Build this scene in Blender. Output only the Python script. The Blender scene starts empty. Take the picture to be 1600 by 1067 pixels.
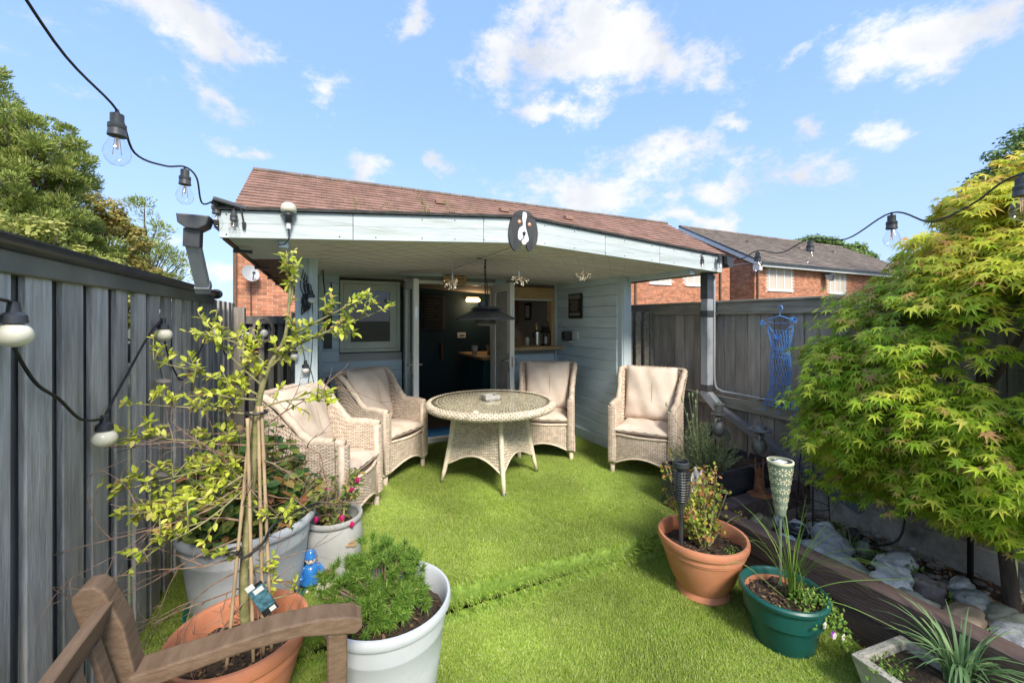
import bpy, bmesh, math, random
import numpy as np
from mathutils import Vector, Matrix, Euler, Quaternion
R = math.radians
rnd = random.Random(7)
npr = np.random.RandomState(7)
SC = bpy.context.scene
C = SC.collection

# ---------------------------------------------------------------- camera
YAW = math.atan2(.421, .907)
cam_d = bpy.data.cameras.new('camera'); cam = bpy.data.objects.new('camera', cam_d); C.objects.link(cam)
cam.location = (0, 0, 1.6); cam.rotation_euler = (R(90), 0, -YAW)
cam_d.sensor_width = 36; cam_d.lens = 36 * 646 / 1600; cam_d.shift_y = -33.5 / 1600
cam_d.clip_start = .05; cam_d.clip_end = 1500
SC.camera = cam
# ---------------------------------------------------------------- light
SUN_EL, SUN_AZ = R(43), math.atan2(-.04, -1)          # azimuth clockwise from +Y
sun_dir = Vector((math.sin(SUN_AZ) * math.cos(SUN_EL), math.cos(SUN_AZ) * math.cos(SUN_EL), math.sin(SUN_EL)))
sd = bpy.data.lights.new('sun', 'SUN'); so = bpy.data.objects.new('sun', sd); C.objects.link(so)
so.rotation_euler = sun_dir.to_track_quat('Z', 'Y').to_euler(); so.location = (0, -5, 12)
sd.energy = 1.45; sd.angle = R(17); sd.color = (1, .93, .82)
SC.view_settings.view_transform = 'Standard'; SC.view_settings.look = 'None'
SC.view_settings.exposure = 1.88; SC.view_settings.gamma = 1; SC.view_settings.use_curve_mapping = False
SC.render.engine = 'CYCLES'
SC.cycles.use_denoising = True
SC.cycles.max_bounces = 8; SC.cycles.transparent_max_bounces = 12; SC.cycles.diffuse_bounces = 4
SC.cycles.sample_clamp_indirect = 6
W = bpy.data.worlds.new('World'); SC.world = W; W.use_nodes = True
nt = W.node_tree; N = nt.nodes; L = nt.links; N.clear()
def nd(t, **k):
    n = N.new(t)
    for a, b in k.items(): setattr(n, a, b)
    return n
wo = nd('ShaderNodeOutputWorld'); bg = nd('ShaderNodeBackground'); bg.inputs[1].default_value = .15
sky = nd('ShaderNodeTexSky', sky_type='NISHITA', sun_disc=False)
sky.sun_elevation = SUN_EL; sky.sun_rotation = SUN_AZ; sky.air_density = 1.0; sky.dust_density = .6; sky.ozone_density = 2.2
tc = nd('ShaderNodeTexCoord')
# cloud field: each cloud is an ellipse on the sky sphere at its bearing and height, broken up by noise
nz = nd('ShaderNodeTexNoise'); nz.inputs['Scale'].default_value = 5; nz.inputs['Detail'].default_value = 8; nz.inputs['Roughness'].default_value = .62
L.new(tc.outputs['Generated'], nz.inputs['Vector'])
nsub = nd('ShaderNodeVectorMath', operation='SUBTRACT'); L.new(nz.outputs['Color'], nsub.inputs[0]); nsub.inputs[1].default_value = (.5, .5, .5)
nsc = nd('ShaderNodeVectorMath', operation='SCALE'); L.new(nsub.outputs[0], nsc.inputs[0]); nsc.inputs['Scale'].default_value = .16
dv = nd('ShaderNodeVectorMath', operation='ADD'); L.new(tc.outputs['Generated'], dv.inputs[0]); L.new(nsc.outputs[0], dv.inputs[1])
# bearing (deg clockwise from +Y), elevation (deg), half width, half height (deg), tilt (deg), weight
CL = []
def cloud(px, py, sx, sy, tilt=0, w=1.0):
    CL.append((px, py, sx, sy, tilt, w))
for a in ((255,8,120,52,-14,1.1),(290,50,70,34,-35,1),(328,137,56,30,-30,.95),(527,142,34,36,-30,.85),(392,232,80,15,-4,.75),(568,258,36,20,0,.85),
          (683,264,28,20,10,.9),(640,32,17,34,-20,.75),(770,100,50,80,-10,1.05),(910,70,130,85,0,1.25),(1010,90,130,60,-22,1.2),(1110,125,48,34,-15,.9),(820,30,60,50,0,1),
          (880,180,85,24,-6,1.0),(1060,245,120,30,-10,1.0),(930,300,170,38,-4,1.15),(1090,345,80,18,-5,.9),(1245,285,80,36,5,.95),(1255,207,34,22,0,.9),
          (1375,200,48,26,-10,.9),(1150,198,20,13,0,.8),(1370,85,42,32,10,.85),(1500,30,130,50,-5,1.15),(1470,80,60,32,10,.9),(255,378,34,16,0,.7),(310,425,120,22,0,.7),
          (60,60,60,26,0,.1),(1010,170,18,12,0,.6),(1250,85,50,10,25,.5),(1130,300,60,20,0,.6)):
    cloud(*a)
FILL_CLOUDS = [(150,38,26,12),(175,20,30,9),(205,50,28,13),(230,26,30,10),(265,42,22,11),(120,22,26,10),(292,24,16,8),(95,48,20,10),(190,74,26,14),(250,66,22,12),(140,66,22,12),(210,12,30,6),(195,34,34,16),(160,58,30,14),(240,46,30,14),(120,42,24,12),(215,78,20,16)]  # unseen clouds behind the camera, added and enlarged for brighter neutral fill
acc = None
def blob(c, e1, e2, s1, s2, w):
    global acc
    M = Matrix((e1, e2, c)).transposed()
    mp = nd('ShaderNodeMapping', vector_type='TEXTURE')
    mp.inputs['Location'].default_value = c; mp.inputs['Rotation'].default_value = M.to_euler('XYZ'); mp.inputs['Scale'].default_value = (s1, s2, .6)
    L.new(dv.outputs[0], mp.inputs['Vector'])
    ln = nd('ShaderNodeVectorMath', operation='LENGTH'); L.new(mp.outputs[0], ln.inputs[0])
    ma = nd('ShaderNodeMath', operation='MULTIPLY_ADD'); L.new(ln.outputs['Value'], ma.inputs[0]); ma.inputs[1].default_value = -w; ma.inputs[2].default_value = w
    if acc is None: acc = ma.outputs[0]
    else:
        mx = nd('ShaderNodeMath', operation='SMOOTH_MAX'); mx.inputs[2].default_value = .25; L.new(acc, mx.inputs[0]); L.new(ma.outputs[0], mx.inputs[1]); acc = mx.outputs[0]
for px, py, sx, sy, tilt, w in CL:
    u, v = (px - 800) / 646, (500 - py) / 646
    c = Vector((u * .907 + .421, -u * .421 + .907, v)); ln_ = c.length; c.normalize()
    e1 = Vector((0, 0, 1)).cross(c) * -1; e1.normalize(); e2 = c.cross(e1) * -1; e2.normalize()
    if e2.z < 0: e2 = -e2
    t = R(tilt); a1 = e1 * math.cos(t) + e2 * math.sin(t); a2 = e2 * math.cos(t) - e1 * math.sin(t)
    if Matrix((a1, a2, c)).determinant() < 0: a2 = -a2
    blob(c, a1, a2, 1.25 * sx / 646 / ln_ , 1.25 * sy / 646 / ln_, w)
for b, e, s1, s2 in FILL_CLOUDS:
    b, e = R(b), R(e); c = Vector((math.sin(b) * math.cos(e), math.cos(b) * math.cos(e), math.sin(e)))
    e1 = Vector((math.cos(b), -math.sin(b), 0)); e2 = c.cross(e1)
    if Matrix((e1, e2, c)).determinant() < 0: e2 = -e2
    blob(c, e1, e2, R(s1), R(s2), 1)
nf = nd('ShaderNodeTexNoise'); nf.inputs['Scale'].default_value = 9; nf.inputs['Detail'].default_value = 10; nf.inputs['Roughness'].default_value = .68
mpz = nd('ShaderNodeMapping'); mpz.inputs['Scale'].default_value = (1, 1, 1.7); L.new(tc.outputs['Generated'], mpz.inputs['Vector']); L.new(mpz.outputs[0], nf.inputs['Vector'])
m1 = nd('ShaderNodeMath', operation='MULTIPLY_ADD'); L.new(nf.outputs['Fac'], m1.inputs[0]); m1.inputs[1].default_value = 3.0; m1.inputs[2].default_value = -1.64
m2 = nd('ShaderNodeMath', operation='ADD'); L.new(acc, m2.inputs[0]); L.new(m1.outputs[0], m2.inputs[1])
mr = nd('ShaderNodeMapRange', interpolation_type='SMOOTHSTEP'); L.new(m2.outputs[0], mr.inputs[0]); mr.inputs[1].default_value = -.04; mr.inputs[2].default_value = .78
# cloud colour: bright tops, grey-blue thin edges
cr = nd('ShaderNodeValToRGB'); cr.color_ramp.elements[0].position = .32; cr.color_ramp.elements[0].color = (1.36, 1.42, 1.54, 1); cr.color_ramp.elements[1].position = .62; cr.color_ramp.elements[1].color = (1.96, 1.95, 1.93, 1)
ncl = nd('ShaderNodeTexNoise'); ncl.inputs['Scale'].default_value = 7; ncl.inputs['Detail'].default_value = 6; L.new(dv.outputs[0], ncl.inputs['Vector']); L.new(ncl.outputs['Fac'], cr.inputs[0])
# clear-sky colour: haze-whitened sky
hz = nd('ShaderNodeMix', data_type='RGBA'); hz.inputs['Factor'].default_value = .8
L.new(sky.outputs[0], hz.inputs['A']); hz.inputs['B'].default_value = (.60, 1.0, 1.98, 1)
sep = nd('ShaderNodeSeparateXYZ'); L.new(tc.outputs['Generated'], sep.inputs[0])
mh = nd('ShaderNodeMapRange'); L.new(sep.outputs['Z'], mh.inputs[0]); mh.inputs[1].default_value = 0; mh.inputs[2].default_value = .45; mh.inputs[3].default_value = .55; mh.inputs[4].default_value = 0
hz2 = nd('ShaderNodeMix', data_type='RGBA'); L.new(mh.outputs[0], hz2.inputs['Factor']); L.new(hz.outputs['Result'], hz2.inputs['A']); hz2.inputs['B'].default_value = (1.12, 1.40, 1.82, 1)
mf = nd('ShaderNodeMath', operation='MULTIPLY'); L.new(mr.outputs[0], mf.inputs[0]); mf.inputs[1].default_value = .95
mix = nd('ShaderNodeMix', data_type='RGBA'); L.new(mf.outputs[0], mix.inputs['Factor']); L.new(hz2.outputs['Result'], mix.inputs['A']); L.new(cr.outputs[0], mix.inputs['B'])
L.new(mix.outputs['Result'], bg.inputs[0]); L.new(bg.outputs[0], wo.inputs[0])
W.cycles.sampling_method = 'MANUAL'; W.cycles.sample_map_resolution = 512

# ---------------------------------------------------------------- materials
MATS = {}
def mat(name, c1, c2=None, scale=8, stretch=(1, 1, 1), rough=.7, metal=0, bump=0, bscale=None, rnd_obj=0, rnd_isl=0, spec=.5,
        lo=.35, hi=.65, emit=None, estr=0, trans=None, c3=None, c3scale=2, c3lo=.55, c3hi=.75, detail=6, coord='Object', coat=0):
    m = bpy.data.materials.new(name); m.use_nodes = True; t = m.node_tree; n_ = t.nodes; l_ = t.links
    b = n_['Principled BSDF']; b.inputs['Roughness'].default_value = rough; b.inputs['Metallic'].default_value = metal
    b.inputs['Specular IOR Level'].default_value = spec
    if coat: b.inputs['Coat Weight'].default_value = coat
    tcn = n_.new('ShaderNodeTexCoord'); oi = n_.new('ShaderNodeObjectInfo')
    mul = n_.new('ShaderNodeVectorMath'); mul.operation = 'SCALE'
    cmb = n_.new('ShaderNodeCombineXYZ')
    for i in range(3): l_.new(oi.outputs['Random'], cmb.inputs[i])
    l_.new(cmb.outputs[0], mul.inputs[0]); mul.inputs['Scale'].default_value = 37.0
    add = n_.new('ShaderNodeVectorMath'); add.operation = 'ADD'; l_.new(tcn.outputs[coord], add.inputs[0]); l_.new(mul.outputs[0], add.inputs[1])
    mp_ = n_.new('ShaderNodeMapping'); mp_.inputs['Scale'].default_value = stretch; l_.new(add.outputs[0], mp_.inputs[0])
    col = None
    if c2 is not None:
        z = n_.new('ShaderNodeTexNoise'); z.inputs['Scale'].default_value = scale; z.inputs['Detail'].default_value = detail; z.inputs['Roughness'].default_value = .6
        l_.new(mp_.outputs[0], z.inputs['Vector'])
        rmp = n_.new('ShaderNodeValToRGB'); e = rmp.color_ramp.elements
        e[0].position = lo; e[0].color = (*c1, 1); e[1].position = hi; e[1].color = (*c2, 1); l_.new(z.outputs['Fac'], rmp.inputs[0]); col = rmp.outputs[0]
    else:
        rgb = n_.new('ShaderNodeRGB'); rgb.outputs[0].default_value = (*c1, 1); col = rgb.outputs[0]
    if c3 is not None:
        z3 = n_.new('ShaderNodeTexNoise'); z3.inputs['Scale'].default_value = c3scale; z3.inputs['Detail'].default_value = 7; z3.inputs['Roughness'].default_value = .65; l_.new(mp_.outputs[0] if c3scale > 0 else tcn.outputs[coord], z3.inputs['Vector'])
        l3 = n_.new('ShaderNodeMapRange'); l3.inputs[1].default_value = c3lo; l3.inputs[2].default_value = c3hi; l_.new(z3.outputs['Fac'], l3.inputs[0])
        x3 = n_.new('ShaderNodeMix'); x3.data_type = 'RGBA'; l_.new(l3.outputs[0], x3.inputs['Factor']); l_.new(col, x3.inputs['A']); x3.inputs['B'].default_value = (*c3, 1); col = x3.outputs['Result']
    if rnd_obj or rnd_isl:
        val = None
        if rnd_obj:
            r1 = n_.new('ShaderNodeMapRange'); r1.inputs[3].default_value = 1 - rnd_obj; r1.inputs[4].default_value = 1 + rnd_obj; l_.new(oi.outputs['Random'], r1.inputs[0]); val = r1.outputs[0]
        if rnd_isl:
            g = n_.new('ShaderNodeNewGeometry'); fr = n_.new('ShaderNodeMath'); fr.operation = 'ADD'; l_.new(g.outputs['Random Per Island'], fr.inputs[0]); l_.new(oi.outputs['Random'], fr.inputs[1])
            f2 = n_.new('ShaderNodeMath'); f2.operation = 'FRACT'; l_.new(fr.outputs[0], f2.inputs[0])
            r2 = n_.new('ShaderNodeMapRange'); r2.inputs[3].default_value = 1 - rnd_isl; r2.inputs[4].default_value = 1 + rnd_isl; l_.new(f2.outputs[0], r2.inputs[0])
            if val is None: val = r2.outputs[0]
            else:
                mm = n_.new('ShaderNodeMath'); mm.operation = 'MULTIPLY'; l_.new(val, mm.inputs[0]); l_.new(r2.outputs[0], mm.inputs[1]); val = mm.outputs[0]
        sc = n_.new('ShaderNodeVectorMath'); sc.operation = 'SCALE'; l_.new(col, sc.inputs[0]); l_.new(val, sc.inputs['Scale']); col = sc.outputs[0]
    l_.new(col, b.inputs['Base Color'])
    if bump:
        zb = n_.new('ShaderNodeTexNoise'); zb.inputs['Scale'].default_value = bscale or scale * 3; zb.inputs['Detail'].default_value = 5; l_.new(mp_.outputs[0], zb.inputs['Vector'])
        bp = n_.new('ShaderNodeBump'); bp.inputs['Strength'].default_value = bump; bp.inputs['Distance'].default_value = .01; l_.new(zb.outputs['Fac'], bp.inputs['Height']); l_.new(bp.outputs[0], b.inputs['Normal'])
    if emit: b.inputs['Emission Color'].default_value = (*emit, 1); b.inputs['Emission Strength'].default_value = estr
    MATS[name] = m
    return m
def leafmat(name, cols, rough=.5, tr=.35, spec=.35):
    """leaf colours spread over the single leaves, light passing through"""
    m = bpy.data.materials.new(name); m.use_nodes = True; t = m.node_tree; n_ = t.nodes; l_ = t.links
    b = n_['Principled BSDF']; b.inputs['Roughness'].default_value = rough; b.inputs['Specular IOR Level'].default_value = spec
    g = n_.new('ShaderNodeNewGeometry'); oi = n_.new('ShaderNodeObjectInfo'); a = n_.new('ShaderNodeMath'); a.operation = 'ADD'
    l_.new(g.outputs['Random Per Island'], a.inputs[0]); l_.new(oi.outputs['Random'], a.inputs[1]); f = n_.new('ShaderNodeMath'); f.operation = 'FRACT'; l_.new(a.outputs[0], f.inputs[0])
    r = n_.new('ShaderNodeValToRGB'); e = r.color_ramp.elements
    while len(e) < len(cols): e.new(.5)
    for i, (p, c) in enumerate(cols): e[i].position = p; e[i].color = (*c, 1)
    l_.new(f.outputs[0], r.inputs[0])
    z = n_.new('ShaderNodeTexNoise'); z.inputs['Scale'].default_value = 3.5; tcn = n_.new('ShaderNodeTexCoord'); l_.new(tcn.outputs['Object'], z.inputs['Vector'])
    mr_ = n_.new('ShaderNodeMapRange'); mr_.inputs[1].default_value = .3; mr_.inputs[2].default_value = .7; mr_.inputs[3].default_value = .8; mr_.inputs[4].default_value = 1.2; l_.new(z.outputs['Fac'], mr_.inputs[0])
    s = n_.new('ShaderNodeVectorMath'); s.operation = 'SCALE'; l_.new(r.outputs[0], s.inputs[0]); l_.new(mr_.outputs[0], s.inputs['Scale'])
    l_.new(s.outputs[0], b.inputs['Base Color'])
    tl = n_.new('ShaderNodeBsdfTranslucent'); l_.new(s.outputs[0], tl.inputs[0]); ms = n_.new('ShaderNodeMixShader'); ms.inputs[0].default_value = tr
    l_.new(b.outputs[0], ms.inputs[1]); l_.new(tl.outputs[0], ms.inputs[2]); l_.new(ms.outputs[0], n_['Material Output'].inputs[0])
    MATS[name] = m; return m
def glassmat(name, tint=(.9, .93, .92), fres=1.5, rough=.02, alpha=None):
    """thin pane: clear straight through, mirror by Fresnel"""
    m = bpy.data.materials.new(name); m.use_nodes = True; t = m.node_tree; n_ = t.nodes; l_ = t.links; n_.remove(n_['Principled BSDF'])
    tr = n_.new('ShaderNodeBsdfTransparent'); tr.inputs[0].default_value = (*tint, 1); gl = n_.new('ShaderNodeBsdfGlossy'); gl.inputs['Roughness'].default_value = rough
    f0 = ((fres - 1) / (fres + 1)) ** 2; lw = n_.new('ShaderNodeLayerWeight'); lw.inputs['Blend'].default_value = .5; pw = n_.new('ShaderNodeMath'); pw.operation = 'POWER'; pw.inputs[1].default_value = 4.5; l_.new(lw.outputs['Facing'], pw.inputs[0])
    fr = n_.new('ShaderNodeMath'); fr.operation = 'MULTIPLY_ADD'; fr.inputs[1].default_value = (1 - f0) * .8; fr.inputs[2].default_value = f0; l_.new(pw.outputs[0], fr.inputs[0]); ms = n_.new('ShaderNodeMixShader')
    l_.new(fr.outputs[0], ms.inputs[0]); l_.new(tr.outputs[0], ms.inputs[1]); l_.new(gl.outputs[0], ms.inputs[2]); l_.new(ms.outputs[0], n_['Material Output'].inputs[0])
    MATS[name] = m; return m

M = MATS
mat('fence_left', (.31, .295, .275), (.52, .50, .475), scale=5, stretch=(6, 6, .7), rough=.85, bump=.5, bscale=26, rnd_obj=.22, c3=(.21, .215, .165), c3scale=2.2, c3lo=.55, c3hi=.8)
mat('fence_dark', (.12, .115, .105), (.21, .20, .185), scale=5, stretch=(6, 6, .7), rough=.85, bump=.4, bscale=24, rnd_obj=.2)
mat('fence_right', (.25, .22, .19), (.39, .35, .305), scale=5, stretch=(5, 5, .7), rough=.88, bump=.5, bscale=22, rnd_obj=.22, c3=(.19, .175, .14), c3scale=2)
mat('fence_rail', (.20, .185, .145), (.34, .315, .26), scale=6, stretch=(5, .7, 5), rough=.85, bump=.4, rnd_obj=.1)
mat('raw_wood', (.42, .2, .09), (.55, .3, .15), scale=9, stretch=(5, 5, .8), rough=.8)
mat('capping', (.12, .12, .10), (.20, .20, .165), scale=3, rough=.6, bump=.15, c3=(.12, .13, .08), c3scale=5, c3lo=.6)
mat('black_plastic', (.03, .032, .036), (.055, .058, .065), scale=9, rough=.35, bump=.05)
mat('grey_pipe', (.26, .28, .30), (.42, .44, .46), scale=3, stretch=(1, 1, .5), rough=.45, c3=(.07, .08, .09), c3scale=2.5, bump=.05)
mat('dark_pipe', (.03, .033, .037), (.08, .085, .09), scale=4, rough=.45)
mat('cabin_blue', (.54, .66, .73), (.64, .76, .82), scale=4, stretch=(.6, .6, 3), rough=.6, bump=.25, bscale=20, rnd_obj=.05, c3=(.46, .54, .54), c3scale=3, c3lo=.58, c3hi=.85)
mat('fascia_blue', (.46, .52, .53), (.58, .63, .63), scale=3, stretch=(.5, 1, 5), rough=.65, bump=.3, bscale=18, c3=(.30, .34, .29), c3scale=3.4, c3lo=.50, c3hi=.82)
mat('post_blue', (.5, .6, .645), (.6, .69, .72), scale=4, stretch=(3, 3, .6), rough=.6, bump=.2, c3=(.4, .47, .46), c3scale=3, c3lo=.6, c3hi=.9)
mat('soffit', (.66, .645, .64), (.76, .75, .745), scale=4, stretch=(.6, 3, 3), rough=.75, bump=.25, rnd_obj=.06, c3=(.42, .44, .38), c3scale=4)
mat('felt', (.03, .03, .028), (.06, .058, .055), scale=30, rough=.9, bump=.4)
mat('brown_wood', (.12, .07, .04), (.2, .12, .07), scale=6, stretch=(4, .6, 4), rough=.7, bump=.3, rnd_obj=.15)
mat('sage_frame', (.46, .50, .43), (.53, .57, .50), scale=6, rough=.5)
mat('white_frame', (.66, .68, .64), (.76, .77, .73), scale=5, rough=.35, c3=(.45, .46, .42), c3scale=5, c3lo=.62)
mat('steel', (.55, .55, .54), rough=.3, metal=1)
mat('pine_wood', (.50, .32, .15), (.62, .42, .22), scale=5, stretch=(.6, 4, 4), rough=.55, bump=.15, c3=(.35, .2, .09), c3scale=5)
mat('teal_wall', (.006, .032, .045), (.009, .042, .058), scale=3, rough=.6)
mat('teal_unit', (.012, .085, .105), (.02, .11, .13), scale=3, rough=.45)
mat('inner_white', (.38, .39, .37), (.45, .455, .43), scale=2, rough=.8)
mat('inner_ceiling', (.33, .33, .3), rough=.8)
mat('floor_dark', (.05, .05, .052), (.09, .09, .09), scale=8, rough=.5)
mat('blue_mat', (.01, .13, .33), (.02, .17, .4), scale=60, rough=.9, bump=.3)
mat('wicker', (.60, .475, .37), (.78, .65, .52), scale=26, rough=.62, rnd_isl=.16, bump=.2, bscale=200, spec=.3)
mat('wicker_grey', (.66, .565, .42), (.82, .72, .56), scale=26, rough=.6, rnd_isl=.2, bump=.2, bscale=200, spec=.3)
mat('wicker_back', (.22, .165, .12), rough=.9)
mat('cushion', (.64, .53, .43), (.73, .62, .52), scale=7, rough=.95, bump=.5, bscale=9, spec=.2)
mat('cushion_seam', (.44, .36, .28), rough=.95)
mat('terracotta', (.56, .21, .105), (.68, .28, .155), scale=3, rough=.55, bump=.08, c3=(.40, .20, .13), c3scale=5, c3lo=.52, c3hi=.8, bscale=30)
mat('grey_plastic', (.55, .585, .62), (.63, .66, .69), scale=3, rough=.45, c3=(.40, .42, .39), c3scale=6, c3lo=.53, c3hi=.85, bump=.06)
mat('stoneware', (.40, .405, .385), (.50, .50, .475), scale=5, rough=.5, c3=(.33, .32, .29), c3scale=2, bump=.08)
mat('green_plastic', (.006, .075, .065), (.012, .11, .095), scale=4, rough=.4, c3=(.03, .06, .045), c3scale=3)
mat('dark_green', (.01, .035, .028), (.02, .055, .042), scale=8, rough=.5)
mat('saucer_green', (.02, .17, .12), rough=.5)
mat('soil', (.018, .013, .009), (.075, .05, .032), scale=60, rough=1, bump=1, bscale=90)
mat('chip', (.03, .018, .01), (.2, .12, .06), scale=20, rough=.9, rnd_isl=.7)
mat('bench_brown', (.15, .095, .058), (.215, .145, .095), scale=14, stretch=(2, .5, 5), rough=.55, bump=.22, bscale=60, rnd_obj=.08, c3=(.10, .065, .04), c3scale=4)
mat('sleeper', (.075, .05, .045), (.13, .09, .082), scale=4, stretch=(4, .6, 4), rough=.75, bump=.45, bscale=30, c3=(.035, .022, .022), c3scale=3)
mat('concrete', (.40, .365, .31), (.62, .58, .50), scale=6, rough=.95, bump=.6, bscale=90, c3=(.07, .075, .045), c3scale=3.5, c3lo=.5, c3hi=.75)
mat('trough_stone', (.30, .285, .24), (.46, .44, .38), scale=14, rough=.95, bump=.8, bscale=70, c3=(.12, .13, .08), c3scale=5)
mat('cane', (.36, .26, .15), (.55, .41, .25), scale=14, stretch=(1, 1, .5), rough=.55, bump=.15)
mat('bark_green', (.16, .17, .06), (.36, .32, .16), scale=16, rough=.7, bump=.4)
mat('twig', (.15, .085, .06), (.34, .235, .165), scale=25, rough=.8)
mat('bark', (.06, .045, .035), (.14, .11, .08), scale=14, stretch=(1, 1, .3), rough=.9, bump=.8)
mat('brick', (.42, .155, .078), (.55, .245, .14), scale=6, rough=.9, rnd_isl=.26, rnd_obj=0, bump=.2, c3=(.62, .34, .2), c3scale=1.1, c3lo=.55, c3hi=.8)
mat('mortar', (.55, .47, .39), (.65, .57, .48), scale=10, rough=1)
mat('roof_red', (.22, .125, .09), (.34, .20, .15), scale=2, rough=.9, rnd_isl=.12, bump=.3, bscale=60, c3=(.22, .13, .09), c3scale=.6)
mat('roof_grey', (.15, .12, .098), (.25, .205, .17), scale=2, rough=.9, rnd_isl=.2, bump=.3, bscale=60, c3=(.12, .09, .07), c3scale=.5)
mat('batten', (.03, .022, .02), rough=1)
mat('white_upvc', (.78, .79, .79), rough=.35)
mat('curtain', (.62, .64, .62), (.75, .76, .74), scale=9, stretch=(8, 8, .2), rough=.9)
mat('room_dark', (.03, .035, .04), (.09, .1, .1), scale=3, rough=.8)
mat('dish_grey', (.38, .39, .40), (.46, .47, .47), scale=6, rough=.6)
mat('bulb_cream', (.86, .80, .62), (.92, .87, .70), scale=9, rough=.28, coat=.3)
mat('bulb_white', (.66, .64, .6), (.75, .73, .7), scale=9, rough=.28)
mat('filament', (.6, .4, .2), rough=.4, metal=1)
mat('cord', (.012, .012, .014), (.03, .03, .032), scale=20, rough=.5)
mat('white_cord', (.6, .6, .58), rough=.5)
mat('heater_grey', (.06, .064, .07), (.085, .09, .097), scale=4, rough=.42, metal=.4)
mat('gold_wire', (.80, .58, .38), rough=.4, metal=.1)
mat('slate_pipe', (.12, .13, .145), (.19, .205, .225), scale=4, rough=.4, c3=(.3, .31, .32), c3scale=6, c3lo=.62)
mat('spark', (.85, .8, .7), rough=.3, emit=(1, .85, .6), estr=.5)
mat('dog_black', (.018, .02, .022), (.06, .06, .062), scale=5, stretch=(3, 3, .6), rough=.7)
mat('paint_white', (.74, .75, .78), rough=.6)
mat('paint_orange', (.62, .25, .06), rough=.6)
mat('paint_black', (.012, .012, .012), rough=.6)
mat('print_grey', (.22, .21, .18), rough=.7)
mat('sensor_cream', (.55, .52, .40), (.66, .62, .50), scale=14, rough=.6)
mat('rust', (.16, .06, .03), (.36, .15, .07), scale=14, rough=.85, metal=.2, bump=.5)
mat('grey_metal', (.13, .13, .125), (.3, .29, .27), scale=10, rough=.55, metal=.5, bump=.3)
mat('blue_wire', (.06, .22, .62), (.16, .40, .85), scale=30, rough=.4)
mat('dark_wire', (.02, .017, .017), rough=.5, metal=.4)
mat('mint_metal', (.16, .21, .155), (.26, .31, .24), scale=12, rough=.5, coat=.2)
mat('cream_cut', (.78, .74, .52), rough=.5)
mat('solar', (.03, .04, .07), rough=.2)
mat('label_white', (.75, .76, .74), rough=.6)
mat('label_teal', (.03, .09, .10), (.12, .30, .40), scale=60, rough=.45)
mat('gnome_blue', (.012, .14, .48), (.05, .26, .66), scale=14, rough=.25, coat=.4, c3=(.5, .6, .75), c3scale=22, c3lo=.62, c3hi=.72)
mat('gnome_dark', (.01, .03, .09), rough=.3)
mat('glaze_white', (.74, .71, .66), rough=.3, coat=.3)
mat('skin_pale', (.72, .55, .46), rough=.35)
mat('shell_pink', (.60, .52, .46), (.72, .66, .6), scale=14, rough=.6)
mat('bee_tan', (.42, .27, .14), (.52, .36, .2), scale=20, rough=.6)
mat('bee_brown', (.24, .11, .055), (.32, .16, .085), scale=20, rough=.6)
mat('driftwood', (.20, .175, .15), (.36, .32, .28), scale=10, rough=.9, bump=.5)
mat('ceramic_white', (.72, .71, .68), rough=.2, coat=.4)
mat('grey_box', (.36, .35, .33), (.5, .48, .45), scale=9, rough=.7)
mat('silver', (.62, .60, .55), rough=.22, metal=1)
mat('gold_foil', (.7, .5, .25), rough=.35, metal=.8)
mat('bottle_green', (.01, .03, .015), rough=.1)
mat('candle', (.7, .68, .62), rough=.5)
mat('warm_lamp', (.9, .7, .45), rough=.5, emit=(1, .58, .25), estr=2.2)
mat('cabinet_wood', (.22, .10, .045), (.32, .16, .075), scale=5, stretch=(4, 4, .6), rough=.6)
mat('red_thing', (.55, .08, .02), rough=.6)
glassmat('clear_glass'); glassmat('bulb_glass', (.98, .98, .98), 1.6); glassmat('table_glass', (.93, .95, .92), 1.5, .03); glassmat('dark_pane', (.45, .5, .5), 1.6, .01); glassmat('door_glass', (.75, .8, .8), 1.6)

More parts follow.
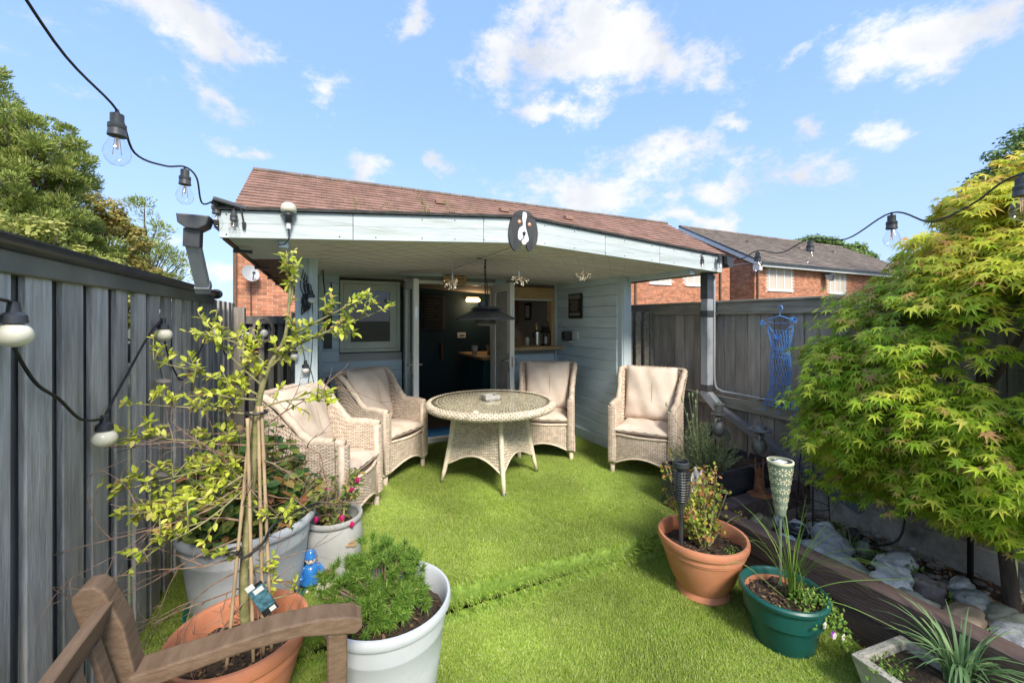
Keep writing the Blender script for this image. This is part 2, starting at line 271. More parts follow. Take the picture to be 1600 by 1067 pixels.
# ---------------------------------------------------------------- mesh building
class MB:
    def __init__(s): s.v = []; s.f = []; s.mi = []; s.cur = 0
    def add(s, vs, fs):
        o = len(s.v); s.v.extend(vs); s.f.extend([tuple(i + o for i in f) for f in fs]); s.mi.extend([s.cur] * len(fs)); return s
    def box(s, x0, x1, y0, y1, z0, z1):
        return s.add([(x0,y0,z0),(x1,y0,z0),(x1,y1,z0),(x0,y1,z0),(x0,y0,z1),(x1,y0,z1),(x1,y1,z1),(x0,y1,z1)],
                     [(0,3,2,1),(4,5,6,7),(0,1,5,4),(1,2,6,5),(2,3,7,6),(3,0,4,7)])
    def obox(s, c, half, rot):                      # rot: 3x3 Matrix
        c = Vector(c); vs = [tuple(c + rot @ Vector((sx * half[0], sy * half[1], sz * half[2]))) for sz in (-1, 1) for sx, sy in ((-1,-1),(1,-1),(1,1),(-1,1))]
        return s.add(vs, [(0,3,2,1),(4,5,6,7),(0,1,5,4),(1,2,6,5),(2,3,7,6),(3,0,4,7)])
    def bar(s, a, b, w, h, up=(0, 0, 1)):
        a, b = Vector(a), Vector(b); d = (b - a); l = d.length; d.normalize(); u = Vector(up)
        if abs(d.dot(u)) > .98: u = Vector((0, 1, 0))
        x = d.cross(u).normalized(); z = x.cross(d)
        return s.obox((a + b) / 2, (w / 2, l / 2, h / 2), Matrix((x, d, z)).transposed())
    def tube(s, pts, r, n=8, caps=True, mod=None):
        pts = [Vector(p) for p in pts]; m = len(pts)
        if m < 2: return s
        rs = r if isinstance(r, (list, tuple)) else [r] * m
        t0 = (pts[1] - pts[0]).normalized(); ref = Vector((0, 0, 1)) if abs(t0.z) < .9 else Vector((1, 0, 0))
        x = t0.cross(ref).normalized(); vs = []; arc = 0
        for i, p in enumerate(pts):
            t = (pts[min(i + 1, m - 1)] - pts[max(i - 1, 0)])
            t = t.normalized() if t.length > 1e-9 else t0
            x = (x - t * x.dot(t)); x = x.normalized() if x.length > 1e-6 else t.cross(ref).normalized()
            y = t.cross(x)
            if i: arc += (p - pts[i - 1]).length
            for k in range(n):
                a = 2 * math.pi * k / n; rr = rs[i] * (mod(a, arc) if mod else 1)
                vs.append(tuple(p + (x * math.cos(a) + y * math.sin(a)) * rr))
        fs = [(i * n + k, i * n + (k + 1) % n, (i + 1) * n + (k + 1) % n, (i + 1) * n + k) for i in range(m - 1) for k in range(n)]
        if caps and n > 2: fs += [tuple(range(n - 1, -1, -1)), tuple((m - 1) * n + k for k in range(n))]
        return s.add(vs, fs)
    def lathe(s, prof, n=32, c=(0, 0, 0), a0=0, a1=2 * math.pi):
        full = abs(a1 - a0 - 2 * math.pi) < 1e-6; k_ = n if full else n + 1; vs = []
        for r, z in prof:
            for k in range(k_):
                a = a0 + (a1 - a0) * k / n; vs.append((c[0] + r * math.cos(a), c[1] + r * math.sin(a), c[2] + z))
        fs = [(i * k_ + k, i * k_ + (k + 1) % k_, (i + 1) * k_ + (k + 1) % k_, (i + 1) * k_ + k) for i in range(len(prof) - 1) for k in range(n)]
        return s.add(vs, fs)
    def grid(s, f, nu, nv, closeu=False):
        vs = [tuple(f(i / nu, j / nv)) for j in range(nv + 1) for i in range(nu + 1)]
        fs = [(j * (nu + 1) + i, j * (nu + 1) + i + 1, (j + 1) * (nu + 1) + i + 1, (j + 1) * (nu + 1) + i) for j in range(nv) for i in range(nu)]
        return s.add(vs, fs)
    def prism(s, poly, f0, f1):                      # poly 2D; f0/f1 map 2D point to the two faces
        n = len(poly); vs = [tuple(f0(p)) for p in poly] + [tuple(f1(p)) for p in poly]
        return s.add(vs, [tuple(range(n - 1, -1, -1)), tuple(range(n, 2 * n))] + [(i, (i + 1) % n, n + (i + 1) % n, n + i) for i in range(n)])
    def ball(s, c, r, n=12, m=8, squash=(1, 1, 1), rot=None):
        rot = rot or Matrix.Identity(3); c = Vector(c); vs = []
        for j in range(m + 1):
            th = math.pi * j / m
            for k in range(n):
                a = 2 * math.pi * k / n; p = Vector((math.sin(th) * math.cos(a) * squash[0], math.sin(th) * math.sin(a) * squash[1], math.cos(th) * squash[2])) * r
                vs.append(tuple(c + rot @ p))
        return s.add(vs, [(j * n + k, (j + 1) * n + k, (j + 1) * n + (k + 1) % n, j * n + (k + 1) % n) for j in range(m) for k in range(n)])
    def mesh(s, name, mats, smooth=False):
        me = bpy.data.meshes.new(name); me.from_pydata(s.v, [], s.f)
        for m in (mats if isinstance(mats, (list, tuple)) else [mats]): me.materials.append(MATS[m])
        if isinstance(mats, (list, tuple)) and len(mats) > 1: me.polygons.foreach_set('material_index', s.mi)
        if smooth: me.polygons.foreach_set('use_smooth', [True] * len(me.polygons))
        me.update(); return me
    def build(s, name, mats, parent=None, smooth=False, bevel=0, local=False, label=None, kind=None, autosmooth=None):
        if parent is not None and not local:
            o = wl(parent); s.v = [(x - o[0], y - o[1], z - o[2]) for x, y, z in s.v]
        me = s.mesh(name, mats, smooth)
        if bevel or autosmooth:
            bm = bmesh.new(); bm.from_mesh(me)
            bmesh.ops.remove_doubles(bm, verts=bm.verts, dist=1e-6)
            if bevel:
                es = [e for e in bm.edges if len(e.link_faces) == 2 and e.calc_face_angle(0) > .6]
                bmesh.ops.bevel(bm, geom=es, offset=bevel, segments=2, profile=.6, affect='EDGES')
            if autosmooth:
                for e in bm.edges: e.smooth = not (len(e.link_faces) == 2 and e.calc_face_angle(0) > autosmooth)
                for f in bm.faces: f.smooth = True
            bm.to_mesh(me); bm.free()
        return link(name, me, parent, label=label, kind=kind)
def wl(o):
    p = Vector(o.location); q = o.parent
    while q: p = p + Vector(q.location); q = q.parent
    return p
def link(name, me, parent=None, loc=(0, 0, 0), rot=None, scale=None, label=None, kind=None):
    o = bpy.data.objects.new(name, me); C.objects.link(o); o.location = loc
    if rot is not None: o.rotation_euler = rot
    if scale is not None: o.scale = scale
    if parent is not None: o.parent = parent
    if label: o['label'] = label
    if kind: o['kind'] = kind
    return o
def tag(o, label=None, cat=None, group=None, kind=None):
    if label: o['label'] = label
    if cat: o['category'] = cat
    if group: o['group'] = group
    if kind: o['kind'] = kind
    return o
def thing(name, label, cat, loc=(0, 0, 0), rz=0, group=None):
    o = bpy.data.objects.new(name, None); C.objects.link(o); o.location = loc; o.rotation_euler = (0, 0, rz); o.empty_display_size = .1
    return tag(o, label, cat, group)
def copy_tree(o, parent=None, **k):
    c = o.copy(); C.objects.link(c)
    if parent is not None: c.parent = parent
    for ch in list(o.children): copy_tree(ch, c)
    return c
_bx = {}
def plank(name, size, c, m, parent, rot=(0, 0, 0), ch=.003, label=None):
    """one board: chamfered box mesh shared by boards of equal size"""
    key = (round(size[0], 4), round(size[1], 4), round(size[2], 4), m, ch)
    if key not in _bx:
        x, y, z = size[0] / 2, size[1] / 2, size[2] / 2; b = MB().box(-x, x, -y, y, -z, z); me = b.mesh(name, m)
        if ch:
            bm = bmesh.new(); bm.from_mesh(me); bmesh.ops.bevel(bm, geom=bm.edges[:], offset=min(ch, min(x, y, z) * .7), segments=1, affect='EDGES'); bm.to_mesh(me); bm.free()
        _bx[key] = me
    o = wl(parent) if parent is not None else Vector((0, 0, 0))
    return link(name, _bx[key], parent, Vector(c) - o, rot, label=label)
def fast_mesh(name, V, F, mats, smooth=False, fidx=None):
    """V (n,3) float array, F (m,k) int array of equal-sided faces"""
    me = bpy.data.meshes.new(name); V = np.asarray(V, np.float32); F = np.asarray(F, np.int32); k = F.shape[1]
    me.vertices.add(len(V)); me.vertices.foreach_set('co', V.ravel()); me.loops.add(F.size); me.loops.foreach_set('vertex_index', F.ravel())
    me.polygons.add(len(F)); me.polygons.foreach_set('loop_start', np.arange(0, F.size, k, dtype=np.int32)); me.polygons.foreach_set('loop_total', np.full(len(F), k, np.int32))
    for m in (mats if isinstance(mats, (list, tuple)) else [mats]): me.materials.append(MATS[m])
    if fidx is not None: me.polygons.foreach_set('material_index', np.asarray(fidx, np.int32))
    if smooth: me.polygons.foreach_set('use_smooth', np.ones(len(F), bool))
    me.update(calc_edges=True); return me
def unit(a): return a / np.maximum(np.linalg.norm(a, axis=-1, keepdims=True), 1e-9)
def frames(tip, nrm):
    """rotation matrices with local Y along tip, local Z near nrm"""
    y = unit(np.asarray(tip, float)); z = np.asarray(nrm, float); z = unit(z - y * (z * y).sum(-1, keepdims=True)); x = np.cross(y, z)
    return np.stack([x, y, z], -1)
def scatter(tmpl, P, RM, S):
    tv, tf = tmpl; n = len(P); V = np.einsum('nij,kj->nki', RM, tv) * np.asarray(S)[:, None, None] + np.asarray(P)[:, None, :]
    F = (tf[None] + (np.arange(n) * len(tv))[:, None, None]).reshape(-1, tf.shape[1]); return V.reshape(-1, 3), F
def fan(poly, zf, c=(0, .1)):
    v = [(c[0], c[1], zf(*c))] + [(x, y, zf(x, y)) for x, y in poly]; f = [(0, i, i + 1) for i in range(1, len(poly))]
    return np.array(v), np.array(f)
# leaf shapes, unit length along +Y
LEAF = (np.array([(0,0,0),(-.24,.35,.05),(0,.38,-.03),(.24,.35,.05),(-.2,.7,.0),(0,.72,-.07),(.2,.7,.0),(0,1,-.14)]),
        np.array([(0,2,1),(0,3,2),(1,2,5),(1,5,4),(2,3,6),(2,6,5),(4,5,7),(5,6,7)]))
QUAD = (np.array([(-.3,0,0),(.3,0,0),(.34,.8,.05),(-.34,.8,.05)]), np.array([(0,1,2),(0,2,3)]))
def maple_leaf():
    pts = [(0, 0)]; ang = [-118, -80, -40, 0, 40, 80, 118]; ln = [.42, .72, .92, 1.0, .92, .72, .42]
    for i, (a, l) in enumerate(zip(ang, ln)):
        a_ = R(a)
        if i: m_ = R((a + ang[i - 1]) / 2); pts.append((math.sin(m_) * .30, math.cos(m_) * .30))
        w = R(7.5)
        pts.append((math.sin(a_ - w) * l * .55, math.cos(a_ - w) * l * .55)); pts.append((math.sin(a_) * l, math.cos(a_) * l)); pts.append((math.sin(a_ + w) * l * .55, math.cos(a_ + w) * l * .55))
    pts.append((0, 0))
    return fan(pts, lambda x, y: -.28 * (x * x + y * y) + .03, (0, .05))
MAPLE = maple_leaf()
NEEDLE = (np.array([(-.02,0,0),(.02,0,0),(0,1,0)]), np.array([(0,1,2)]))
def curve_pts(pts, n=6):
    """Catmull-Rom through pts"""
    P = [Vector(p) for p in pts]; P = [P[0] * 2 - P[1]] + P + [P[-1] * 2 - P[-2]]; out = []
    for i in range(1, len(P) - 2):
        for k in range(n):
            t = k / n; a, b, c, d = P[i - 1], P[i], P[i + 1], P[i + 2]
            out.append(.5 * ((2 * b) + (-a + c) * t + (2 * a - 5 * b + 4 * c - d) * t * t + (-a + 3 * b - 3 * c + d) * t ** 3))
    out.append(P[-2]); return out
def sag(a, b, s, n=8):
    a, b = Vector(a), Vector(b); return [a.lerp(b, i / n) - Vector((0, 0, s * 4 * (i / n) * (1 - i / n))) for i in range(n + 1)]
def weave(mb, S, nu, nv, amp=.004, gap=.86):
    """basket weave over the surface S(u,v): nv strands along u, each passing over every other of nu stakes"""
    du, dv_ = 1 / nu, 1 / nv
    for j in range(nv):
        v0, v1, v2 = (j + .5 - gap / 2) * dv_, (j + .5) * dv_, (j + .5 + gap / 2) * dv_
        for k in range(-1, nu + 1):
            if (k + j) % 2: continue
            ua, ub = max(0, (k - .42) * du), min(1, (k + 1.42) * du)
            if ub - ua < .3 * du: continue
            rows = []
            for q in range(5):
                t = q / 4; u = ua + (ub - ua) * t; h = amp * (math.sin(math.pi * t) ** .7 * 1.0 - .25) if 0 < t < 1 else -amp * .5
                p = Vector(S(u, v1)); e = 1e-3
                pu = Vector(S(min(u + e, 1), v1)) - Vector(S(max(u - e, 0), v1)); pv = Vector(S(u, min(v1 + e, 1))) - Vector(S(u, max(v1 - e, 0)))
                nn = pu.cross(pv); nn = nn.normalized() if nn.length > 1e-12 else Vector((0, 0, 1))
                rows.append([tuple(Vector(S(u, v0)) + nn * (h - amp * .45)), tuple(p + nn * (h + amp * .35)), tuple(Vector(S(u, v2)) + nn * (h - amp * .45))])
            vs = [p for r_ in rows for p in r_]; mb.add(vs, [(q * 3 + i, (q + 1) * 3 + i, (q + 1) * 3 + i + 1, q * 3 + i + 1) for q in range(4) for i in range(2)])
    return mb
braid = lambda a, s: 1 + .16 * abs(math.sin(2 * a + s * 130))
# ================================================================ GROUND
def struct(name, mb, m, **k): return mb.build(name, m, kind='structure', **k)
mat('step_shade_backing', (.02, .035, .01), (.04, .06, .02), scale=20, rough=1)  # near-black turf backing; its colour also paints the shade on the step face
mat('earth', (.06, .07, .03), (.11, .12, .05), scale=1.5, rough=1)
mat('turf_base', (.20, .31, .05), (.27, .40, .075), scale=30, rough=1)
mat('bed_soil', (.035, .024, .016), (.10, .07, .045), scale=26, rough=1, bump=1, bscale=60, c3=(.16, .12, .08), c3scale=9, c3lo=.6, c3hi=.8)
G = 600
struct('ground', MB().box(-G, G, -G, G, -.6, -.35), 'earth')
FXL, FXR = -.76, 3.45                    # fence planes
STEP = 2.16
def undul(x, y): return .006 * math.sin(3.1 * x + 1.7 * y) + .005 * math.sin(5.3 * y - 2.2 * x + 1)
low = MB().grid(lambda u, v: (FXL - .02 + u * 3.15, -.9 + v * 3.1, undul(FXL + u * 3.15, -.9 + v * 3.1)), 40, 40)
struct('lower_lawn', low, 'turf_base', smooth=True)
def wob(x): return .02 * math.sin(2.3 * x + .6) + .012 * math.sin(6.1 * x)
prof = [(4.83, .15), (4.2, .15), (3.6, .152), (3.0, .15), (2.6, .152), (2.32, .15), (2.22, .150), (2.172, .147), (2.165, .135), (2.17, .10), (2.18, .05), (2.24, -.02)]
up = MB().grid(lambda u, v: (lambda i, x: (x, prof[i][0] + (wob(x) if prof[i][0] < 2.7 else 0), prof[i][1] + (undul(x, prof[i][0]) if i < 7 else 0)))(round(v * (len(prof) - 1)), FXL - .02 + u * 4.25), 60, len(prof) - 1)
upper = struct('upper_lawn', up, 'turf_base', smooth=True)
struct('bed_ground', MB().grid(lambda u, v: (2.47 + u * 1.0, -1.2 + v * 3.2, .10 + .05 * (u - .5) + .025 * math.sin(7 * u + 5 * v) + .015 * math.sin(19 * u * v + 11 * v)), 24, 60), 'bed_soil', smooth=True)
# turf pile
def turf_material():
    m = bpy.data.materials.new('turf'); m.use_nodes = True; t = m.node_tree; n_ = t.nodes; l_ = t.links; b = n_['Principled BSDF']
    b.inputs['Roughness'].default_value = .5; b.inputs['Specular IOR Level'].default_value = .3
    g = n_.new('ShaderNodeNewGeometry'); r = n_.new('ShaderNodeValToRGB'); e = r.color_ramp.elements
    oi = n_.new('ShaderNodeObjectInfo'); a = n_.new('ShaderNodeMath'); a.operation = 'ADD'; l_.new(g.outputs['Random Per Island'], a.inputs[0]); l_.new(oi.outputs['Random'], a.inputs[1])
    f = n_.new('ShaderNodeMath'); f.operation = 'FRACT'; l_.new(a.outputs[0], f.inputs[0]); l_.new(f.outputs[0], r.inputs[0])
    for i, (p, c) in enumerate([(0, (.34, .48, .08)), (.35, (.48, .64, .12)), (.7, (.60, .74, .17)), (.88, (.74, .80, .30)), (1, (.80, .78, .44))]):
        if i > 1: e.new(p)
        e[i].position = p; e[i].color = (*c, 1)
    z = n_.new('ShaderNodeTexNoise'); z.inputs['Scale'].default_value = 1.7; z.inputs['Detail'].default_value = 4; l_.new(g.outputs['Position'], z.inputs['Vector'])
    mr_ = n_.new('ShaderNodeMapRange'); mr_.inputs[1].default_value = .35; mr_.inputs[2].default_value = .68; mr_.inputs[3].default_value = .80; mr_.inputs[4].default_value = 1.1; l_.new(z.outputs['Fac'], mr_.inputs[0])
    s = n_.new('ShaderNodeVectorMath'); s.operation = 'SCALE'; l_.new(r.outputs[0], s.inputs[0]); l_.new(mr_.outputs[0], s.inputs['Scale']); l_.new(s.outputs[0], b.inputs['Base Color'])
    tl = n_.new('ShaderNodeBsdfTranslucent'); l_.new(s.outputs[0], tl.inputs[0]); ms = n_.new('ShaderNodeMixShader'); ms.inputs[0].default_value = .5
    l_.new(b.outputs[0], ms.inputs[1]); l_.new(tl.outputs[0], ms.inputs[2]); l_.new(ms.outputs[0], n_['Material Output'].inputs[0]); MATS['turf'] = m
turf_material()
def tuft(nb=19, h=.021, sp=.02):
    V = []; F = []
    for i in range(nb):
        x, y = rnd.uniform(-sp, sp), rnd.uniform(-sp, sp); a = rnd.uniform(0, 6.28); hh = h * rnd.uniform(.65, 1.15); w = rnd.uniform(.0011, .0018)
        la = rnd.gauss(2.2, 1.4); lean = rnd.uniform(.15, .75) * hh; dx, dy = math.cos(la) * lean, math.sin(la) * lean; wx, wy = math.cos(a) * w, math.sin(a) * w; o = len(V)
        V += [(x - wx, y - wy, 0), (x + wx, y + wy, 0), (x + dx * .35 - wx * .9, y + dy * .35 - wy * .9, hh * .6), (x + dx * .35 + wx * .9, y + dy * .35 + wy * .9, hh * .6), (x + dx, y + dy, hh * .95)]
        F += [(o, o + 1, o + 3), (o, o + 3, o + 2), (o + 2, o + 3, o + 4)]
    return fast_mesh('turf_tuft', V, F, 'turf')
tuft_obs = [bpy.data.objects.new('turf_tuft', tuft()), bpy.data.objects.new('fringe_tuft', tuft(14, .026, .02))]
def scatter_turf(name, me, density, seed, scale=(.8, 1.2), which=0):
    ob = link(name, me, kind='stuff'); ng = bpy.data.node_groups.new(name, 'GeometryNodeTree')
    ng.interface.new_socket('Geometry', in_out='INPUT', socket_type='NodeSocketGeometry'); ng.interface.new_socket('Geometry', in_out='OUTPUT', socket_type='NodeSocketGeometry')
    n_ = ng.nodes; l_ = ng.links; gi = n_.new('NodeGroupInput'); go = n_.new('NodeGroupOutput')
    d = n_.new('GeometryNodeDistributePointsOnFaces'); d.inputs['Density'].default_value = density; d.inputs['Seed'].default_value = seed
    ip = n_.new('GeometryNodeInstanceOnPoints'); oi = n_.new('GeometryNodeObjectInfo'); oi.inputs[0].default_value = tuft_obs[which]; oi.inputs['As Instance'].default_value = True
    rv = n_.new('FunctionNodeRandomValue'); rv.data_type = 'FLOAT'; rv.inputs[2].default_value = scale[0]; rv.inputs[3].default_value = scale[1]
    al = n_.new('FunctionNodeRotateEuler') if False else None
    ri = n_.new('GeometryNodeRotateInstances'); rr = n_.new('FunctionNodeRandomValue'); rr.data_type = 'FLOAT_VECTOR'; rr.inputs[0].default_value = (-.22, -.22, -1.0); rr.inputs[1].default_value = (.22, .22, 1.0)
    l_.new(gi.outputs[0], d.inputs[0]); l_.new(d.outputs['Points'], ip.inputs['Points']); l_.new(oi.outputs['Geometry'], ip.inputs['Instance']); l_.new(d.outputs['Rotation'], ip.inputs['Rotation'])
    l_.new(rv.outputs[1], ip.inputs['Scale']); l_.new(ip.outputs[0], ri.inputs[0]); l_.new(rr.outputs[0], ri.inputs['Rotation'])
    jg = n_.new('GeometryNodeJoinGeometry')
    l_.new(ri.outputs[0], go.inputs[0])
    md = ob.modifiers.new('turf', 'NODES'); md.node_group = ng; return ob
lawn1 = MB().grid(lambda u, v: (FXL + .01 + u * 3.13, .45 + v * 1.64, undul(FXL + u * 3.15, .45 + v * 1.73) + .001), 30, 24)
o = scatter_turf('lower_turf', lawn1.mesh('lower_turf', 'turf_base', True), 9000, 3)
tag(o, 'artificial grass on the lower lawn below the step', 'grass')
up2 = MB(); up2.v = [(x, y, z + .001) for x, y, z in up.v]; up2.f = [q[::-1] for q in up.f[:60 * 7]]; up2.mi = up.mi[:60 * 7]
o = scatter_turf('upper_turf', up2.mesh('upper_turf', 'turf_base', True), 7000, 5)
tag(o, 'artificial grass on the raised patio and over its rolled step edge', 'grass')

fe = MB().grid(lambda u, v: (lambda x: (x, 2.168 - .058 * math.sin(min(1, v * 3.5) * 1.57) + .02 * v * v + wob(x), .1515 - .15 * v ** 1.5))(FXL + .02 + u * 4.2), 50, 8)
o = scatter_turf('step_fringe', (setattr(fe, 'f', [q[::-1] for q in fe.f]), fe.mesh('step_fringe', 'step_shade_backing', True))[1], 1300, 8, (.8, 1.25), 1)
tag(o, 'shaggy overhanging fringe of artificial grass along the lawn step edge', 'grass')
# ================================================================ SLEEPERS, RAISED BED
t = thing('sleeper', 'long dark brown timber sleeper edging the stone bed beside the green and terracotta pots', 'timber sleeper', (2.435, .3, 0), group='timber sleepers round the stone bed')
plank('timber', (.10, 3.3, .165), (2.437, .27, .085), 'sleeper', t, ch=.006); plank('timber', (.105, 3.3, .16), (2.435, .27, .25), 'sleeper', t, (0, 0, .002), ch=.008)
t = thing('sleeper', 'short brown timber sleeper across the far end of the stone bed under the rusty bird', 'timber sleeper', (2.95, 1.98, 0), group='timber sleepers round the stone bed')
plank('timber', (.92, .10, .16), (2.96, 1.985, .10), 'concrete', t, ch=.006); plank('timber', (.94, .12, .145), (2.96, 1.98, .257), 'sleeper', t, ch=.008)

# ================================================================ RIGHT FENCE
fr = thing('fence', 'weathered dark grey close board fence on concrete base behind the maple', 'fence', (FXR, 1.2, 0), group='garden fences')
for i, (y0, y1) in enumerate(((-1.2, .88), (.9, 2.72), (2.74, 4.6))):
    b = plank('gravel_board', (.05, y1 - y0, .26), (FXR + .01, (y0 + y1) / 2, .165), 'concrete', fr, ch=.006)
y = -1.2
while y < 4.6:
    w = .118; rx = rnd.uniform(-.002, .002)
    plank('board', (.014, .114, 1.42), (FXR + .012 + rx + (.004 if int(y / w) % 2 else 0), y + w / 2, 1.005), 'fence_right', fr, (0, 0, rnd.uniform(-.03, .03)), ch=.002)
    y += w
nh = MB()
for q in range(49):
    for z in (.80, .87, 1.60):
        for s_ in (.03, .085): nh.ball((FXR + .004, -1.2 + q * .118 + s_, z + rnd.uniform(-.01, .01)), .0032, 6, 4, (.5, 1, 1))
nh.build('nail_heads', 'paint_black', fr, kind='stuff')
plank('back_board', (.012, 5.8, 1.4), (FXR + .03, 1.7, 1.0), 'fence_dark', fr)
plank('top_rail', (.035, 5.8, .105), (FXR - .012, 1.7, 1.705), 'fence_rail', fr, ch=.004)
plank('capping', (.085, 5.8, .022), (FXR, 1.7, 1.77), 'fence_rail', fr, ch=.004)
plank('middle_rail', (.03, 5.8, .10), (FXR - .012, 1.7, .835), 'fence_rail', fr, ch=.004)
mb = MB()
for y, z in ((2.62, 1.45), (2.50, 1.45), (2.62, 1.05), (2.52, 1.04), (2.2, 1.2)): mb.ball((FXR + .002, y, z), .008, 8, 6, (.4, 1, 1))
mb.build('knot_holes', 'raw_wood', fr, kind='stuff')
t = thing('slatted_gate', 'narrow grey slatted gate between the cabin corner post and the right fence', 'gate', (3.25, 3.6, .1), group='slatted gates beside the cabin')
for x, w in ((3.1, .075), (3.225, .07), (3.345, .07), (3.425, .05)): plank('slat', (w, .022, 1.42), (x, 3.6, .98), 'fence_rail', t, ch=.002)
plank('rail', (.4, .025, .07), (3.25, 3.625, 1.62), 'fence_dark', t); plank('rail', (.4, .025, .07), (3.25, 3.625, .45), 'fence_dark', t)
tag(plank('orange_panel', (.03, .01, .5), (3.163, 3.72, 1.0), 'red_thing', None), 'orange red strip seen through the slats of the right gate', 'panel')
o = bpy.data.objects['orange_panel']
# ================================================================ LEFT FENCE
fl = thing('fence', 'weathered blue grey board on board fence down the left behind the bench', 'fence', (FXL, 2, 0), group='garden fences')
y = -1.0; i = 0
while y < 4.75:
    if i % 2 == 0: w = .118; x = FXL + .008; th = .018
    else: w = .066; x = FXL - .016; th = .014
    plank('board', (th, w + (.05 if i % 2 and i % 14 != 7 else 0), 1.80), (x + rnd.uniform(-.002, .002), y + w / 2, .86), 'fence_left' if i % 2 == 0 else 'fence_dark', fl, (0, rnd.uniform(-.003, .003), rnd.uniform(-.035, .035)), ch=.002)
    y += w + (.002 if i % 2 else .001); i += 1
plank('back_rail', (.03, 5.8, .09), (FXL - .04, 1.87, 1.45), 'fence_dark', fl); plank('back_rail', (.03, 5.8, .09), (FXL - .04, 1.87, .5), 'fence_dark', fl)
for y in (1.03, 1.93): plank('raw_edge', (.006, .005, 1.1), (FXL + .004, y, 1.0), 'raw_wood', fl, ch=0)
plank('fascia_board', (.035, 4.75, .062), (FXL + .012, 1.45, 1.752), 'capping', fl, ch=.004)
g = MB()                                                       # black rounded gutter that caps the fence
def gut(u, v): a = math.pi * (1.08 * v + -.04); y = -.95 + u * 4.8; return (FXL + .022 - .036 * math.cos(a), y, 1.814 - .034 * math.sin(a))
g.grid(gut, 24, 10); g.box(FXL - .03, FXL + .06, -.95, 3.85, 1.812, 1.817)
g.build('gutter', 'black_plastic', fl, autosmooth=.6)
MB().ball((FXL + .03, 3.86, 1.80), .045, 14, 8, (1, .5, .85)).build('gutter_end', 'black_plastic', fl, smooth=True)
t = thing('slatted_gate', 'dark slatted screen behind the golden shrub between left fence and cabin', 'gate', (-.45, 4.76, .1), group='slatted gates beside the cabin')
for k in range(7): plank('slat', (.05, .02, 1.46), (-.69 + k * .082, 4.76, .9), 'fence_dark', t, ch=.002)
plank('post', (.09, .09, 1.6), (-.70, 4.70, .92), 'fence_right', t); plank('post', (.12, .09, 1.55), (-.20, 4.70, .9), 'fence_rail', t)
plank('gap_shade_panel', (.6, .015, 1.45), (-.46, 4.79, .9), 'paint_black', t); plank('rail', (.56, .03, .08), (-.47, 4.73, 1.6), 'fence_dark', t); plank('rail', (.56, .03, .08), (-.47, 4.73, .5), 'fence_dark', t)  # black sheet added behind the slats to paint their gaps dark

# ================================================================ CABIN
X0, X1, YF, YB, ZD = -.02, 2.93, 3.58, 4.88, .15
AP = 1.34
def roofz(x, e, a): return a - (a - e) * abs(x - AP) / (1.83 if x < AP else 2.05)
cab = thing('garden_cabin', 'pale blue timber garden cabin with open glazed doors under a shallow gable porch', 'cabin', (1.45, 4.2, .15))
def sof(x): return roofz(x, 2.045, 2.16)
# back wall planks around openings: window, doorway, serving hatch
wb = MB().box(X0, 2.95, YB + .03, YB + .05, .15, 1.26).build('inner_panel', 'inner_white', cab) if False else None
def wallgroup(name): return link(name, None, cab) if False else None
def wall_empty(name, loc):
    e = thing(name, None, None, (0, 0, 0)); e.parent = cab; e.location = Vector(loc) - wl(cab); return e
bw = wall_empty('back_wall', (1.45, YB, .15))
openings = [(.19, .84, 1.24, 2.04), (.86, 2.03, .0, 2.075), (2.18, 2.90, 1.235, 2.03)]
PH = .122; z = .17; 
while z < 2.17:
    zt = min(z + PH, 2.17); segs = [(X0, X1)]
    for a, b_, c_, d_ in openings:
        if zt > c_ + .02 and z < d_ - .02:
            ns = []
            for s0, s1 in segs:
                if b_ <= s0 or a >= s1: ns.append((s0, s1)); continue
                if a > s0: ns.append((s0, a))
                if b_ < s1: ns.append((b_, s1))
            segs = ns
    for s0, s1 in segs:
        if s1 - s0 > .03: plank('plank', (s1 - s0, .02, zt - z - .003), ((s0 + s1) / 2, YB + .01, (z + zt) / 2), 'cabin_blue', bw, (R(-1.2), 0, 0), ch=.004)
    z = zt
plank('wall_core', (X1 - 2.03, .03, 1.1), ((X1 + 2.03) / 2, YB + .04, .7), 'inner_white', bw); plank('wall_core', (.86 - X0, .03, 1.1), ((.86 + X0) / 2, YB + .04, .68), 'inner_white', bw)
rw = wall_empty('side_wall', (X1, 4.2, .15)); lw = wall_empty('side_wall', (X0, 4.2, .15))
z = .17
while z < 2.12:
    zt = min(z + PH, 2.12)
    plank('plank', (.02, YB - YF - .05, zt - z - .003), (X1 + .01, (YB + YF) / 2, (z + zt) / 2), 'cabin_blue', rw, (0, R(-1.2), 0), ch=.004)
    plank('plank', (.02, YB - YF - .05, zt - z - .003), (X0 - .01, (YB + YF) / 2, (z + zt) / 2), 'cabin_blue', lw, (0, R(1.2), 0), ch=.004)
    z = zt
plank('wall_core', (.02, YB - YF - .08, 1.96), (X1 + .045, (YB + YF) / 2, 1.14), 'cabin_blue', rw); plank('wall_core', (.02, YB - YF - .08, 1.96), (X0 - .045, (YB + YF) / 2, 1.14), 'cabin_blue', lw); plank('skirting', (.025, 1.2, .12), (X1 - .016, 4.2, .215), 'post_blue', rw, ch=.004); 
# outer cladding to the sides of the enclosed room
plank('outer_wall', (.03, 3.6, 1.95), (X0 - .11, YB + 1.7, 1.1), 'brown_wood', cab); plank('outer_wall', (.03, 3.6, 1.95), (X1 + .13, YB + 1.7, 1.1), 'brown_wood', cab)
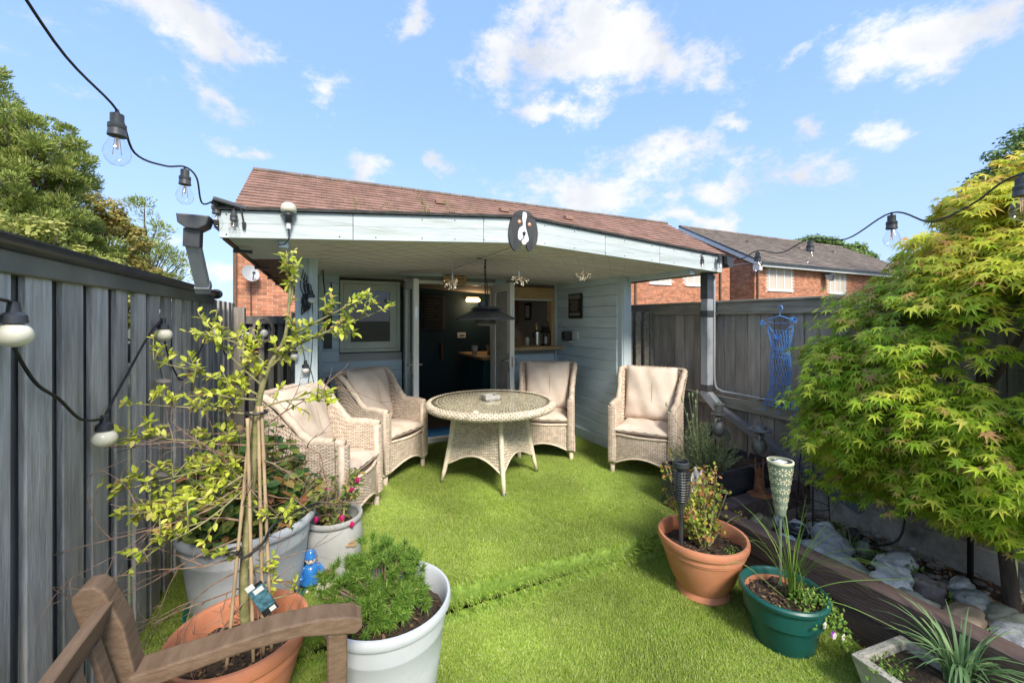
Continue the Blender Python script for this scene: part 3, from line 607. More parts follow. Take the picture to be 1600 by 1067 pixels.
# corner posts
for x, w in ((-.095, .155), (3.005, .13)):
    plank('corner_post', (w, .10, 1.93), (x, YF, 1.115), 'post_blue', cab, ch=.004)
    plank('post_trim', (.045, .115, 1.93), (x + (w / 2 - .04) * (1 if x < 1 else -1), YF - .006, 1.115), 'post_blue', cab, ch=.004)
plank('corner_batten', (.03, .03, 1.9), (X1 - .018, YB - .018, 1.12), 'post_blue', cab); plank('corner_batten', (.03, .03, 1.9), (X0 + .018, YB - .018, 1.12), 'post_blue', cab)
plank('plinth', (.2, .16, .09), (2.99, 3.54, .19), 'post_blue', cab, ch=.006)
# soffit of boards on both slopes, running left to right
sf = wall_empty('soffit', (1.45, 3.7, 2.1))
XE0, XE1 = -.46, 3.37
for side in (0, 1):
    xa, xb = ((X0 - .17, AP) if side == 0 else (AP, X1 + .13)); ang = math.atan2(sof(xb) - sof(xa), xb - xa); ln = math.hypot(xb - xa, sof(xb) - sof(xa)); y = 2.72
    while y < 4.9:
        plank('board', (ln - .004, .096, .012), ((xa + xb) / 2, y + .05, (sof(xa) + sof(xb)) / 2 + .006), 'soffit', sf, (rnd.uniform(-.012, .012), -ang, 0), ch=.003); y += .1
    # overhang beyond the wall line: smooth painted board
    oa, ob_ = ((XE0, X0 - .175) if side == 0 else (X1 + .135, XE1)); zc = (sof(oa) + sof(ob_)) / 2; an2 = math.atan2(sof(ob_) - sof(oa), ob_ - oa)
    plank('overhang_board', (ob_ - oa, .86, .012), ((oa + ob_) / 2, 3.14, zc + .006), 'post_blue', sf, (0, -an2, 0))
    for k in range(8): plank('overhang_board', (ob_ - oa, .58, .012), ((oa + ob_) / 2, 3.88 + k * .6, zc + .01), 'brown_wood', sf, (0, -an2, 0))
plank('ridge_strip', (.03, 2.1, .012), (AP, 3.8, sof(AP) - .006), 'soffit', sf); plank('side_beam', (.05, .84, .06), (X0 - .17, 3.13, sof(X0) - .028), 'post_blue', sf); plank('side_beam', (.05, .84, .06), (X1 + .13, 3.13, sof(X1) - .028), 'post_blue', sf)
for side in (0, 1):
    x = XE0 - .012 if side == 0 else XE1 + .012
    plank('barge_board', (.022, 5.6, .13), (x, 5.50, 2.10), 'brown_wood', sf)
for y in (3.0, 3.9, 4.8, 5.6): plank('gutter_bracket', (.10, .03, .02), (XE0 + .03, y, 2.02), 'black_plastic', sf)
# fascia: two long painted boards each side of the apex, split into lengths
fa = wall_empty('fascia', (1.45, 2.68, 2.2))
fb = lambda x: roofz(x, 2.04, 2.152); ft = lambda x: roofz(x, 2.185, 2.328)
cuts = [-.49, .18, 1.02, AP, 2.05, 2.62, 3.385]
for a, b_ in zip(cuts, cuts[1:]):
    for lo_, hi_, nm in ((0, .52, 'fascia_board'), (.522, 1, 'fascia_board')):
        g = lambda x, q: fb(x) + (ft(x) - fb(x)) * q
        p = MB().prism([(a + .0015, g(a, lo_)), (b_ - .0015, g(b_, lo_)), (b_ - .0015, g(b_, hi_)), (a + .0015, g(a, hi_))], lambda q: (q[0], 2.66, q[1]), lambda q: (q[0], 2.685, q[1]))
        p.build(nm, 'fascia_blue', fa, bevel=.002)
nl = MB()
for k in range(16):
    x = -.42 + k * .245 + rnd.uniform(-.04, .04)
    for q in (.12, .86):
        if rnd.random() < .75: nl.tube([(x, 2.661, fb(x) + (ft(x) - fb(x)) * q), (x, 2.657, fb(x) + (ft(x) - fb(x)) * q)], .0035, 8)
nl.build('nail_heads', 'paint_black', fa, kind='stuff')
# roof deck with felt edge
rf = MB()
for a, b_ in ((-.52, AP), (AP, 3.42)):
    rf.prism([(a, ft(a) + .003), (b_, ft(b_) + .003), (b_, ft(b_) + .02), (a, ft(a) + .02)], lambda q: (q[0], 2.64, q[1]), lambda q: (q[0], 8.3, q[1]))
rf.build('roof', 'felt', cab)
# window
wn = MB(); 
def frame_rect(mb, x0, x1, z0, z1, w, y0, y1):
    mb.box(x0, x1, y0, y1, z0, z0 + w); mb.box(x0, x1, y0, y1, z1 - w, z1); mb.box(x0, x0 + w, y0, y1, z0 + w, z1 - w); mb.box(x1 - w, x1, y0, y1, z0 + w, z1 - w)
frame_rect(wn, .195, .835, 1.245, 2.035, .035, YB - .022, YB + .03); w_ = wn.build('window', 'sage_frame', cab, bevel=.003)
s_ = MB(); frame_rect(s_, .232, .798, 1.282, 1.998, .075, YB - .012, YB + .02); s_.build('sash', 'sage_frame', w_, bevel=.004)
MB().box(.307, .723, YB + .002, YB + .006, 1.357, 1.923).build('pane', 'dark_pane', w_)
plank('dark_panel', (.085, .01, .42), (.075, YB - .006, 1.5), 'room_dark', cab)
# door frame and leaves
df = MB(); df.box(.885, .925, YB - .02, YB + .06, .15, 2.065); df.box(1.985, 2.025, YB - .02, YB + .06, .15, 2.065); df.box(.885, 2.025, YB - .022, YB + .062, 2.03, 2.07); df.build('door_frame', 'white_frame', cab, bevel=.003)
MB().box(.88, 2.03, YB - .10, YB + .08, .15, .185).build('threshold', 'white_frame', cab, bevel=.004)
def leaf(x, flip):
    y0, y1, zz0, zz1 = YB - .57, YB - .03, .20, 2.03; d = MB(); a, b_ = x - .028, x + .028
    d.box(a, b_, y0, y0 + .085, zz0, zz1); d.box(a, b_, y1 - .085, y1, zz0, zz1); d.box(a, b_, y0 + .085, y1 - .085, zz1 - .09, zz1); d.box(a, b_, y0 + .085, y1 - .085, zz0, zz0 + .2)
    dl = d.build('door', 'white_frame', cab, bevel=.003)
    MB().box(x - .004, x + .004, y0 + .085, y1 - .085, zz0 + .2, zz1 - .09).build('pane', 'door_glass', dl)
    MB().box(x - .018, x - .008, y0 + .10, y1 - .10, zz0 + .215, zz1 - .105).build('blind', 'grey_box', dl) if flip else None
    h = MB()
    for s in (-1, 1):
        h.box(x + s * .029 - .004, x + s * .029 + .004, y0 + .03, y0 + .055, 1.0, 1.22); h.tube([(x + s * .03, y0 + .042, 1.13), (x + s * .065, y0 + .042, 1.13), (x + s * .07, y0 + .055, 1.13), (x + s * .07, y0 + .15, 1.125)], .008, 8)
    h.build('handle', 'steel', dl, smooth=True)
    k = MB()
    for z in (.55, 1.12, 1.68): k.box(x - .01, x + .01, y0 - .002, y0 + .001, z - .06, z + .06)
    k.build('lock_plate', 'steel', dl)
leaf(.905, False); leaf(2.005, True)
# hatch
hf = MB(); hf.box(2.18, 2.90, YB - .02, YB + .10, 1.88, 2.03); hf.box(2.845, 2.90, YB - .018, YB + .1, 1.25, 1.88); hf.build('hatch_frame', 'pine_wood', cab, bevel=.004)
plank('hatch_lintel', (.68, .04, .02), (2.52, YB, 1.868), 'white_frame', cab)
plank('hatch_shelf', (.82, .34, .045), (2.57, YB - .0, 1.232), 'pine_wood', cab, ch=.006)
# interior room
rm = MB(); rm.box(X0, X1, 7.3, 7.34, .15, 2.3); rm.build('room_back', 'teal_wall', cab)
MB().box(X1 - .002, X1 + .03, YB + .06, 7.3, .15, 2.3).build('room_side', 'inner_white', cab); MB().box(X0 - .03, X0, YB + .06, 7.3, .15, 2.3).build('room_side', 'teal_wall', cab)
MB().box(X0, X1, YB + .06, 7.3, .10, .16).build('room_floor', 'floor_dark', cab)
cl = MB()
for a, b_ in ((X0, AP), (AP, X1)): cl.prism([(a, sof(a) + .02), (b_, sof(b_) + .02), (b_, sof(b_) + .04), (a, sof(a) + .04)], lambda q: (q[0], 4.93, q[1]), lambda q: (q[0], 7.4, q[1]))
cl.build('room_ceiling', 'inner_ceiling', cab)
MB().box(X0, X1, YB + .04, YB + .06, 2.07, 2.3).build('gable_core', 'inner_white', cab)
tag(plank('door_mat', (.7, .4, .01), (1.36, 5.2, .166), 'blue_mat', None), 'bright blue mat on the floor just inside the cabin doorway', 'door mat')
# kitchen counter
t = thing('kitchen_counter', 'dark teal kitchen counter with wooden worktop inside the doorway', 'counter', (2.45, 6.1, .16))
plank('cabinet', (.68, 1.1, .86), (2.5, 6.15, .59), 'teal_unit', t); plank('worktop', (.74, 1.16, .04), (2.48, 6.13, 1.04), 'pine_wood', t, ch=.006)
plank('cabinet_door', (.012, .5, .75), (2.15, 6.4, .6), 'teal_unit', t); plank('cabinet_door', (.012, .5, .75), (2.15, 5.88, .6), 'teal_unit', t); plank('cabinet_door', (.5, .012, .75), (2.52, 5.59, .6), 'teal_unit', t)
t = thing('bottle_opener', 'black bottle opener plate on the end of the teal counter', 'bottle opener', (2.35, 5.58, .8)); plank('plate', (.07, .01, .14), (2.33, 5.576, .80), 'paint_black', t); plank('opener', (.03, .02, .05), (2.33, 5.565, .93), 'steel', t)
tag(MB().lathe([(.0, 0), (.036, 0), (.058, .13), (.053, .13), (.034, .01), (0, .01)], 20, (2.24, 6.25, 1.06)).build('cup', 'ceramic_white', smooth=True), 'white tumbler shaped cup standing on the counter in the doorway', 'cup')
t = thing('ice_bucket', 'small shiny steel ice bucket on the counter beside the white cup', 'ice bucket', (2.42, 6.0, 1.06)); MB().lathe([(0, 0), (.055, 0), (.06, .14), (.063, .143), (.056, .143), (.05, .02), (0, .02)], 24, (2.42, 6.0, 1.06)).build('bucket', 'silver', t, smooth=True)
MB().tube([(2.36, 6.0, 1.17), (2.35, 6.0, 1.19), (2.36, 6.0, 1.215)], .005, 6).build('handle', 'silver', t)
plank('dark_box', (.02, .3, .3), (1.95, 7.27, 1.05), 'cabinet_wood', None); tag(bpy.data.objects['dark_box'], 'small brown wooden frame standing low against the teal back wall', 'frame')
t = thing('blackboard', 'dark framed chalk blackboard with faint pale lines on the teal back wall', 'blackboard', (1.85, 7.28, 1.75)); plank('frame', (.42, .02, .62), (1.83, 7.285, 1.73), 'room_dark', t); plank('board', (.36, .02, .56), (1.83, 7.275, 1.73), 'paint_black', t)
mb = MB(); [mb.box(1.72, 1.72 + rnd.uniform(.1, .22), 7.262, 7.264, 1.95 - k * .05, 1.955 - k * .05) for k in range(8)]; mb.build('chalk_lines', 'print_grey', t, kind='stuff')
t = thing('wall_plaque', 'small white plaque with dark lettering on the teal back wall', 'plaque', (2.35, 7.28, 1.32)); plank('plate', (.16, .012, .10), (2.36, 7.29, 1.32), 'label_white', t); plank('print', (.09, .004, .02), (2.37, 7.28, 1.32), 'paint_black', t, ch=0)
t = thing('wall_light', 'lit warm oblong lamp high on the back wall inside the cabin', 'wall light', (2.55, 7.2, 1.97)); plank('fitting', (.24, .05, .05), (2.56, 7.27, 2.005), 'white_frame', t); plank('diffuser', (.26, .09, .07), (2.56, 7.22, 1.965), 'warm_lamp', t, ch=.02)
ld = bpy.data.lights.new('wall_light_lamp', 'POINT'); lo_ = bpy.data.objects.new('lamp', ld); C.objects.link(lo_); lo_.parent = t; lo_.location = (0, -.15, -.12); ld.energy = 1.0; ld.color = (1, .68, .38); ld.shadow_soft_size = .06
# in the hatch
t = thing('bottle_cooler', 'ribbed steel wine cooler with a gold topped bottle in it on the hatch shelf', 'wine cooler', (2.66, 4.93, 1.255))
MB().lathe([(0, 0), (.058, 0)] + [(.058 + (.003 if k % 2 else 0), .01 + k * .017) for k in range(11)] + [(.058, .19), (.05, .19), (.05, .02)], 28, (2.66, 4.93, 1.255)).build('cooler', 'silver', t, smooth=True)
tag(MB().lathe([(0, 0), (.036, 0), (.037, .15), (.014, .2), (.014, .27)], 18, (2.655, 4.93, 1.275)).build('bottle', 'bottle_green', smooth=True), 'dark wine bottle standing in the ribbed steel cooler', 'bottle')
o = MB().lathe([(.015, .19), (.0165, .2), (.0165, .285), (0, .285)], 14, (2.655, 4.93, 1.275)).build('foil', 'gold_foil', bpy.data.objects['bottle'], smooth=True)
t = thing('lantern', 'black square metal lantern with white candle on the right end of the hatch shelf', 'lantern', (2.79, 4.93, 1.255)); L_ = MB()
for sx in (-1, 1):
    for sy in (-1, 1): L_.box(2.79 + sx * .05 - .006, 2.79 + sx * .05 + .006, 4.93 + sy * .05 - .006, 4.93 + sy * .05 + .006, 1.255, 1.44)
L_.box(2.73, 2.85, 4.87, 4.99, 1.255, 1.275); L_.box(2.73, 2.85, 4.87, 4.99, 1.43, 1.455); L_.box(2.75, 2.83, 4.89, 4.97, 1.455, 1.51); L_.build('lantern_body', 'paint_black', t)
MB().tube([(2.79 + .055 * math.cos(a), 4.93, 1.53 + .05 * math.sin(a)) for a in [R(-20 + 22 * k) for k in range(11)]], .004, 6).build('handle', 'paint_black', t); MB().lathe([(0, 0), (.028, 0), (.028, .1), (0, .1)], 16, (2.79, 4.93, 1.276)).build('candle', 'candle', t)
tag(MB().lathe([(0, 0), (.025, 0), (.032, .09), (.028, .1), (.012, .115), (0, .115)], 16, (2.56, 5.02, 1.255)).build('pepper_pot', 'ceramic_white', smooth=True), 'small white lidded jar left of the steel cooler on the hatch shelf', 'jar')
for (x, y, h), gl_ in zip(((2.28, 5.0, .1), (2.33, 4.97, .13), (2.37, 5.02, .085)), ('left', 'tallest middle', 'shortest right')):
    tag(MB().lathe([(0, 0), (.03, 0), (.03, .004), (.004, .01), (.004, h * .5), (.028, h * .7), (.026, h), (.023, h), (.02, h * .72), (0, h * .58)], 16, (x, y, 1.255)).build('wine_glass', 'clear_glass', smooth=True), gl_ + ' one of three empty stemmed glasses at the left end of the hatch shelf', 'glass', 'glasses at the left of the hatch shelf')
t = thing('picture', 'small black framed picture on the white wall seen through the hatch', 'picture', (2.92, 5.7, 1.73)); plank('frame', (.015, .2, .26), (2.918, 5.7, 1.73), 'paint_black', t); plank('print', (.006, .13, .19), (2.908, 5.7, 1.73), 'label_white', t)
t = thing('wall_cabinet', 'brown wooden cabinet hanging on the wall behind the hatch', 'cabinet', (2.8, 6.2, 1.78)); plank('box', (.16, .36, .42), (2.83, 6.2, 1.76), 'cabinet_wood', t); plank('door', (.012, .3, .36), (2.745, 6.2, 1.76), 'cabinet_wood', t)
# sign, poster and socket on the porch walls
t = thing('hanging_sign', 'small rustic wooden plaque hung by a cord above the doorway', 'sign', (1.49, 4.86, 2.08)); plank('board', (.29, .016, .1), (1.485, 4.845, 2.085), 'pine_wood', t, ch=.004); MB().tube([(1.38, 4.85, 2.135), (1.49, 4.855, 2.185), (1.6, 4.85, 2.135)], .003, 6).build('cord', 'cord', t)
mb = MB(); [mb.box(1.52 + k * .02, 1.532 + k * .02, 4.834, 4.836, 2.09, 2.09 + .012 + .01 * (k % 2)) for k in range(4)]; mb.build('carving', 'brown_wood', t, kind='stuff')
t = thing('poster', 'black framed metal notice with pale lines of print on the porch side wall', 'notice', (2.9, 4.37, 1.77)); plank('frame', (.012, .30, .31), (2.905, 4.375, 1.775), 'paint_black', t); plank('title', (.006, .25, .05), (2.898, 4.375, 1.888), 'print_grey', t, ch=0)
mb = MB(); [mb.box(2.894, 2.899, 4.375 - rnd.uniform(.05, .12), 4.375 + rnd.uniform(.05, .12), 1.835 - k * .02, 1.845 - k * .02) for k in range(7)]; mb.box(2.894, 2.899, 4.26, 4.49, 1.655, 1.69); mb.build('print', 'print_grey', t, kind='stuff')
t = thing('outdoor_socket', 'black and white outdoor socket box on the porch side wall below the notice', 'socket', (2.9, 4.42, 1.4)); plank('back_plate', (.03, .12, .1), (2.905, 4.36, 1.41), 'white_frame', t, ch=.006); plank('cover', (.10, .13, .13), (2.86, 4.50, 1.395), 'black_plastic', t, ch=.02); plank('lip', (.07, .06, .015), (2.87, 4.44, 1.325), 'white_frame', t)
t = thing('wall_socket', 'grey weatherproof box with black cover on the left porch wall near the chair', 'socket', (.01, 3.9, .98)); plank('box', (.05, .14, .16), (.02, 4.2, .99), 'grey_box', t, ch=.01); plank('cover', (.04, .12, .18), (.065, 4.16, .98), 'black_plastic', t, ch=.015)
# ================================================================ PORCH FITTINGS
# dog head sign: flat painted board with raised pieces
dg = thing('dog_head_sign', 'black and white painted wooden dog head fixed over the fascia apex', 'sign', (1.315, 2.65, 2.23))
def outline(pts, n=5): return [(p.x, p.y) for p in curve_pts([(x, y, 0) for x, y in pts] + [(*pts[0], 0)], n)[:-1]]
S_ = .0125
def dpt(x, y): return ((x - 50) / 1000 * 2.55, (y - 50) / 1000 * 3.05)   # sign drawn on a 100x100 board
head = outline([(50, 99), (28, 93), (12, 72), (6, 45), (9, 22), (18, 6), (28, 2), (38, 12), (42, 22), (58, 22), (62, 10), (70, 4), (80, 10), (92, 24), (96, 48), (90, 74), (74, 93)])
def dog(poly, y0, y1, m, nm): 
    p = [dpt(*q) for q in poly]; return MB().prism(p, lambda q: (1.315 + q[0], y1, 2.235 + q[1]), lambda q: (1.315 + q[0], y0, 2.235 + q[1])).build(nm, m, dg)
dog(head, 2.640, 2.656, 'dog_black', 'head_board')
dog(outline([(48, 94), (58, 93), (60, 84), (56, 70), (57, 58), (62, 44), (66, 30), (60, 24), (52, 34), (44, 27), (34, 30), (33, 44), (38, 56), (48, 63), (46, 78)]), 2.636, 2.6402, 'paint_white', 'blaze')
dog(outline([(43, 24), (48, 31), (56, 31), (59, 24), (56, 19), (48, 18)]), 2.634, 2.6402, 'paint_white', 'chin')
dog(outline([(46, 46), (52, 48), (56, 45), (53, 39), (48, 39)]), 2.631, 2.6362, 'paint_black', 'nose')
for x, y in ((37, 70), (68, 66)):
    dog(outline([(x - 6, y), (x, y + 5), (x + 6, y), (x, y - 5)]), 2.6365, 2.6402, 'paint_orange', 'brow'); dog(outline([(x - 3, y), (x, y + 4), (x + 4, y), (x, y - 3)]), 2.634, 2.637, 'paint_white', 'eye'); dog(outline([(x - .5, y - 1), (x + 1, y + 1), (x + 2.5, y - 1), (x + 1, y - 3)]), 2.632, 2.6345, 'paint_black', 'pupil')
MB().tube([(1.315 + dpt(50, 40)[0], 2.635, 2.235 + dpt(50, 40)[1]), (1.315 + dpt(50, 33)[0], 2.634, 2.235 + dpt(50, 33)[1]), (1.315 + dpt(42, 28)[0], 2.634, 2.235 + dpt(42, 28)[1])], .003, 6).build('mouth_line', 'paint_black', dg)
# dusk sensor
t = thing('dusk_sensor', 'cream dome light sensor with black neck and cable on the left fascia', 'sensor', (-.16, 2.62, 2.2))
MB().lathe([(0, .034), (.024, .031), (.036, .018), (.04, 0), (.04, -.016), (.024, -.024), (0, -.024)], 24, (-.16, 2.625, 2.222)).build('dome', 'sensor_cream', t, smooth=True)
MB().lathe([(0, 0), (.03, 0), (.03, -.012), (.02, -.02), (.02, -.05), (0, -.05)], 18, (-.16, 2.625, 2.194)).build('neck', 'black_plastic', t, smooth=True)
MB().lathe([(0, 0), (.012, 0), (.012, -.035), (0, -.035)], 12, (-.16, 2.625, 2.144)).build('gland', 'white_frame', t); MB().tube(curve_pts([(-.16, 2.625, 2.11), (-.158, 2.625, 2.06), (-.18, 2.63, 2.025), (-.21, 2.65, 2.02)]), .004, 6).build('cable', 'cord', t)
# heater lamp over the table
hx, hy = 1.37, 3.53
t = thing('hanging_heater', 'grey pyramid shaped electric heater hanging on a chain above the table', 'heater', (hx, hy, 1.6))
def pyr(z0, z1, r0, r1, n=4): return [(r0, z0), (r1, z1)]
rot45 = R(20)
sh = MB().lathe([(.285, 0), (.29, .008), (.285, .016), (.105, .098), (.10, .098), (.275, .006)], 6, (hx, hy, 1.6), rot45, rot45 + 2 * math.pi).build('shade', 'heater_grey', t)
MB().lathe([(.14, .095), (.145, .1), (.10, .125), (0, .128)], 6, (hx, hy, 1.6), rot45, rot45 + 2 * math.pi).build('cap', 'heater_grey', t)
MB().lathe([(.09, .02), (.10, -.03), (.085, -.05), (.08, -.05), (.085, .02)], 20, (hx, hy, 1.6)).build('reflector', 'heater_grey', t, smooth=True); MB().lathe([(0, -.052), (.06, -.052), (.06, -.045), (0, -.045)], 20, (hx, hy, 1.6)).build('lamp_element', 'grey_box', t)
MB().box(hx - .06, hx - .01, hy - .03, hy + .03, 1.72, 1.765).box(hx + .01, hx + .03, hy - .03, hy + .03, 1.72, 1.775).build('hanger_bracket', 'black_plastic', t)
ch = MB()
for k in range(17):
    z = 1.775 + k * .0235; a = k % 2 * math.pi / 2; ca, sa = math.cos(a), math.sin(a)
    ch.tube([(hx + ca * .008 * math.cos(q), hy + sa * .008 * math.cos(q), z + .016 * math.sin(q)) for q in [2 * math.pi * i / 8 for i in range(9)]], .0028, 5, caps=False)
ch.build('chain', 'cord', t); MB().tube(curve_pts([(hx + .01, hy, 1.77), (hx + .02, hy, 1.9), (hx - .005, hy + .01, 2.05), (hx, hy, 2.155)]), .004, 6).tube([(hx, hy, 2.15), (hx - .1, hy - .06, 2.152)], .005, 6).build('flex', 'cord', t)
# firework fairy lights
for i, (x, y, z, lab) in enumerate(((.93, 3.1, 1.905, 'copper wire firework light hanging left in front of the wooden plaque'), (1.44, 2.97, 1.94, 'copper wire firework light hanging below the dog head sign'), (2.08, 3.0, 2.01, 'copper wire firework light hanging on the right of the porch near the side wall'))):
    t = thing('firework_light', lab, 'fairy light', (x, y, z), group='firework lights under the porch'); m_ = MB(); s_ = MB(); zs = sof(x)
    for k in range(26):
        a = rnd.uniform(0, 6.28); e = rnd.uniform(-1.3, .25); l = rnd.uniform(.05, .08); d = Vector((math.cos(a) * math.cos(e), math.sin(a) * math.cos(e), math.sin(e) * .8 - .1)) * l; p0 = Vector((x, y, z)); m_.tube([p0, p0 + d * .6 + Vector((0, 0, .008)), p0 + d], .0013, 4); s_.ball(p0 + d, .0028, 6, 4)
    m_.build('wires', 'gold_wire', t); s_.build('sparks', 'spark', t); MB().lathe([(0, 0), (.006, 0), (.006, .045), (0, .045)], 10, (x, y, z)).build('tube', 'white_cord', t); MB().tube([(x, y, z + .04), (x, y, zs)], .0013, 5).build('cord', 'white_cord', t)
# net of thin wires stapled to the soffit
nt_ = MB()
for k in range(-8, 20):
    for s_ in (-1, 1):
        x = -.05 + k * .17; pts = [(x + s_ * q * .12, 2.75 + q * .15, sof(x + s_ * q * .12) - .006) for q in range(14) if -.1 < x + s_ * q * .12 < 2.95]
        if len(pts) > 1: nt_.tube(pts, .0005, 4, caps=False)
for k in range(0):
    pts = [(-.05 + q * .22, 2.95 + k * .32 + .08 * math.sin(q * 1.9 + k), sof(-.05 + q * .22) - .008) for q in range(14)]; nt_.tube(pts, .0008, 4, caps=False)
tag(nt_.build('net_light_wires', 'cord'), 'net of thin dark light wires stapled across the porch soffit', 'fairy lights')
# tangle of cables on the left post
t = thing('cable_bundle', 'tangled black cables and spare flex hanging on the left corner post', 'cables', (-.09, 3.5, 1.8))
for k in range(7):
    x = -.115 + .012 * (k % 3); MB().tube(curve_pts([(x, 3.515, 1.98 - .02 * k), (x - .02 + .01 * k, 3.505, 1.85), (x + .02, 3.50, 1.74 - .01 * k), (x - .012, 3.505, 1.64 + .015 * k), (x + .015 * (k % 2), 3.51, 1.8)]), .004, 5).build('cable', 'cord', t)
MB().tube(curve_pts([(.02, 3.62, 2.0), (.03, 3.6, 1.85), (.05, 3.62, 1.68), (.075, 3.64, 1.63), (.095, 3.64, 1.7), (.08, 3.62, 1.9)]), .006, 6).build('cable', 'cord', t)

# ================================================================ PIPES
t = thing('rainwater_pipe', 'grey square rainwater pipe slanting from the left roof gutter to the fence', 'downpipe', (-.6, 2.7, 1.8))
g2 = MB(); 
def gprof(x, z, s=1): return [(x - .075, z + .03), (x - .068, z - .02), (x - .035, z - .055), (x + .03, z - .055), (x + .06, z - .02), (x + .068, z + .03)]
p = [(-.655, 2.135), (-.648, 2.10), (-.62, 2.08), (-.58, 2.075), (-.545, 2.09), (-.525, 2.13), (-.515, 2.135), (-.532, 2.085), (-.575, 2.062), (-.625, 2.068), (-.66, 2.095), (-.668, 2.135)]
g2.prism([(-.66, 2.14), (-.655, 2.095), (-.62, 2.068), (-.57, 2.066), (-.535, 2.09), (-.52, 2.14)], lambda q: (q[0], 2.60, q[1]), lambda q: (q[0], 2.72, q[1])); g2.build('hopper', 'dark_pipe', t, bevel=.006)
MB().bar((-.60, 2.66, 2.075), (-.605, 2.67, 1.98), .072, .072, up=(0, 1, 0)).build('socket', 'dark_pipe', t, bevel=.005); MB().bar((-.603, 2.668, 2.0), (-.60, 2.86, 1.785), .06, .06, up=(0, 1, 0)).build('pipe', 'grey_pipe', t, bevel=.004); MB().bar((-.60, 2.845, 1.80), (-.60, 2.875, 1.77), .07, .07, up=(0, 1, 0)).build('collar', 'grey_pipe', t, bevel=.003)
MB().prism([(-.535, 2.145), (-.52, 2.10), (-.49, 2.085), (-.46, 2.10), (-.455, 2.145)], lambda q: (q[0], 2.72, q[1]), lambda q: (q[0], 6.5, q[1])).build('gutter', 'dark_pipe', t); 
tag(MB().bar((-.52, 2.66, 2.235), (-.37, 2.70, 2.205), .12, .022).build('corner_flashing', 'dark_pipe', bevel=.006), 'dark lead like flashing piece at the left tip of the cabin roof', 'flashing')
t = thing('rainwater_pipe', 'tall grey square downpipe at the right eave bending down along the fence', 'downpipe', (3.38, 2.8, .5))
px_, py_ = 3.33, 2.78
MB().bar((px_, py_, 2.05), (px_, py_, .88), .075, .075, up=(0, 1, 0)).build('pipe', 'grey_pipe', t, bevel=.004); MB().bar((px_, py_, 2.06), (px_, py_, 1.8), .082, .082, up=(0, 1, 0)).build('socket', 'dark_pipe', t, bevel=.003)
for z in (1.66, .96): MB().bar((px_, py_, z + .03), (px_, py_, z - .03), .09, .09, up=(0, 1, 0)).build('clip', 'dark_pipe', t, bevel=.004)
MB().bar((px_, py_, .90), (px_ + .02, py_ - .12, .78), .08, .08).build('elbow', 'grey_pipe', t, bevel=.005); MB().bar((px_ + .02, py_ - .10, .79), (3.36, 1.55, .30), .062, .062).build('slanting_pipe', 'slate_pipe', t, bevel=.004)
MB().prism([(3.40, 2.185), (3.405, 2.12), (3.43, 2.09), (3.48, 2.09), (3.50, 2.185)], lambda q: (q[0], 2.62, q[1]), lambda q: (q[0], 6.5, q[1])).build('gutter', 'dark_pipe', t)
t = thing('conduit', 'thin grey conduit dropping beside the right downpipe then running along the fence', 'conduit', (3.42, 2.7, 1))
MB().tube(curve_pts([(3.38, 2.74, 2.02), (3.38, 2.74, 1.4), (3.38, 2.735, 1.02), (3.385, 2.68, .945), (3.40, 2.55, .935), (3.41, 1.9, .93), (3.41, .9, .93)]), .011, 8).build('pipe', 'grey_pipe', t, smooth=True)
MB().bar((3.42, 2.3, .93), (3.40, 2.3, .93), .02, .035).bar((3.40, 2.74, 1.66), (3.38, 2.74, 1.66), .03, .035).build('clip', 'dark_pipe', t)

# ================================================================ FESTOON LIGHTS
def bulb_at(t, p, r=.038, glass='bulb_glass', tilt=0, L=1.0):
    x, y, z = p; h = MB(); f = L
    h.lathe([(0, 0), (.019 * f, 0), (.019 * f, -.03 * f), (.0255 * f, -.035 * f), (.0255 * f, -.05 * f), (.024 * f, -.052 * f), (.027 * f, -.075 * f), (0, -.078 * f)], 14, (x, y, z))
    h.tube([(x, y, z), (x, y, z + .016 * f)], .006 * f, 6); h.build('lamp_holder', 'dark_pipe', t, smooth=False, autosmooth=.7)
    g = MB().lathe([(.016 * f, -.074 * f), (.020 * f, -.085 * f), (.034 * f, -.115 * f), (.038 * f, -.135 * f), (.032 * f, -.158 * f), (.018 * f, -.172 * f), (.0001, -.176 * f)], 20, (x, y, z)); g.build('bulb', glass, t, smooth=True)
    fl_ = MB(); [fl_.tube([(x + .007 * s * f, y, z - .085 * f), (x + .012 * s * f, y, z - .14 * f)], .0012, 4) for s in (-1, 1)]; fl_.tube([(x, y, z - .08 * f), (x, y, z - .12 * f)], .004, 6); fl_.build('filament', 'filament', t)
bl = [(-.668, 1.964, 2.345), (-.593, 2.48, 2.325), (-.50, 2.66, 2.225), (-.42, 2.64, 2.185)]
t = thing('festoon_lights', 'black cable with clear bulbs running from top left down to the cabin corner', 'festoon lights', (-.65, 2, 2.3), group='festoon lights with clear bulbs')
for i, p in enumerate(bl): bulb_at(t, p, L=(1.05, .95, .8, .7)[i])
c_ = curve_pts([(-.66, .9, 2.80), (-.69, 1.2, 2.56), (-.68, 1.6, 2.385), (-.668, 1.964, 2.36), (-.655, 2.08, 2.25), (-.62, 2.3, 2.28), (-.593, 2.48, 2.34), (-.56, 2.54, 2.31), (-.55, 2.6, 2.2), (-.50, 2.66, 2.24), (-.46, 2.64, 2.23), (-.42, 2.64, 2.2), (-.39, 2.64, 2.2), (-.375, 2.65, 2.12)], 7)
MB().tube(c_, .0042, 7).build('cable', 'cord', t, smooth=True); MB().lathe([(0, 0), (.01, 0), (.008, -.035), (0, -.035)], 10, (-.375, 2.65, 2.13)).build('end_cap', 'black_plastic', t)
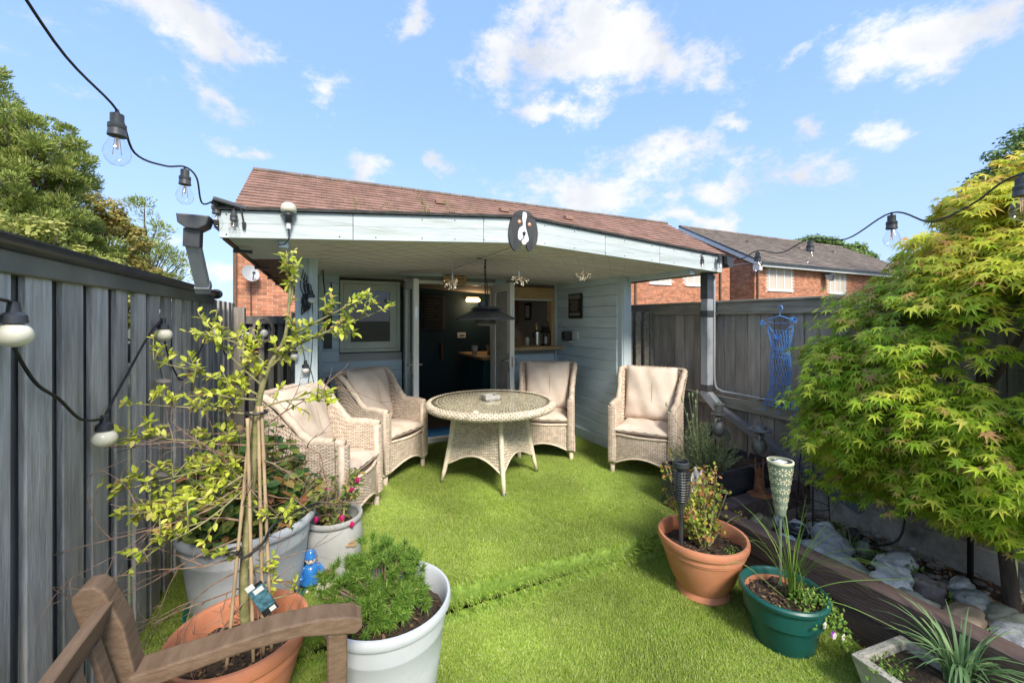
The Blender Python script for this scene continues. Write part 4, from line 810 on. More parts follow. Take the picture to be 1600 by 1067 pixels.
br = [(3.12, 2.66, 2.17), (3.30, 2.62, 2.185), (3.264, 2.233, 2.155), (3.118, 1.75, 2.155), (2.758, 1.145, 2.155), (2.462, .621, 2.15)]
t = thing('festoon_lights', 'black cable with clear bulbs running from the right eave across the maple', 'festoon lights', (3, 1.8, 2.1), group='festoon lights with clear bulbs')
for i, p in enumerate(br): bulb_at(t, p, L=(.8, .9, .95, .95, .95, .95)[i])
c_ = curve_pts([(2.98, 2.68, 2.10), (3.12, 2.66, 2.185), (3.2, 2.66, 2.20), (3.30, 2.62, 2.20), (3.29, 2.4, 2.13), (3.264, 2.233, 2.17), (3.2, 2.0, 2.115), (3.118, 1.75, 2.17), (2.95, 1.45, 2.10), (2.758, 1.145, 2.17), (2.65, .95, 2.07), (2.55, .78, 2.10), (2.462, .621, 2.165), (2.35, .3, 2.12), (2.25, -.2, 2.2)], 7)
MB().tube(c_, .0042, 7).build('cable', 'cord', t, smooth=True)
# fence string with opal globes
gl = [(-.69, 1.451, 1.60), (-.70, 2.567, 1.565), (-.70, 1.955, 1.215), (-.70, 3.694, 1.545), (-.62, 4.5, 1.5)]
t = thing('globe_lights', 'string of cream opal globe lamps looped along the left fence', 'festoon lights', (-.7, 2.4, 1.5))
def globe(t, p, r, m='bulb_cream'):
    x, y, z = p; MB().lathe([(0, .045), (.011, .045), (.013, .02), (.024, .012), (.026, -.008), (0, -.01)], 14, p).build('lamp_holder', 'black_plastic', t, autosmooth=.7); MB().ball((x, y, z - .008 - r * .8), r, 18, 12, (1, 1, .86)).build('globe', m, t, smooth=True)
for i, p in enumerate(gl): globe(t, p, (.036, .037, .037, .038, .036)[i], 'bulb_white' if i > 2 else 'bulb_cream')
MB().tube(curve_pts([(-.70, 1.2, 1.9), (-.71, 1.3, 1.68), (-.69, 1.451, 1.64), (-.72, 1.50, 1.56), (-.72, 1.6, 1.43), (-.72, 1.72, 1.36), (-.72, 1.85, 1.27), (-.70, 1.955, 1.25), (-.725, 2.05, 1.26), (-.73, 2.25, 1.38), (-.72, 2.45, 1.53), (-.70, 2.567, 1.60), (-.72, 2.66, 1.50), (-.73, 2.8, 1.37), (-.73, 3.0, 1.25), (-.73, 3.3, 1.35), (-.70, 3.694, 1.58), (-.70, 4.1, 1.3), (-.62, 4.5, 1.54)], 6), .0045, 6).build('cable', 'cord', t, smooth=True)
t = thing('globe_lights', 'two small white globe lamps on a loop of cable at the left corner post', 'festoon lights', (-.15, 3.4, 1.3))
for p in ((-.175, 3.48, 1.36), (-.10, 3.49, 1.25), (-.06, 3.5, 1.78)): globe(t, p, .026, 'bulb_white')
MB().tube(curve_pts([(-.175, 3.48, 1.4), (-.2, 3.5, 1.5), (-.13, 3.51, 1.42), (-.10, 3.49, 1.29), (-.06, 3.51, 1.2), (-.045, 3.51, 1.08), (-.09, 3.51, 1.05), (-.06, 3.51, 1.3), (-.05, 3.52, 1.6), (-.06, 3.5, 1.82)], 6), .003, 5).build('cable', 'cord', t)
t = thing('driftwood_mobile', 'mobile of flat driftwood pieces hanging on a thread against the left fence', 'mobile', (-.70, 2.55, 1.2))
for z, w in ((1.30, .034), (1.08, .036), (.84, .042)):
    MB().ball((-.70, 2.565, z), w, 14, 6, (1, 1, .28), Euler((.2 * rnd.uniform(-1, 1), .15, 0)).to_matrix()).build('driftwood_piece', 'driftwood', t, smooth=True)
MB().tube([(-.735, 2.565, 1.5), (-.70, 2.565, 1.3), (-.70, 2.565, .8)], .0015, 4).build('thread', 'cord', t)
t = thing('wicker_ornament', 'round woven twig wreath with white face hung on the dark screen', 'ornament', (-.5, 4.6, 1.5))
w_ = MB(); [w_.tube([(-.5 + (.085 + .012 * math.sin(5 * a + k)) * math.cos(a), 4.66 + .01 * math.sin(7 * a + k), 1.5 + (.11 + .012 * math.cos(4 * a + k)) * math.sin(a)) for a in [2 * math.pi * i / 24 for i in range(25)]], .005, 5) for k in range(7)]; w_.build('wreath', 'driftwood', t); MB().ball((-.49, 4.64, 1.47), .035, 12, 8, (1, .6, 1.1)).build('face', 'ceramic_white', t, smooth=True)

# ================================================================ WICKER FURNITURE
def build_chair():
    t = thing('wicker_armchair', '', 'armchair', (0, 0, 0)); HW, DB, DF, RC = .30, .29, -.30, .12
    def path(s, off):                                           # plan of the U: front right -> back -> front left, s 0..1
        hw, db = HW + off, DB + off; L1 = db - RC - DF; La = RC * math.pi / 2; Lb = 2 * (hw - RC); T = 2 * L1 + 2 * La + Lb; d = s * T
        if d < L1: return hw, DF + d
        d -= L1
        if d < La: a = d / RC; return hw - RC + RC * math.cos(a), db - RC + RC * math.sin(a)
        d -= La
        if d < Lb: return hw - RC - d, db
        d -= Lb
        if d < La: a = math.pi / 2 + d / RC; return -hw + RC + RC * math.cos(a), db - RC + RC * math.sin(a)
        d -= La; return -hw, db - RC - d
    def top(s):
        q = 1 - abs(2 * s - 1); k = min(1, max(0, (q - .26) / .36)); k = k * k * (3 - 2 * k); return .635 + .30 * k + .015 * math.sin(q * 8) * (1 - k)
    def bot(s):
        q = 1 - abs(2 * s - 1); return .10 + .07 * (math.sin(math.pi * min(1, q / .42)) if q < .42 else math.sin(math.pi * (q - .42) / .58 * .5 + 0) * .9)
    def flare(s, z):
        q = 1 - abs(2 * s - 1); k = max(0, (z - .55) / .4); return .045 * k * k * min(1, q * 2.2)
    def outer(u, v):
        z = bot(u) + (top(u) - bot(u)) * v; x, y = path(u, flare(u, z)); return x, y, z
    def inner(u, v):
        u_ = 1 - u; z0 = .34; z = z0 + (top(u_) - z0) * v; x, y = path(u_, flare(u_, z) - .055); 
        return x, max(y, DF + .0), z
    w = MB(); weave(w, outer, 84, 46, .0035); weave(w, inner, 78, 26, .0032)
    fr_ = lambda u, v: (-HW + .05 + u * (2 * HW - .1), DF + .012 - .05 * math.sin(math.pi * u), .10 + .085 * math.sin(math.pi * u) + v * (.37 - .10 - .085 * math.sin(math.pi * u)))
    weave(w, fr_, 26, 19, .0035); w.build('woven_body', 'wicker', t, smooth=True)
    # backing sheets inside the weave
    b = MB(); b.grid(lambda u, v: (lambda p: (p[0] * .985, p[1] * .985, p[2]))(outer(u, v)), 60, 10); b.grid(lambda u, v: (lambda p: (p[0] * 1.02, p[1] * 1.01 + .003, p[2]))(inner(u, v)), 60, 6); b.grid(lambda u, v: (lambda p: (p[0], p[1] + .008, p[2]))(fr_(u, v)), 12, 2)
    b.box(-HW + .05, HW - .05, DF, DB - .06, .34, .37); b.build('lining', 'wicker_back', t)
    # rolled rim along arms and back, bottom edge and seat front edge
    r = MB(); n = 90
    pts = []
    for i in range(n + 1):
        s = i / n; x, y = path(s, flare(s, top(s)) - .027); pts.append((x, y, top(s) + .004))
    r.tube(pts, [.029 if top(i / n) < .7 else .026 for i in range(n + 1)], 12, mod=lambda a, s: 1 + .10 * math.sin(2 * a + s * 150)); r.build('rim', 'wicker', t, smooth=True)
    e = MB(); e.tube([(path(i / n, .002)[0], path(i / n, .002)[1], bot(i / n)) for i in range(n + 1)], .009, 6, mod=braid); e.tube([(fr_(i / 16, 0)) for i in range(17)], .009, 6, mod=braid); e.tube([(lambda p: (p[0], p[1], .375))(fr_(i / 16, 1)) for i in range(17)], .011, 6, mod=braid); e.build('edge_braid', 'wicker', t, smooth=True)
    # front columns
    for s in (1, -1):
        c = MB(); sx = s * (HW - .03)
        f = lambda u, v, s=s: (s * (HW - .062) + (u - .5) * -0 + s * .0 + (.074 * (u - .5)) + s * .03, DF - .014 - .012 * math.sin(math.pi * u), .12 + .52 * v)
        weave(c, f, 3, 42, .005, .9); c.box(s * (HW - .03) - .034, s * (HW - .03) + .034, DF - .012, DF + .03, .1, .63); c.build('front_column', 'wicker', t, smooth=True)
    for sx in (-1, 1):
        for yy in (DF + .02, DB - .035):
            l = MB().tube([(sx * (HW - .03), yy, .14), (sx * (HW - .03), yy, .02), (sx * (HW - .03), yy, 0)], [.024, .021, .019], 10, mod=lambda a, s: 1 + .06 * math.sin(s * 420)); l.build('leg', 'wicker', t, smooth=True)
    # cushions
    def cushion(w_, h_, th, seed, nu=22, nv=22):
        q = random.Random(seed); ph = [q.uniform(0, 6) for _ in range(6)]
        def prof(a): return max(0, 1 - abs(a) ** 3.2) ** .42
        def f(sgn):
            def g(u, v):
                a, b = 2 * u - 1, 2 * v - 1; e = prof(a) * prof(b); wr = .006 * math.sin(9 * a + 4 * b + ph[0]) * e + .005 * math.sin(5 * b - 7 * a * b + ph[1]) * e + .004 * math.sin(16 * a + ph[2] + 3 * b) * (1 - e)
                k = 1 - .045 * (1 - abs(b) ** 2) * abs(a) ** 4; k2 = 1 - .045 * (1 - abs(a) ** 2) * abs(b) ** 4
                return (a * w_ / 2 * k, b * h_ / 2 * k2, sgn * (th / 2 * e) + wr * (1 if sgn > 0 else -.4))
            return g
        m = MB(); m.grid(f(1), nu, nv); m.grid(lambda u, v: f(-1)(1 - u, v), nu, nv); return m
    m1 = cushion(.50, .53, .13, 3); Rm = Euler((R(-2), 0, 0)).to_matrix(); m1.v = [tuple(Rm @ Vector(p) + Vector((0, -.055, .412))) for p in m1.v]; sc_ = m1.build('seat_cushion', 'cushion', t, smooth=True)
    sm = MB(); sm.tube([(-.245, -.312, .412), (0, -.32, .412), (.245, -.312, .412)], .004, 6); sm.build('seam', 'cushion_seam', sc_)
    m2 = cushion(.50, .54, .16, 5); Rm = Euler((R(90 - 15), 0, 0)).to_matrix(); m2.v = [tuple(Rm @ Vector(p) + Vector((0, .125, .715))) for p in m2.v]; bc = m2.build('back_cushion', 'cushion', t, smooth=True)
    m3 = MB(); edge = [(-.25, -.27), (.25, -.27), (.25, .27), (-.25, .27), (-.25, -.27)]; m3.tube([tuple(Rm @ Vector((x * .985, y * .985, 0)) + Vector((0, .125, .715))) for x, y in edge], .004, 6); m3.tube([tuple(Rm @ Vector((.03, y, .079 * max(0, 1 - abs(y / .27) ** 3.2) ** .42 )) + Vector((0, .125, .715))) for y in [-.26 + .026 * k for k in range(21)]], .0018, 5); m3.build('seam', 'cushion_seam', bc)
    return t
c0 = build_chair()
CH = [((2.90, 3.10), (-.81, -.585), 'cream wicker armchair on the right beside the downpipe, in front of the slatted gate'),
      ((.53, 4.10), (.66, -.75), 'wicker armchair under the cabin window left of the doorway'),
      ((2.27, 3.98), (-.55, -.83), 'wicker armchair behind the table below the serving hatch'),
      ((.02, 3.27), (.86, -.5), 'wicker armchair nearest the left fence behind the potted shrubs')]
for i, ((x, y), (fx, fy), lab) in enumerate(CH):
    c = c0 if i == 0 else copy_tree(c0); c.location = (x, y, .155); c.rotation_euler = (0, 0, math.atan2(fx, -fy)); tag(c, lab, 'armchair', 'wicker armchairs round the table')
# table
TX, TY, TZ = 1.42, 3.52, .155
t = thing('wicker_table', 'round wicker table with glass top in the middle of the raised lawn', 'table', (0, 0, 0)); RT = .585; H = .715
w = MB(); 
def rim(u, v): a = 2 * math.pi * u; b = -.5 * math.pi * .9 + v * math.pi * 1.25; return ((RT - .03 + .034 * math.cos(b)) * math.cos(a), (RT - .03 + .034 * math.cos(b)) * math.sin(a), H - .036 + .034 * math.sin(b))
weave(w, rim, 190, 9, .004); w.build('rim', 'wicker_grey', t, smooth=True)
MB().lathe([(RT - .07, -.045), (RT - .03, -.072), (RT - .004, -.04), (RT - .03, -.006), (RT - .07, -.006)], 64, (0, 0, H)).build('rim_core', 'wicker_back', t, smooth=True)
tp = MB(); K = 52
for j in range(K):
    yy = -RT + .06 + (2 * RT - .12) * (j + .5) / K; hw = math.sqrt(max(0, (RT - .055) ** 2 - yy * yy)); n_s = max(1, int(hw * 2 / .05)); 
    for k in range(n_s):
        xa, xb = -hw + 2 * hw * k / n_s, -hw + 2 * hw * (k + 1) / n_s; xm = (xa + xb) / 2; hh = .003
        tp.add([(xa, yy - .009, H - .017), (xm, yy - .009, H - .013 + hh * (j % 2)), (xb, yy - .009, H - .017), (xa, yy + .009, H - .017), (xm, yy + .009, H - .013 + hh * (j % 2)), (xb, yy + .009, H - .017)], [(0, 1, 4, 3), (1, 2, 5, 4)])
tp.build('woven_top', 'wicker_grey', t); MB().lathe([(0, -.025), (RT - .05, -.025), (RT - .05, -.02), (0, -.02)], 48, (0, 0, H)).build('top_lining', 'wicker_back', t)
MB().lathe([(0, .005), (RT - .052, .005), (RT - .052, -.001)][::-1], 72, (0, 0, H - .006)).build('glass_top', 'table_glass', t, smooth=False, autosmooth=.5)
def leg_xy(z): q = 1 - z / H; return .235 + .085 * q ** 1.6
sk = MB()
for q in range(4):
    Rq = Matrix.Rotation(q * math.pi / 2, 3, 'Z')
    def side(u, v, Rq=Rq):
        zb = .17 + .10 * math.sin(math.pi * u); z = zb + (H - .075 - zb) * v; r = leg_xy(z); inw = .03 * math.sin(math.pi * u); p = Rq @ Vector(((2 * u - 1) * r * .97, -r + inw, z)); return tuple(p)
    weave(sk, side, 26, 36, .0035)
sk.build('woven_skirt', 'wicker_grey', t, smooth=True)
b = MB()
for q in range(4):
    Rq = Matrix.Rotation(q * math.pi / 2, 3, 'Z')
    b.grid(lambda u, v, Rq=Rq: tuple(Rq @ (lambda z: Vector(((2 * u - 1) * leg_xy(z) * .97, -leg_xy(z) + .03 * math.sin(math.pi * u) + .006, z)))(.17 + .10 * math.sin(math.pi * u) + (H - .075 - .17 - .10 * math.sin(math.pi * u)) * v)), 16, 8)
b.build('skirt_lining', 'wicker_back', t)
ed = MB()
for q in range(4):
    Rq = Matrix.Rotation(q * math.pi / 2, 3, 'Z'); ed.tube([tuple(Rq @ Vector(((2 * u - 1) * leg_xy(.2) * .97, -leg_xy(.2) + .03 * math.sin(math.pi * u) - .003, .17 + .10 * math.sin(math.pi * u)))) for u in [k / 14 for k in range(15)]], .008, 6, mod=braid)
ed.build('edge_braid', 'wicker_grey', t, smooth=True)
for q in range(4):
    sx, sy = (1 if q in (0, 3) else -1), (1 if q in (0, 1) else -1)
    l = MB().tube([(sx * leg_xy(z), sy * leg_xy(z), z) for z in (H - .05, .55, .4, .25, .12, .03)], [.021, .021, .021, .021, .019, .017], 12, mod=lambda a, s: 1 + .05 * math.sin(s * 330)); lg = l.build('leg', 'wicker_grey', t, smooth=True)
    MB().tube([(sx * leg_xy(.03), sy * leg_xy(.03), .035), (sx * leg_xy(0), sy * leg_xy(0), 0)], .018, 10).build('foot', 'steel', lg)
t.location = (TX, TY, TZ); t.rotation_euler = (0, 0, R(37))
t = thing('ashtray', 'square pale stone ashtray on a wire stand in the middle of the table', 'ashtray', (1.43, 3.56, .868)); s_ = MB()
s_.box(1.36, 1.50, 3.49, 3.63, .872, .878)
for a in (0, 1, 2, 3):
    x0, x1, y0, y1 = [(1.36, 1.50, 3.49, 3.515), (1.36, 1.50, 3.605, 3.63), (1.36, 1.385, 3.515, 3.605), (1.475, 1.50, 3.515, 3.605)][a]; s_.box(x0, x1, y0, y1, .878, .91)
s_.build('bowl', 'grey_box', t, bevel=.003); MB().tube([(1.43 + .105 * math.cos(a), 3.56 + .105 * math.sin(a), .873) for a in [2 * math.pi * i / 28 for i in range(29)]], .002, 5).build('wire_ring', 'steel', t)
# bench
bn = thing('garden_bench', 'brown painted wooden garden bench cropped at the lower left corner', 'bench', (-.3, .8, 0))
BX = -.55
def post(y):
    p = [( -.035, 0), (.035, 0), (.035, .5), (-.0, .93)]
    return None
for y in (1.47, .15):
    m_ = MB(); pr = [(BX + .075, 0), (BX + .145, 0), (BX + .135, .45), (BX + .075, .78), (BX + .035, .885), (BX + .015, .905), (BX - .012, .905), (BX - .03, .885), (BX - .028, .86), (BX + .012, .72), (BX + .065, .42)]
    m_.prism(pr, lambda q: (q[0], y - .034, q[1]), lambda q: (q[0], y + .034, q[1])); m_.build('back_post', 'bench_brown', bn, bevel=.006)
    m_ = MB(); arm = [(BX + .09, .60), (BX + .2, .615), (BX + .35, .63), (BX + .50, .625), (BX + .60, .60), (BX + .655, .585), (BX + .675, .60), (BX + .675, .625), (BX + .65, .642), (BX + .55, .665), (BX + .42, .672), (BX + .25, .66), (BX + .085, .65)]
    m_.prism(arm, lambda q: (q[0], y - .045, q[1]), lambda q: (q[0], y + .035, q[1])); m_.build('armrest', 'bench_brown', bn, bevel=.006)
    plank('front_leg', (.06, .065, .60), (BX + .60, y - .002, .30), 'bench_brown', bn, ch=.005); plank('side_rail', (.46, .03, .07), (BX + .34, y, .36), 'bench_brown', bn)
MB().bar((BX + .028, .17, .815), (BX + .028, 1.45, .815), .028, .085, up=(.25, 0, 1)).build('top_rail', 'bench_brown', bn, bevel=.005); MB().bar((BX + .10, .17, .50), (BX + .10, 1.45, .50), .028, .06, up=(.25, 0, 1)).build('bottom_rail', 'bench_brown', bn, bevel=.005)
for k in range(13): MB().bar((BX + .10, .23 + k * .096, .52), (BX + .036, .23 + k * .096, .785), .045, .012, up=(1, 0, 0)).build('slat', 'bench_brown', bn, bevel=.003)
for k in range(6): plank('seat_slat', (.062, 1.34, .02), (BX + .19 + k * .075, .81, .415), 'bench_brown', bn, ch=.004)
# ================================================================ LEAVES
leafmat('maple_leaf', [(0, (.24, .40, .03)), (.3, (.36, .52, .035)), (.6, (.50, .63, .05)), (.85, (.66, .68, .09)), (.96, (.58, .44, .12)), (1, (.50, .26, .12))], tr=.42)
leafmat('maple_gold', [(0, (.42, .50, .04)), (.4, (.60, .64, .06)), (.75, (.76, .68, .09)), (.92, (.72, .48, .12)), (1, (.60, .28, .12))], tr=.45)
leafmat('golden_leaf', [(0, (.34, .44, .04)), (.4, (.52, .58, .06)), (.75, (.68, .70, .11)), (.93, (.74, .70, .20)), (1, (.5, .28, .08))], tr=.35)
leafmat('shrub_leaf', [(0, (.05, .12, .04)), (.4, (.12, .23, .05)), (.7, (.30, .36, .07)), (.88, (.34, .22, .07)), (1, (.38, .14, .06))], tr=.25)
leafmat('rose_leaf', [(0, (.14, .24, .04)), (.4, (.30, .38, .05)), (.68, (.52, .50, .07)), (.86, (.50, .22, .07)), (1, (.3, .12, .05))], tr=.3)
leafmat('fuchsia_leaf', [(0, (.09, .16, .035)), (.6, (.20, .28, .06)), (.88, (.40, .30, .08)), (1, (.55, .25, .1))], tr=.3)
leafmat('pine_needle', [(0, (.06, .15, .02)), (.5, (.14, .27, .035)), (.85, (.27, .42, .07)), (1, (.38, .50, .12))], tr=.2)
leafmat('lavender_leaf', [(0, (.18, .24, .12)), (.5, (.30, .38, .19)), (.9, (.34, .40, .18)), (1, (.50, .48, .22))], tr=.2)
leafmat('rush_green', [(0, (.10, .20, .03)), (.6, (.17, .29, .05)), (.92, (.25, .36, .09)), (1, (.5, .42, .2))], tr=.25)
leafmat('iris_leaf', [(0, (.13, .24, .10)), (.7, (.22, .36, .17)), (1, (.34, .46, .22))], tr=.3)
leafmat('weed_leaf', [(0, (.10, .20, .03)), (.6, (.17, .32, .05)), (1, (.30, .40, .08))], tr=.3)
leafmat('far_pine', [(0, (.16, .24, .05)), (.5, (.30, .38, .08)), (.9, (.46, .48, .14)), (1, (.30, .26, .09))], tr=.2)
leafmat('far_autumn', [(0, (.24, .26, .06)), (.5, (.42, .36, .08)), (.85, (.52, .36, .11)), (1, (.32, .38, .09))], tr=.3)
leafmat('far_yellow', [(0, (.24, .28, .05)), (.6, (.38, .40, .09)), (1, (.48, .46, .14))], tr=.3)
leafmat('far_green', [(0, (.10, .17, .04)), (.6, (.18, .28, .06)), (1, (.28, .36, .09))], tr=.25)
leafmat('dry_leaf', [(0, (.30, .13, .05)), (.6, (.48, .24, .09)), (1, (.6, .38, .16))], tr=.2)
leafmat('petal_pink', [(0, (.55, .01, .12)), (1, (.75, .03, .25))], tr=.3); leafmat('petal_purple', [(0, (.3, .05, .5)), (1, (.45, .1, .6))], tr=.3); leafmat('petal_white', [(0, (.7, .68, .55)), (1, (.8, .78, .72))], tr=.3)
def rv(n): return unit(npr.normal(size=(n, 3)))
def foliage(name, tm, P, tip, nrm, S, m, parent, single=0, near=(0, 0, 1.6), leafname='leaf'):
    """leaves as one joined part; the `single` nearest to `near` become parts of their own"""
    P = np.asarray(P, float); o = np.array(wl(parent)); RM = frames(tip, nrm); S = np.asarray(S)
    idx = np.arange(len(P))
    if single:
        d = np.linalg.norm(P - np.array(near), axis=1); order = np.argsort(d / S); pick = order[:single]; rest = np.setdiff1d(idx, pick)
        me = fast_mesh(leafname, tm[0], tm[1], m, False)
        for i in pick:
            ob = bpy.data.objects.new(leafname, me); C.objects.link(ob); ob.parent = parent; ob.matrix_local = Matrix.Translation(Vector(P[i] - o)) @ Matrix(RM[i].tolist()).to_4x4() @ Matrix.Scale(float(S[i]), 4)
    else: rest = idx
    V, F = scatter(tm, P[rest] - o, RM[rest], S[rest]); ob = link(name, fast_mesh(name, V, F, m, False), parent, kind='stuff'); return ob
def along(pts, n, jitter=.01):
    """n random points on a polyline with the local direction"""
    A = np.array([tuple(p) for p in pts]); i = npr.randint(0, len(A) - 1, n); t = npr.rand(n, 1); p = A[i] + (A[i + 1] - A[i]) * t; return p + npr.normal(size=(n, 3)) * jitter, unit(A[i + 1] - A[i])

# ================================================================ POTS
def tub(name, label, c, prof, m, cat='plant pot', soil=None, n=56, group=None, bands=(), handles=False, base=None):
    t = thing(name, label, cat, c, group=group)
    MB().lathe(prof, n, c).build('pot', m, t, autosmooth=.7)
    if soil: 
        s = MB(); r, z = soil; s.grid(lambda u, v: (c[0] + r * v * math.cos(2 * math.pi * u), c[1] + r * v * math.sin(2 * math.pi * u), c[2] + z + .012 * math.sin(9 * u * 6.28 + v * 7) * v + .01 * math.sin(23 * v + u * 31)), 36, 8); s.build('soil', 'soil', t, smooth=True)
        k = MB()
        for _ in range(110):
            a, q = rnd.uniform(0, 6.28), math.sqrt(rnd.random()) * r * .97; k.obox((c[0] + q * math.cos(a), c[1] + q * math.sin(a), c[2] + z + .012), (rnd.uniform(.004, .011), rnd.uniform(.002, .006), .002), Euler((rnd.uniform(-.6, .6), rnd.uniform(-.6, .6), rnd.uniform(0, 6))).to_matrix())
        k.build('bark_chips', 'chip', t, kind='stuff')
    return t
TP = lambda r, h: [(0, 0), (r * .56, 0), (r * .60, .02), (r * .56, .05), (r * .70, h * .32), (r * .84, h * .62), (r * .885, h * .74), (r * .905, h * .745), (r * .905, h * .775), (r * .93, h * .78), (r * .93, h * .86), (r * .985, h * .88), (r * 1.0, h * .92), (r * 1.0, h * .97), (r * .985, h), (r * .93, h * 1.0), (r * .90, h * .97), (r * .87, h * .78), (r * .80, h * .60)]
tp1 = tub('terracotta_pot', 'large terracotta plastic pot holding the straggly rose by the lawn step', (2.045, 1.74, 0), TP(.248, .345), 'terracotta', soil=(.215, .265), group='terracotta pots')
tp2 = tub('terracotta_pot', 'large terracotta plastic pot of the golden shrub, behind the bench arm', (-.285, 1.905, 0), TP(.245, .40), 'terracotta', soil=(.205, .30), group='terracotta pots')
GP = lambda r, h: [(0, 0), (r * .74, 0), (r * .76, .01), (r * .845, h * .45), (r * .885, h * .70), (r * .89, h * .705), (r * .89, h * .715), (r * .90, h * .72), (r * .925, h * .9), (r * .985, h * .905), (r * 1.0, h * .93), (r * 1.0, h * .97), (r * .985, h), (r * .95, h), (r * .91, h * .965), (r * .87, h * .8), (r * .84, h * .6)]
gp1 = tub('grey_pot', 'big pale grey plastic tub with dwarf pine, front and centre left', (.262, 1.83, 0), GP(.268, .425), 'grey_plastic', soil=(.232, .34), group='pale grey plastic tubs')
mk = MB(); mk.box(.1, .104, 1.578, 1.58, .33, .36); 
gp2 = tub('grey_pot', 'biggest pale grey plastic tub full of leafy shrub beside the left fence', (-.33, 2.5, .15), GP(.31, .45), 'grey_plastic', soil=(.26, .36), group='pale grey plastic tubs')
MB().lathe([(0, 0), (.262, 0), (.272, .035), (.266, .04), (.24, .012), (0, .012)], 48, (-.33, 2.5, .15)).build('saucer', 'saucer_green', gp2, autosmooth=.6)
UR = [(0, 0), (.128, 0), (.135, .02), (.15, .12), (.155, .22), (.15, .26), (.139, .292), (.142, .297), (.152, .305), (.156, .318), (.152, .33), (.142, .333), (.132, .325), (.126, .29), (.13, .2)]
urn = tub('stoneware_urn', 'grey stoneware jar with brown bee reliefs holding the fuchsia', (.075, 2.60, .15), UR, 'stoneware', soil=(.122, .25))
def bee(p, n, s, m, rot):
    n = Vector(n).normalized(); x = Vector((0, 0, 1)).cross(n).normalized(); z = n.cross(x); Rt = Matrix((x, n, z)).transposed() @ Matrix.Rotation(rot, 3, 'Y'); mb = MB(); f = lambda a, b, d=.0: tuple(Vector(p) + Rt @ Vector((a * s, d, b * s)))
    mb.prism([(-1, -.1), (-.6, -.32), (-.1, -.2), (.3, -.36), (.9, -.2), (1.0, .05), (.6, .22), (.1, .12), (-.4, .18), (-.8, .12)], lambda q: f(*q), lambda q: f(*q, d=.007))
    for k in range(5): a = R(35 + k * 28); mb.prism([(.1 * (k - 2) + .07, .1), (.1 * (k - 2) - .07, .1), (math.cos(a) * .75 - .05, math.sin(a) * .62), (math.cos(a) * .8 + .05, math.sin(a) * .66)], lambda q: f(*q), lambda q: f(*q, d=.006))
    mb.build('bee_relief', m, urn)
for a, z, s, m_, r_ in ((-58, .20, .036, 'bee_tan', .3), (-103, .085, .036, 'bee_brown', -.1), (-165, .18, .034, 'bee_brown', 1.0)):
    a = R(a); bee((.075 + .154 * math.cos(a), 2.60 + .154 * math.sin(a), .15 + z), (math.cos(a), math.sin(a), 0), s, m_, r_)
GR = [(0, 0), (.125, 0), (.13, .01), (.155, .14), (.158, .15), (.17, .155), (.18, .235), (.188, .24), (.194, .25), (.194, .262), (.187, .27), (.177, .27), (.168, .255), (.155, .15)]
gr = tub('green_pot', 'dark green plastic pot with rushes and pansies leaning by the sleeper', (2.09, 1.30, 0), GR, 'green_plastic', soil=(.16, .215))
MB().lathe([(.168, .20), (.172, .235), (.162, .238), (.156, .20)], 48, (2.09, 1.30, 0)).build('inner_pot', 'terracotta', gr, autosmooth=.7)
# trough
tr = thing('stone_trough', 'square weathered concrete planter with spiky leaves at the lower right', 'planter', (2.17, .83, 0)); Rz = Matrix.Rotation(R(-6), 3, 'Z')
m_ = MB(); cx, cy = 2.175, .80; outb, outt, inn = .12, .165, .13
def sq(r, z): return [tuple(Vector((cx, cy, z)) + Rz @ Vector((sx * r, sy * r, 0))) for sx, sy in ((-1, -1), (1, -1), (1, 1), (-1, 1))]
v = sq(outb, 0) + sq(outt, .195) + sq(outt - .035, .20) + sq(outt - .04, .13); m_.add(v, [(3, 2, 1, 0)] + [(k * 4 + i, k * 4 + (i + 1) % 4, (k + 1) * 4 + (i + 1) % 4, (k + 1) * 4 + i) for k in range(3) for i in range(4)]); m_.build('trough', 'trough_stone', tr, bevel=.006)
v = sq(outt - .038, .165); MB().add(v, [(0, 1, 2, 3)]).build('soil', 'soil', tr)

# ================================================================ PLANTS IN POTS
# dwarf pine
t = thing('dwarf_pine', 'bushy dwarf mountain pine filling the front grey tub', 'pine', (.24, 1.85, .36)); P = []; T = []; br_ = MB()
cpx = [(.22, 1.86, .42, .19), (.28, 1.90, .46, .15), (.12, 1.82, .42, .13), (.30, 1.80, .40, .13), (.22, 1.96, .49, .13), (.34, 1.92, .45, .10), (.06, 1.92, .46, .10), (.16, 1.74, .40, .10), (.24, 1.76, .41, .10)]
for cx_, cy_, cz_, r_ in cpx:
    for _ in range(int(46 * (r_ / .14) ** 2)):
        d = Vector(rv(1)[0]); d.z = abs(d.z) * .9 - .15; d.normalize(); p = Vector((cx_, cy_, cz_)) + d * r_ * rnd.uniform(.75, 1.05) * 1.0; p.z = max(p.z, .40); P.append(p); T.append((d + Vector((0, 0, .5))).normalized())
        if rnd.random() < .12: br_.tube([(.24, 1.85, .36), tuple((Vector((.24, 1.85, .36)) + p) / 2 + Vector((0, 0, -.01))), tuple(p)], [.006, .004, .003], 5)
NP, NT, NS = [], [], []
for p, d in zip(P, T):
    for k in range(85):
        q = (Vector(d) * rnd.uniform(.35, 1.1) + Vector(rv(1)[0]) * .85).normalized(); NP.append(tuple(p - Vector(d) * rnd.uniform(0, .025))); NT.append(tuple(q)); NS.append(rnd.uniform(.028, .042))
foliage('needles', (NEEDLE[0] * [2.3, 1, 1], NEEDLE[1]), NP, NT, rv(len(NP)), NS, 'pine_needle', t); br_.build('branches', 'twig', t)
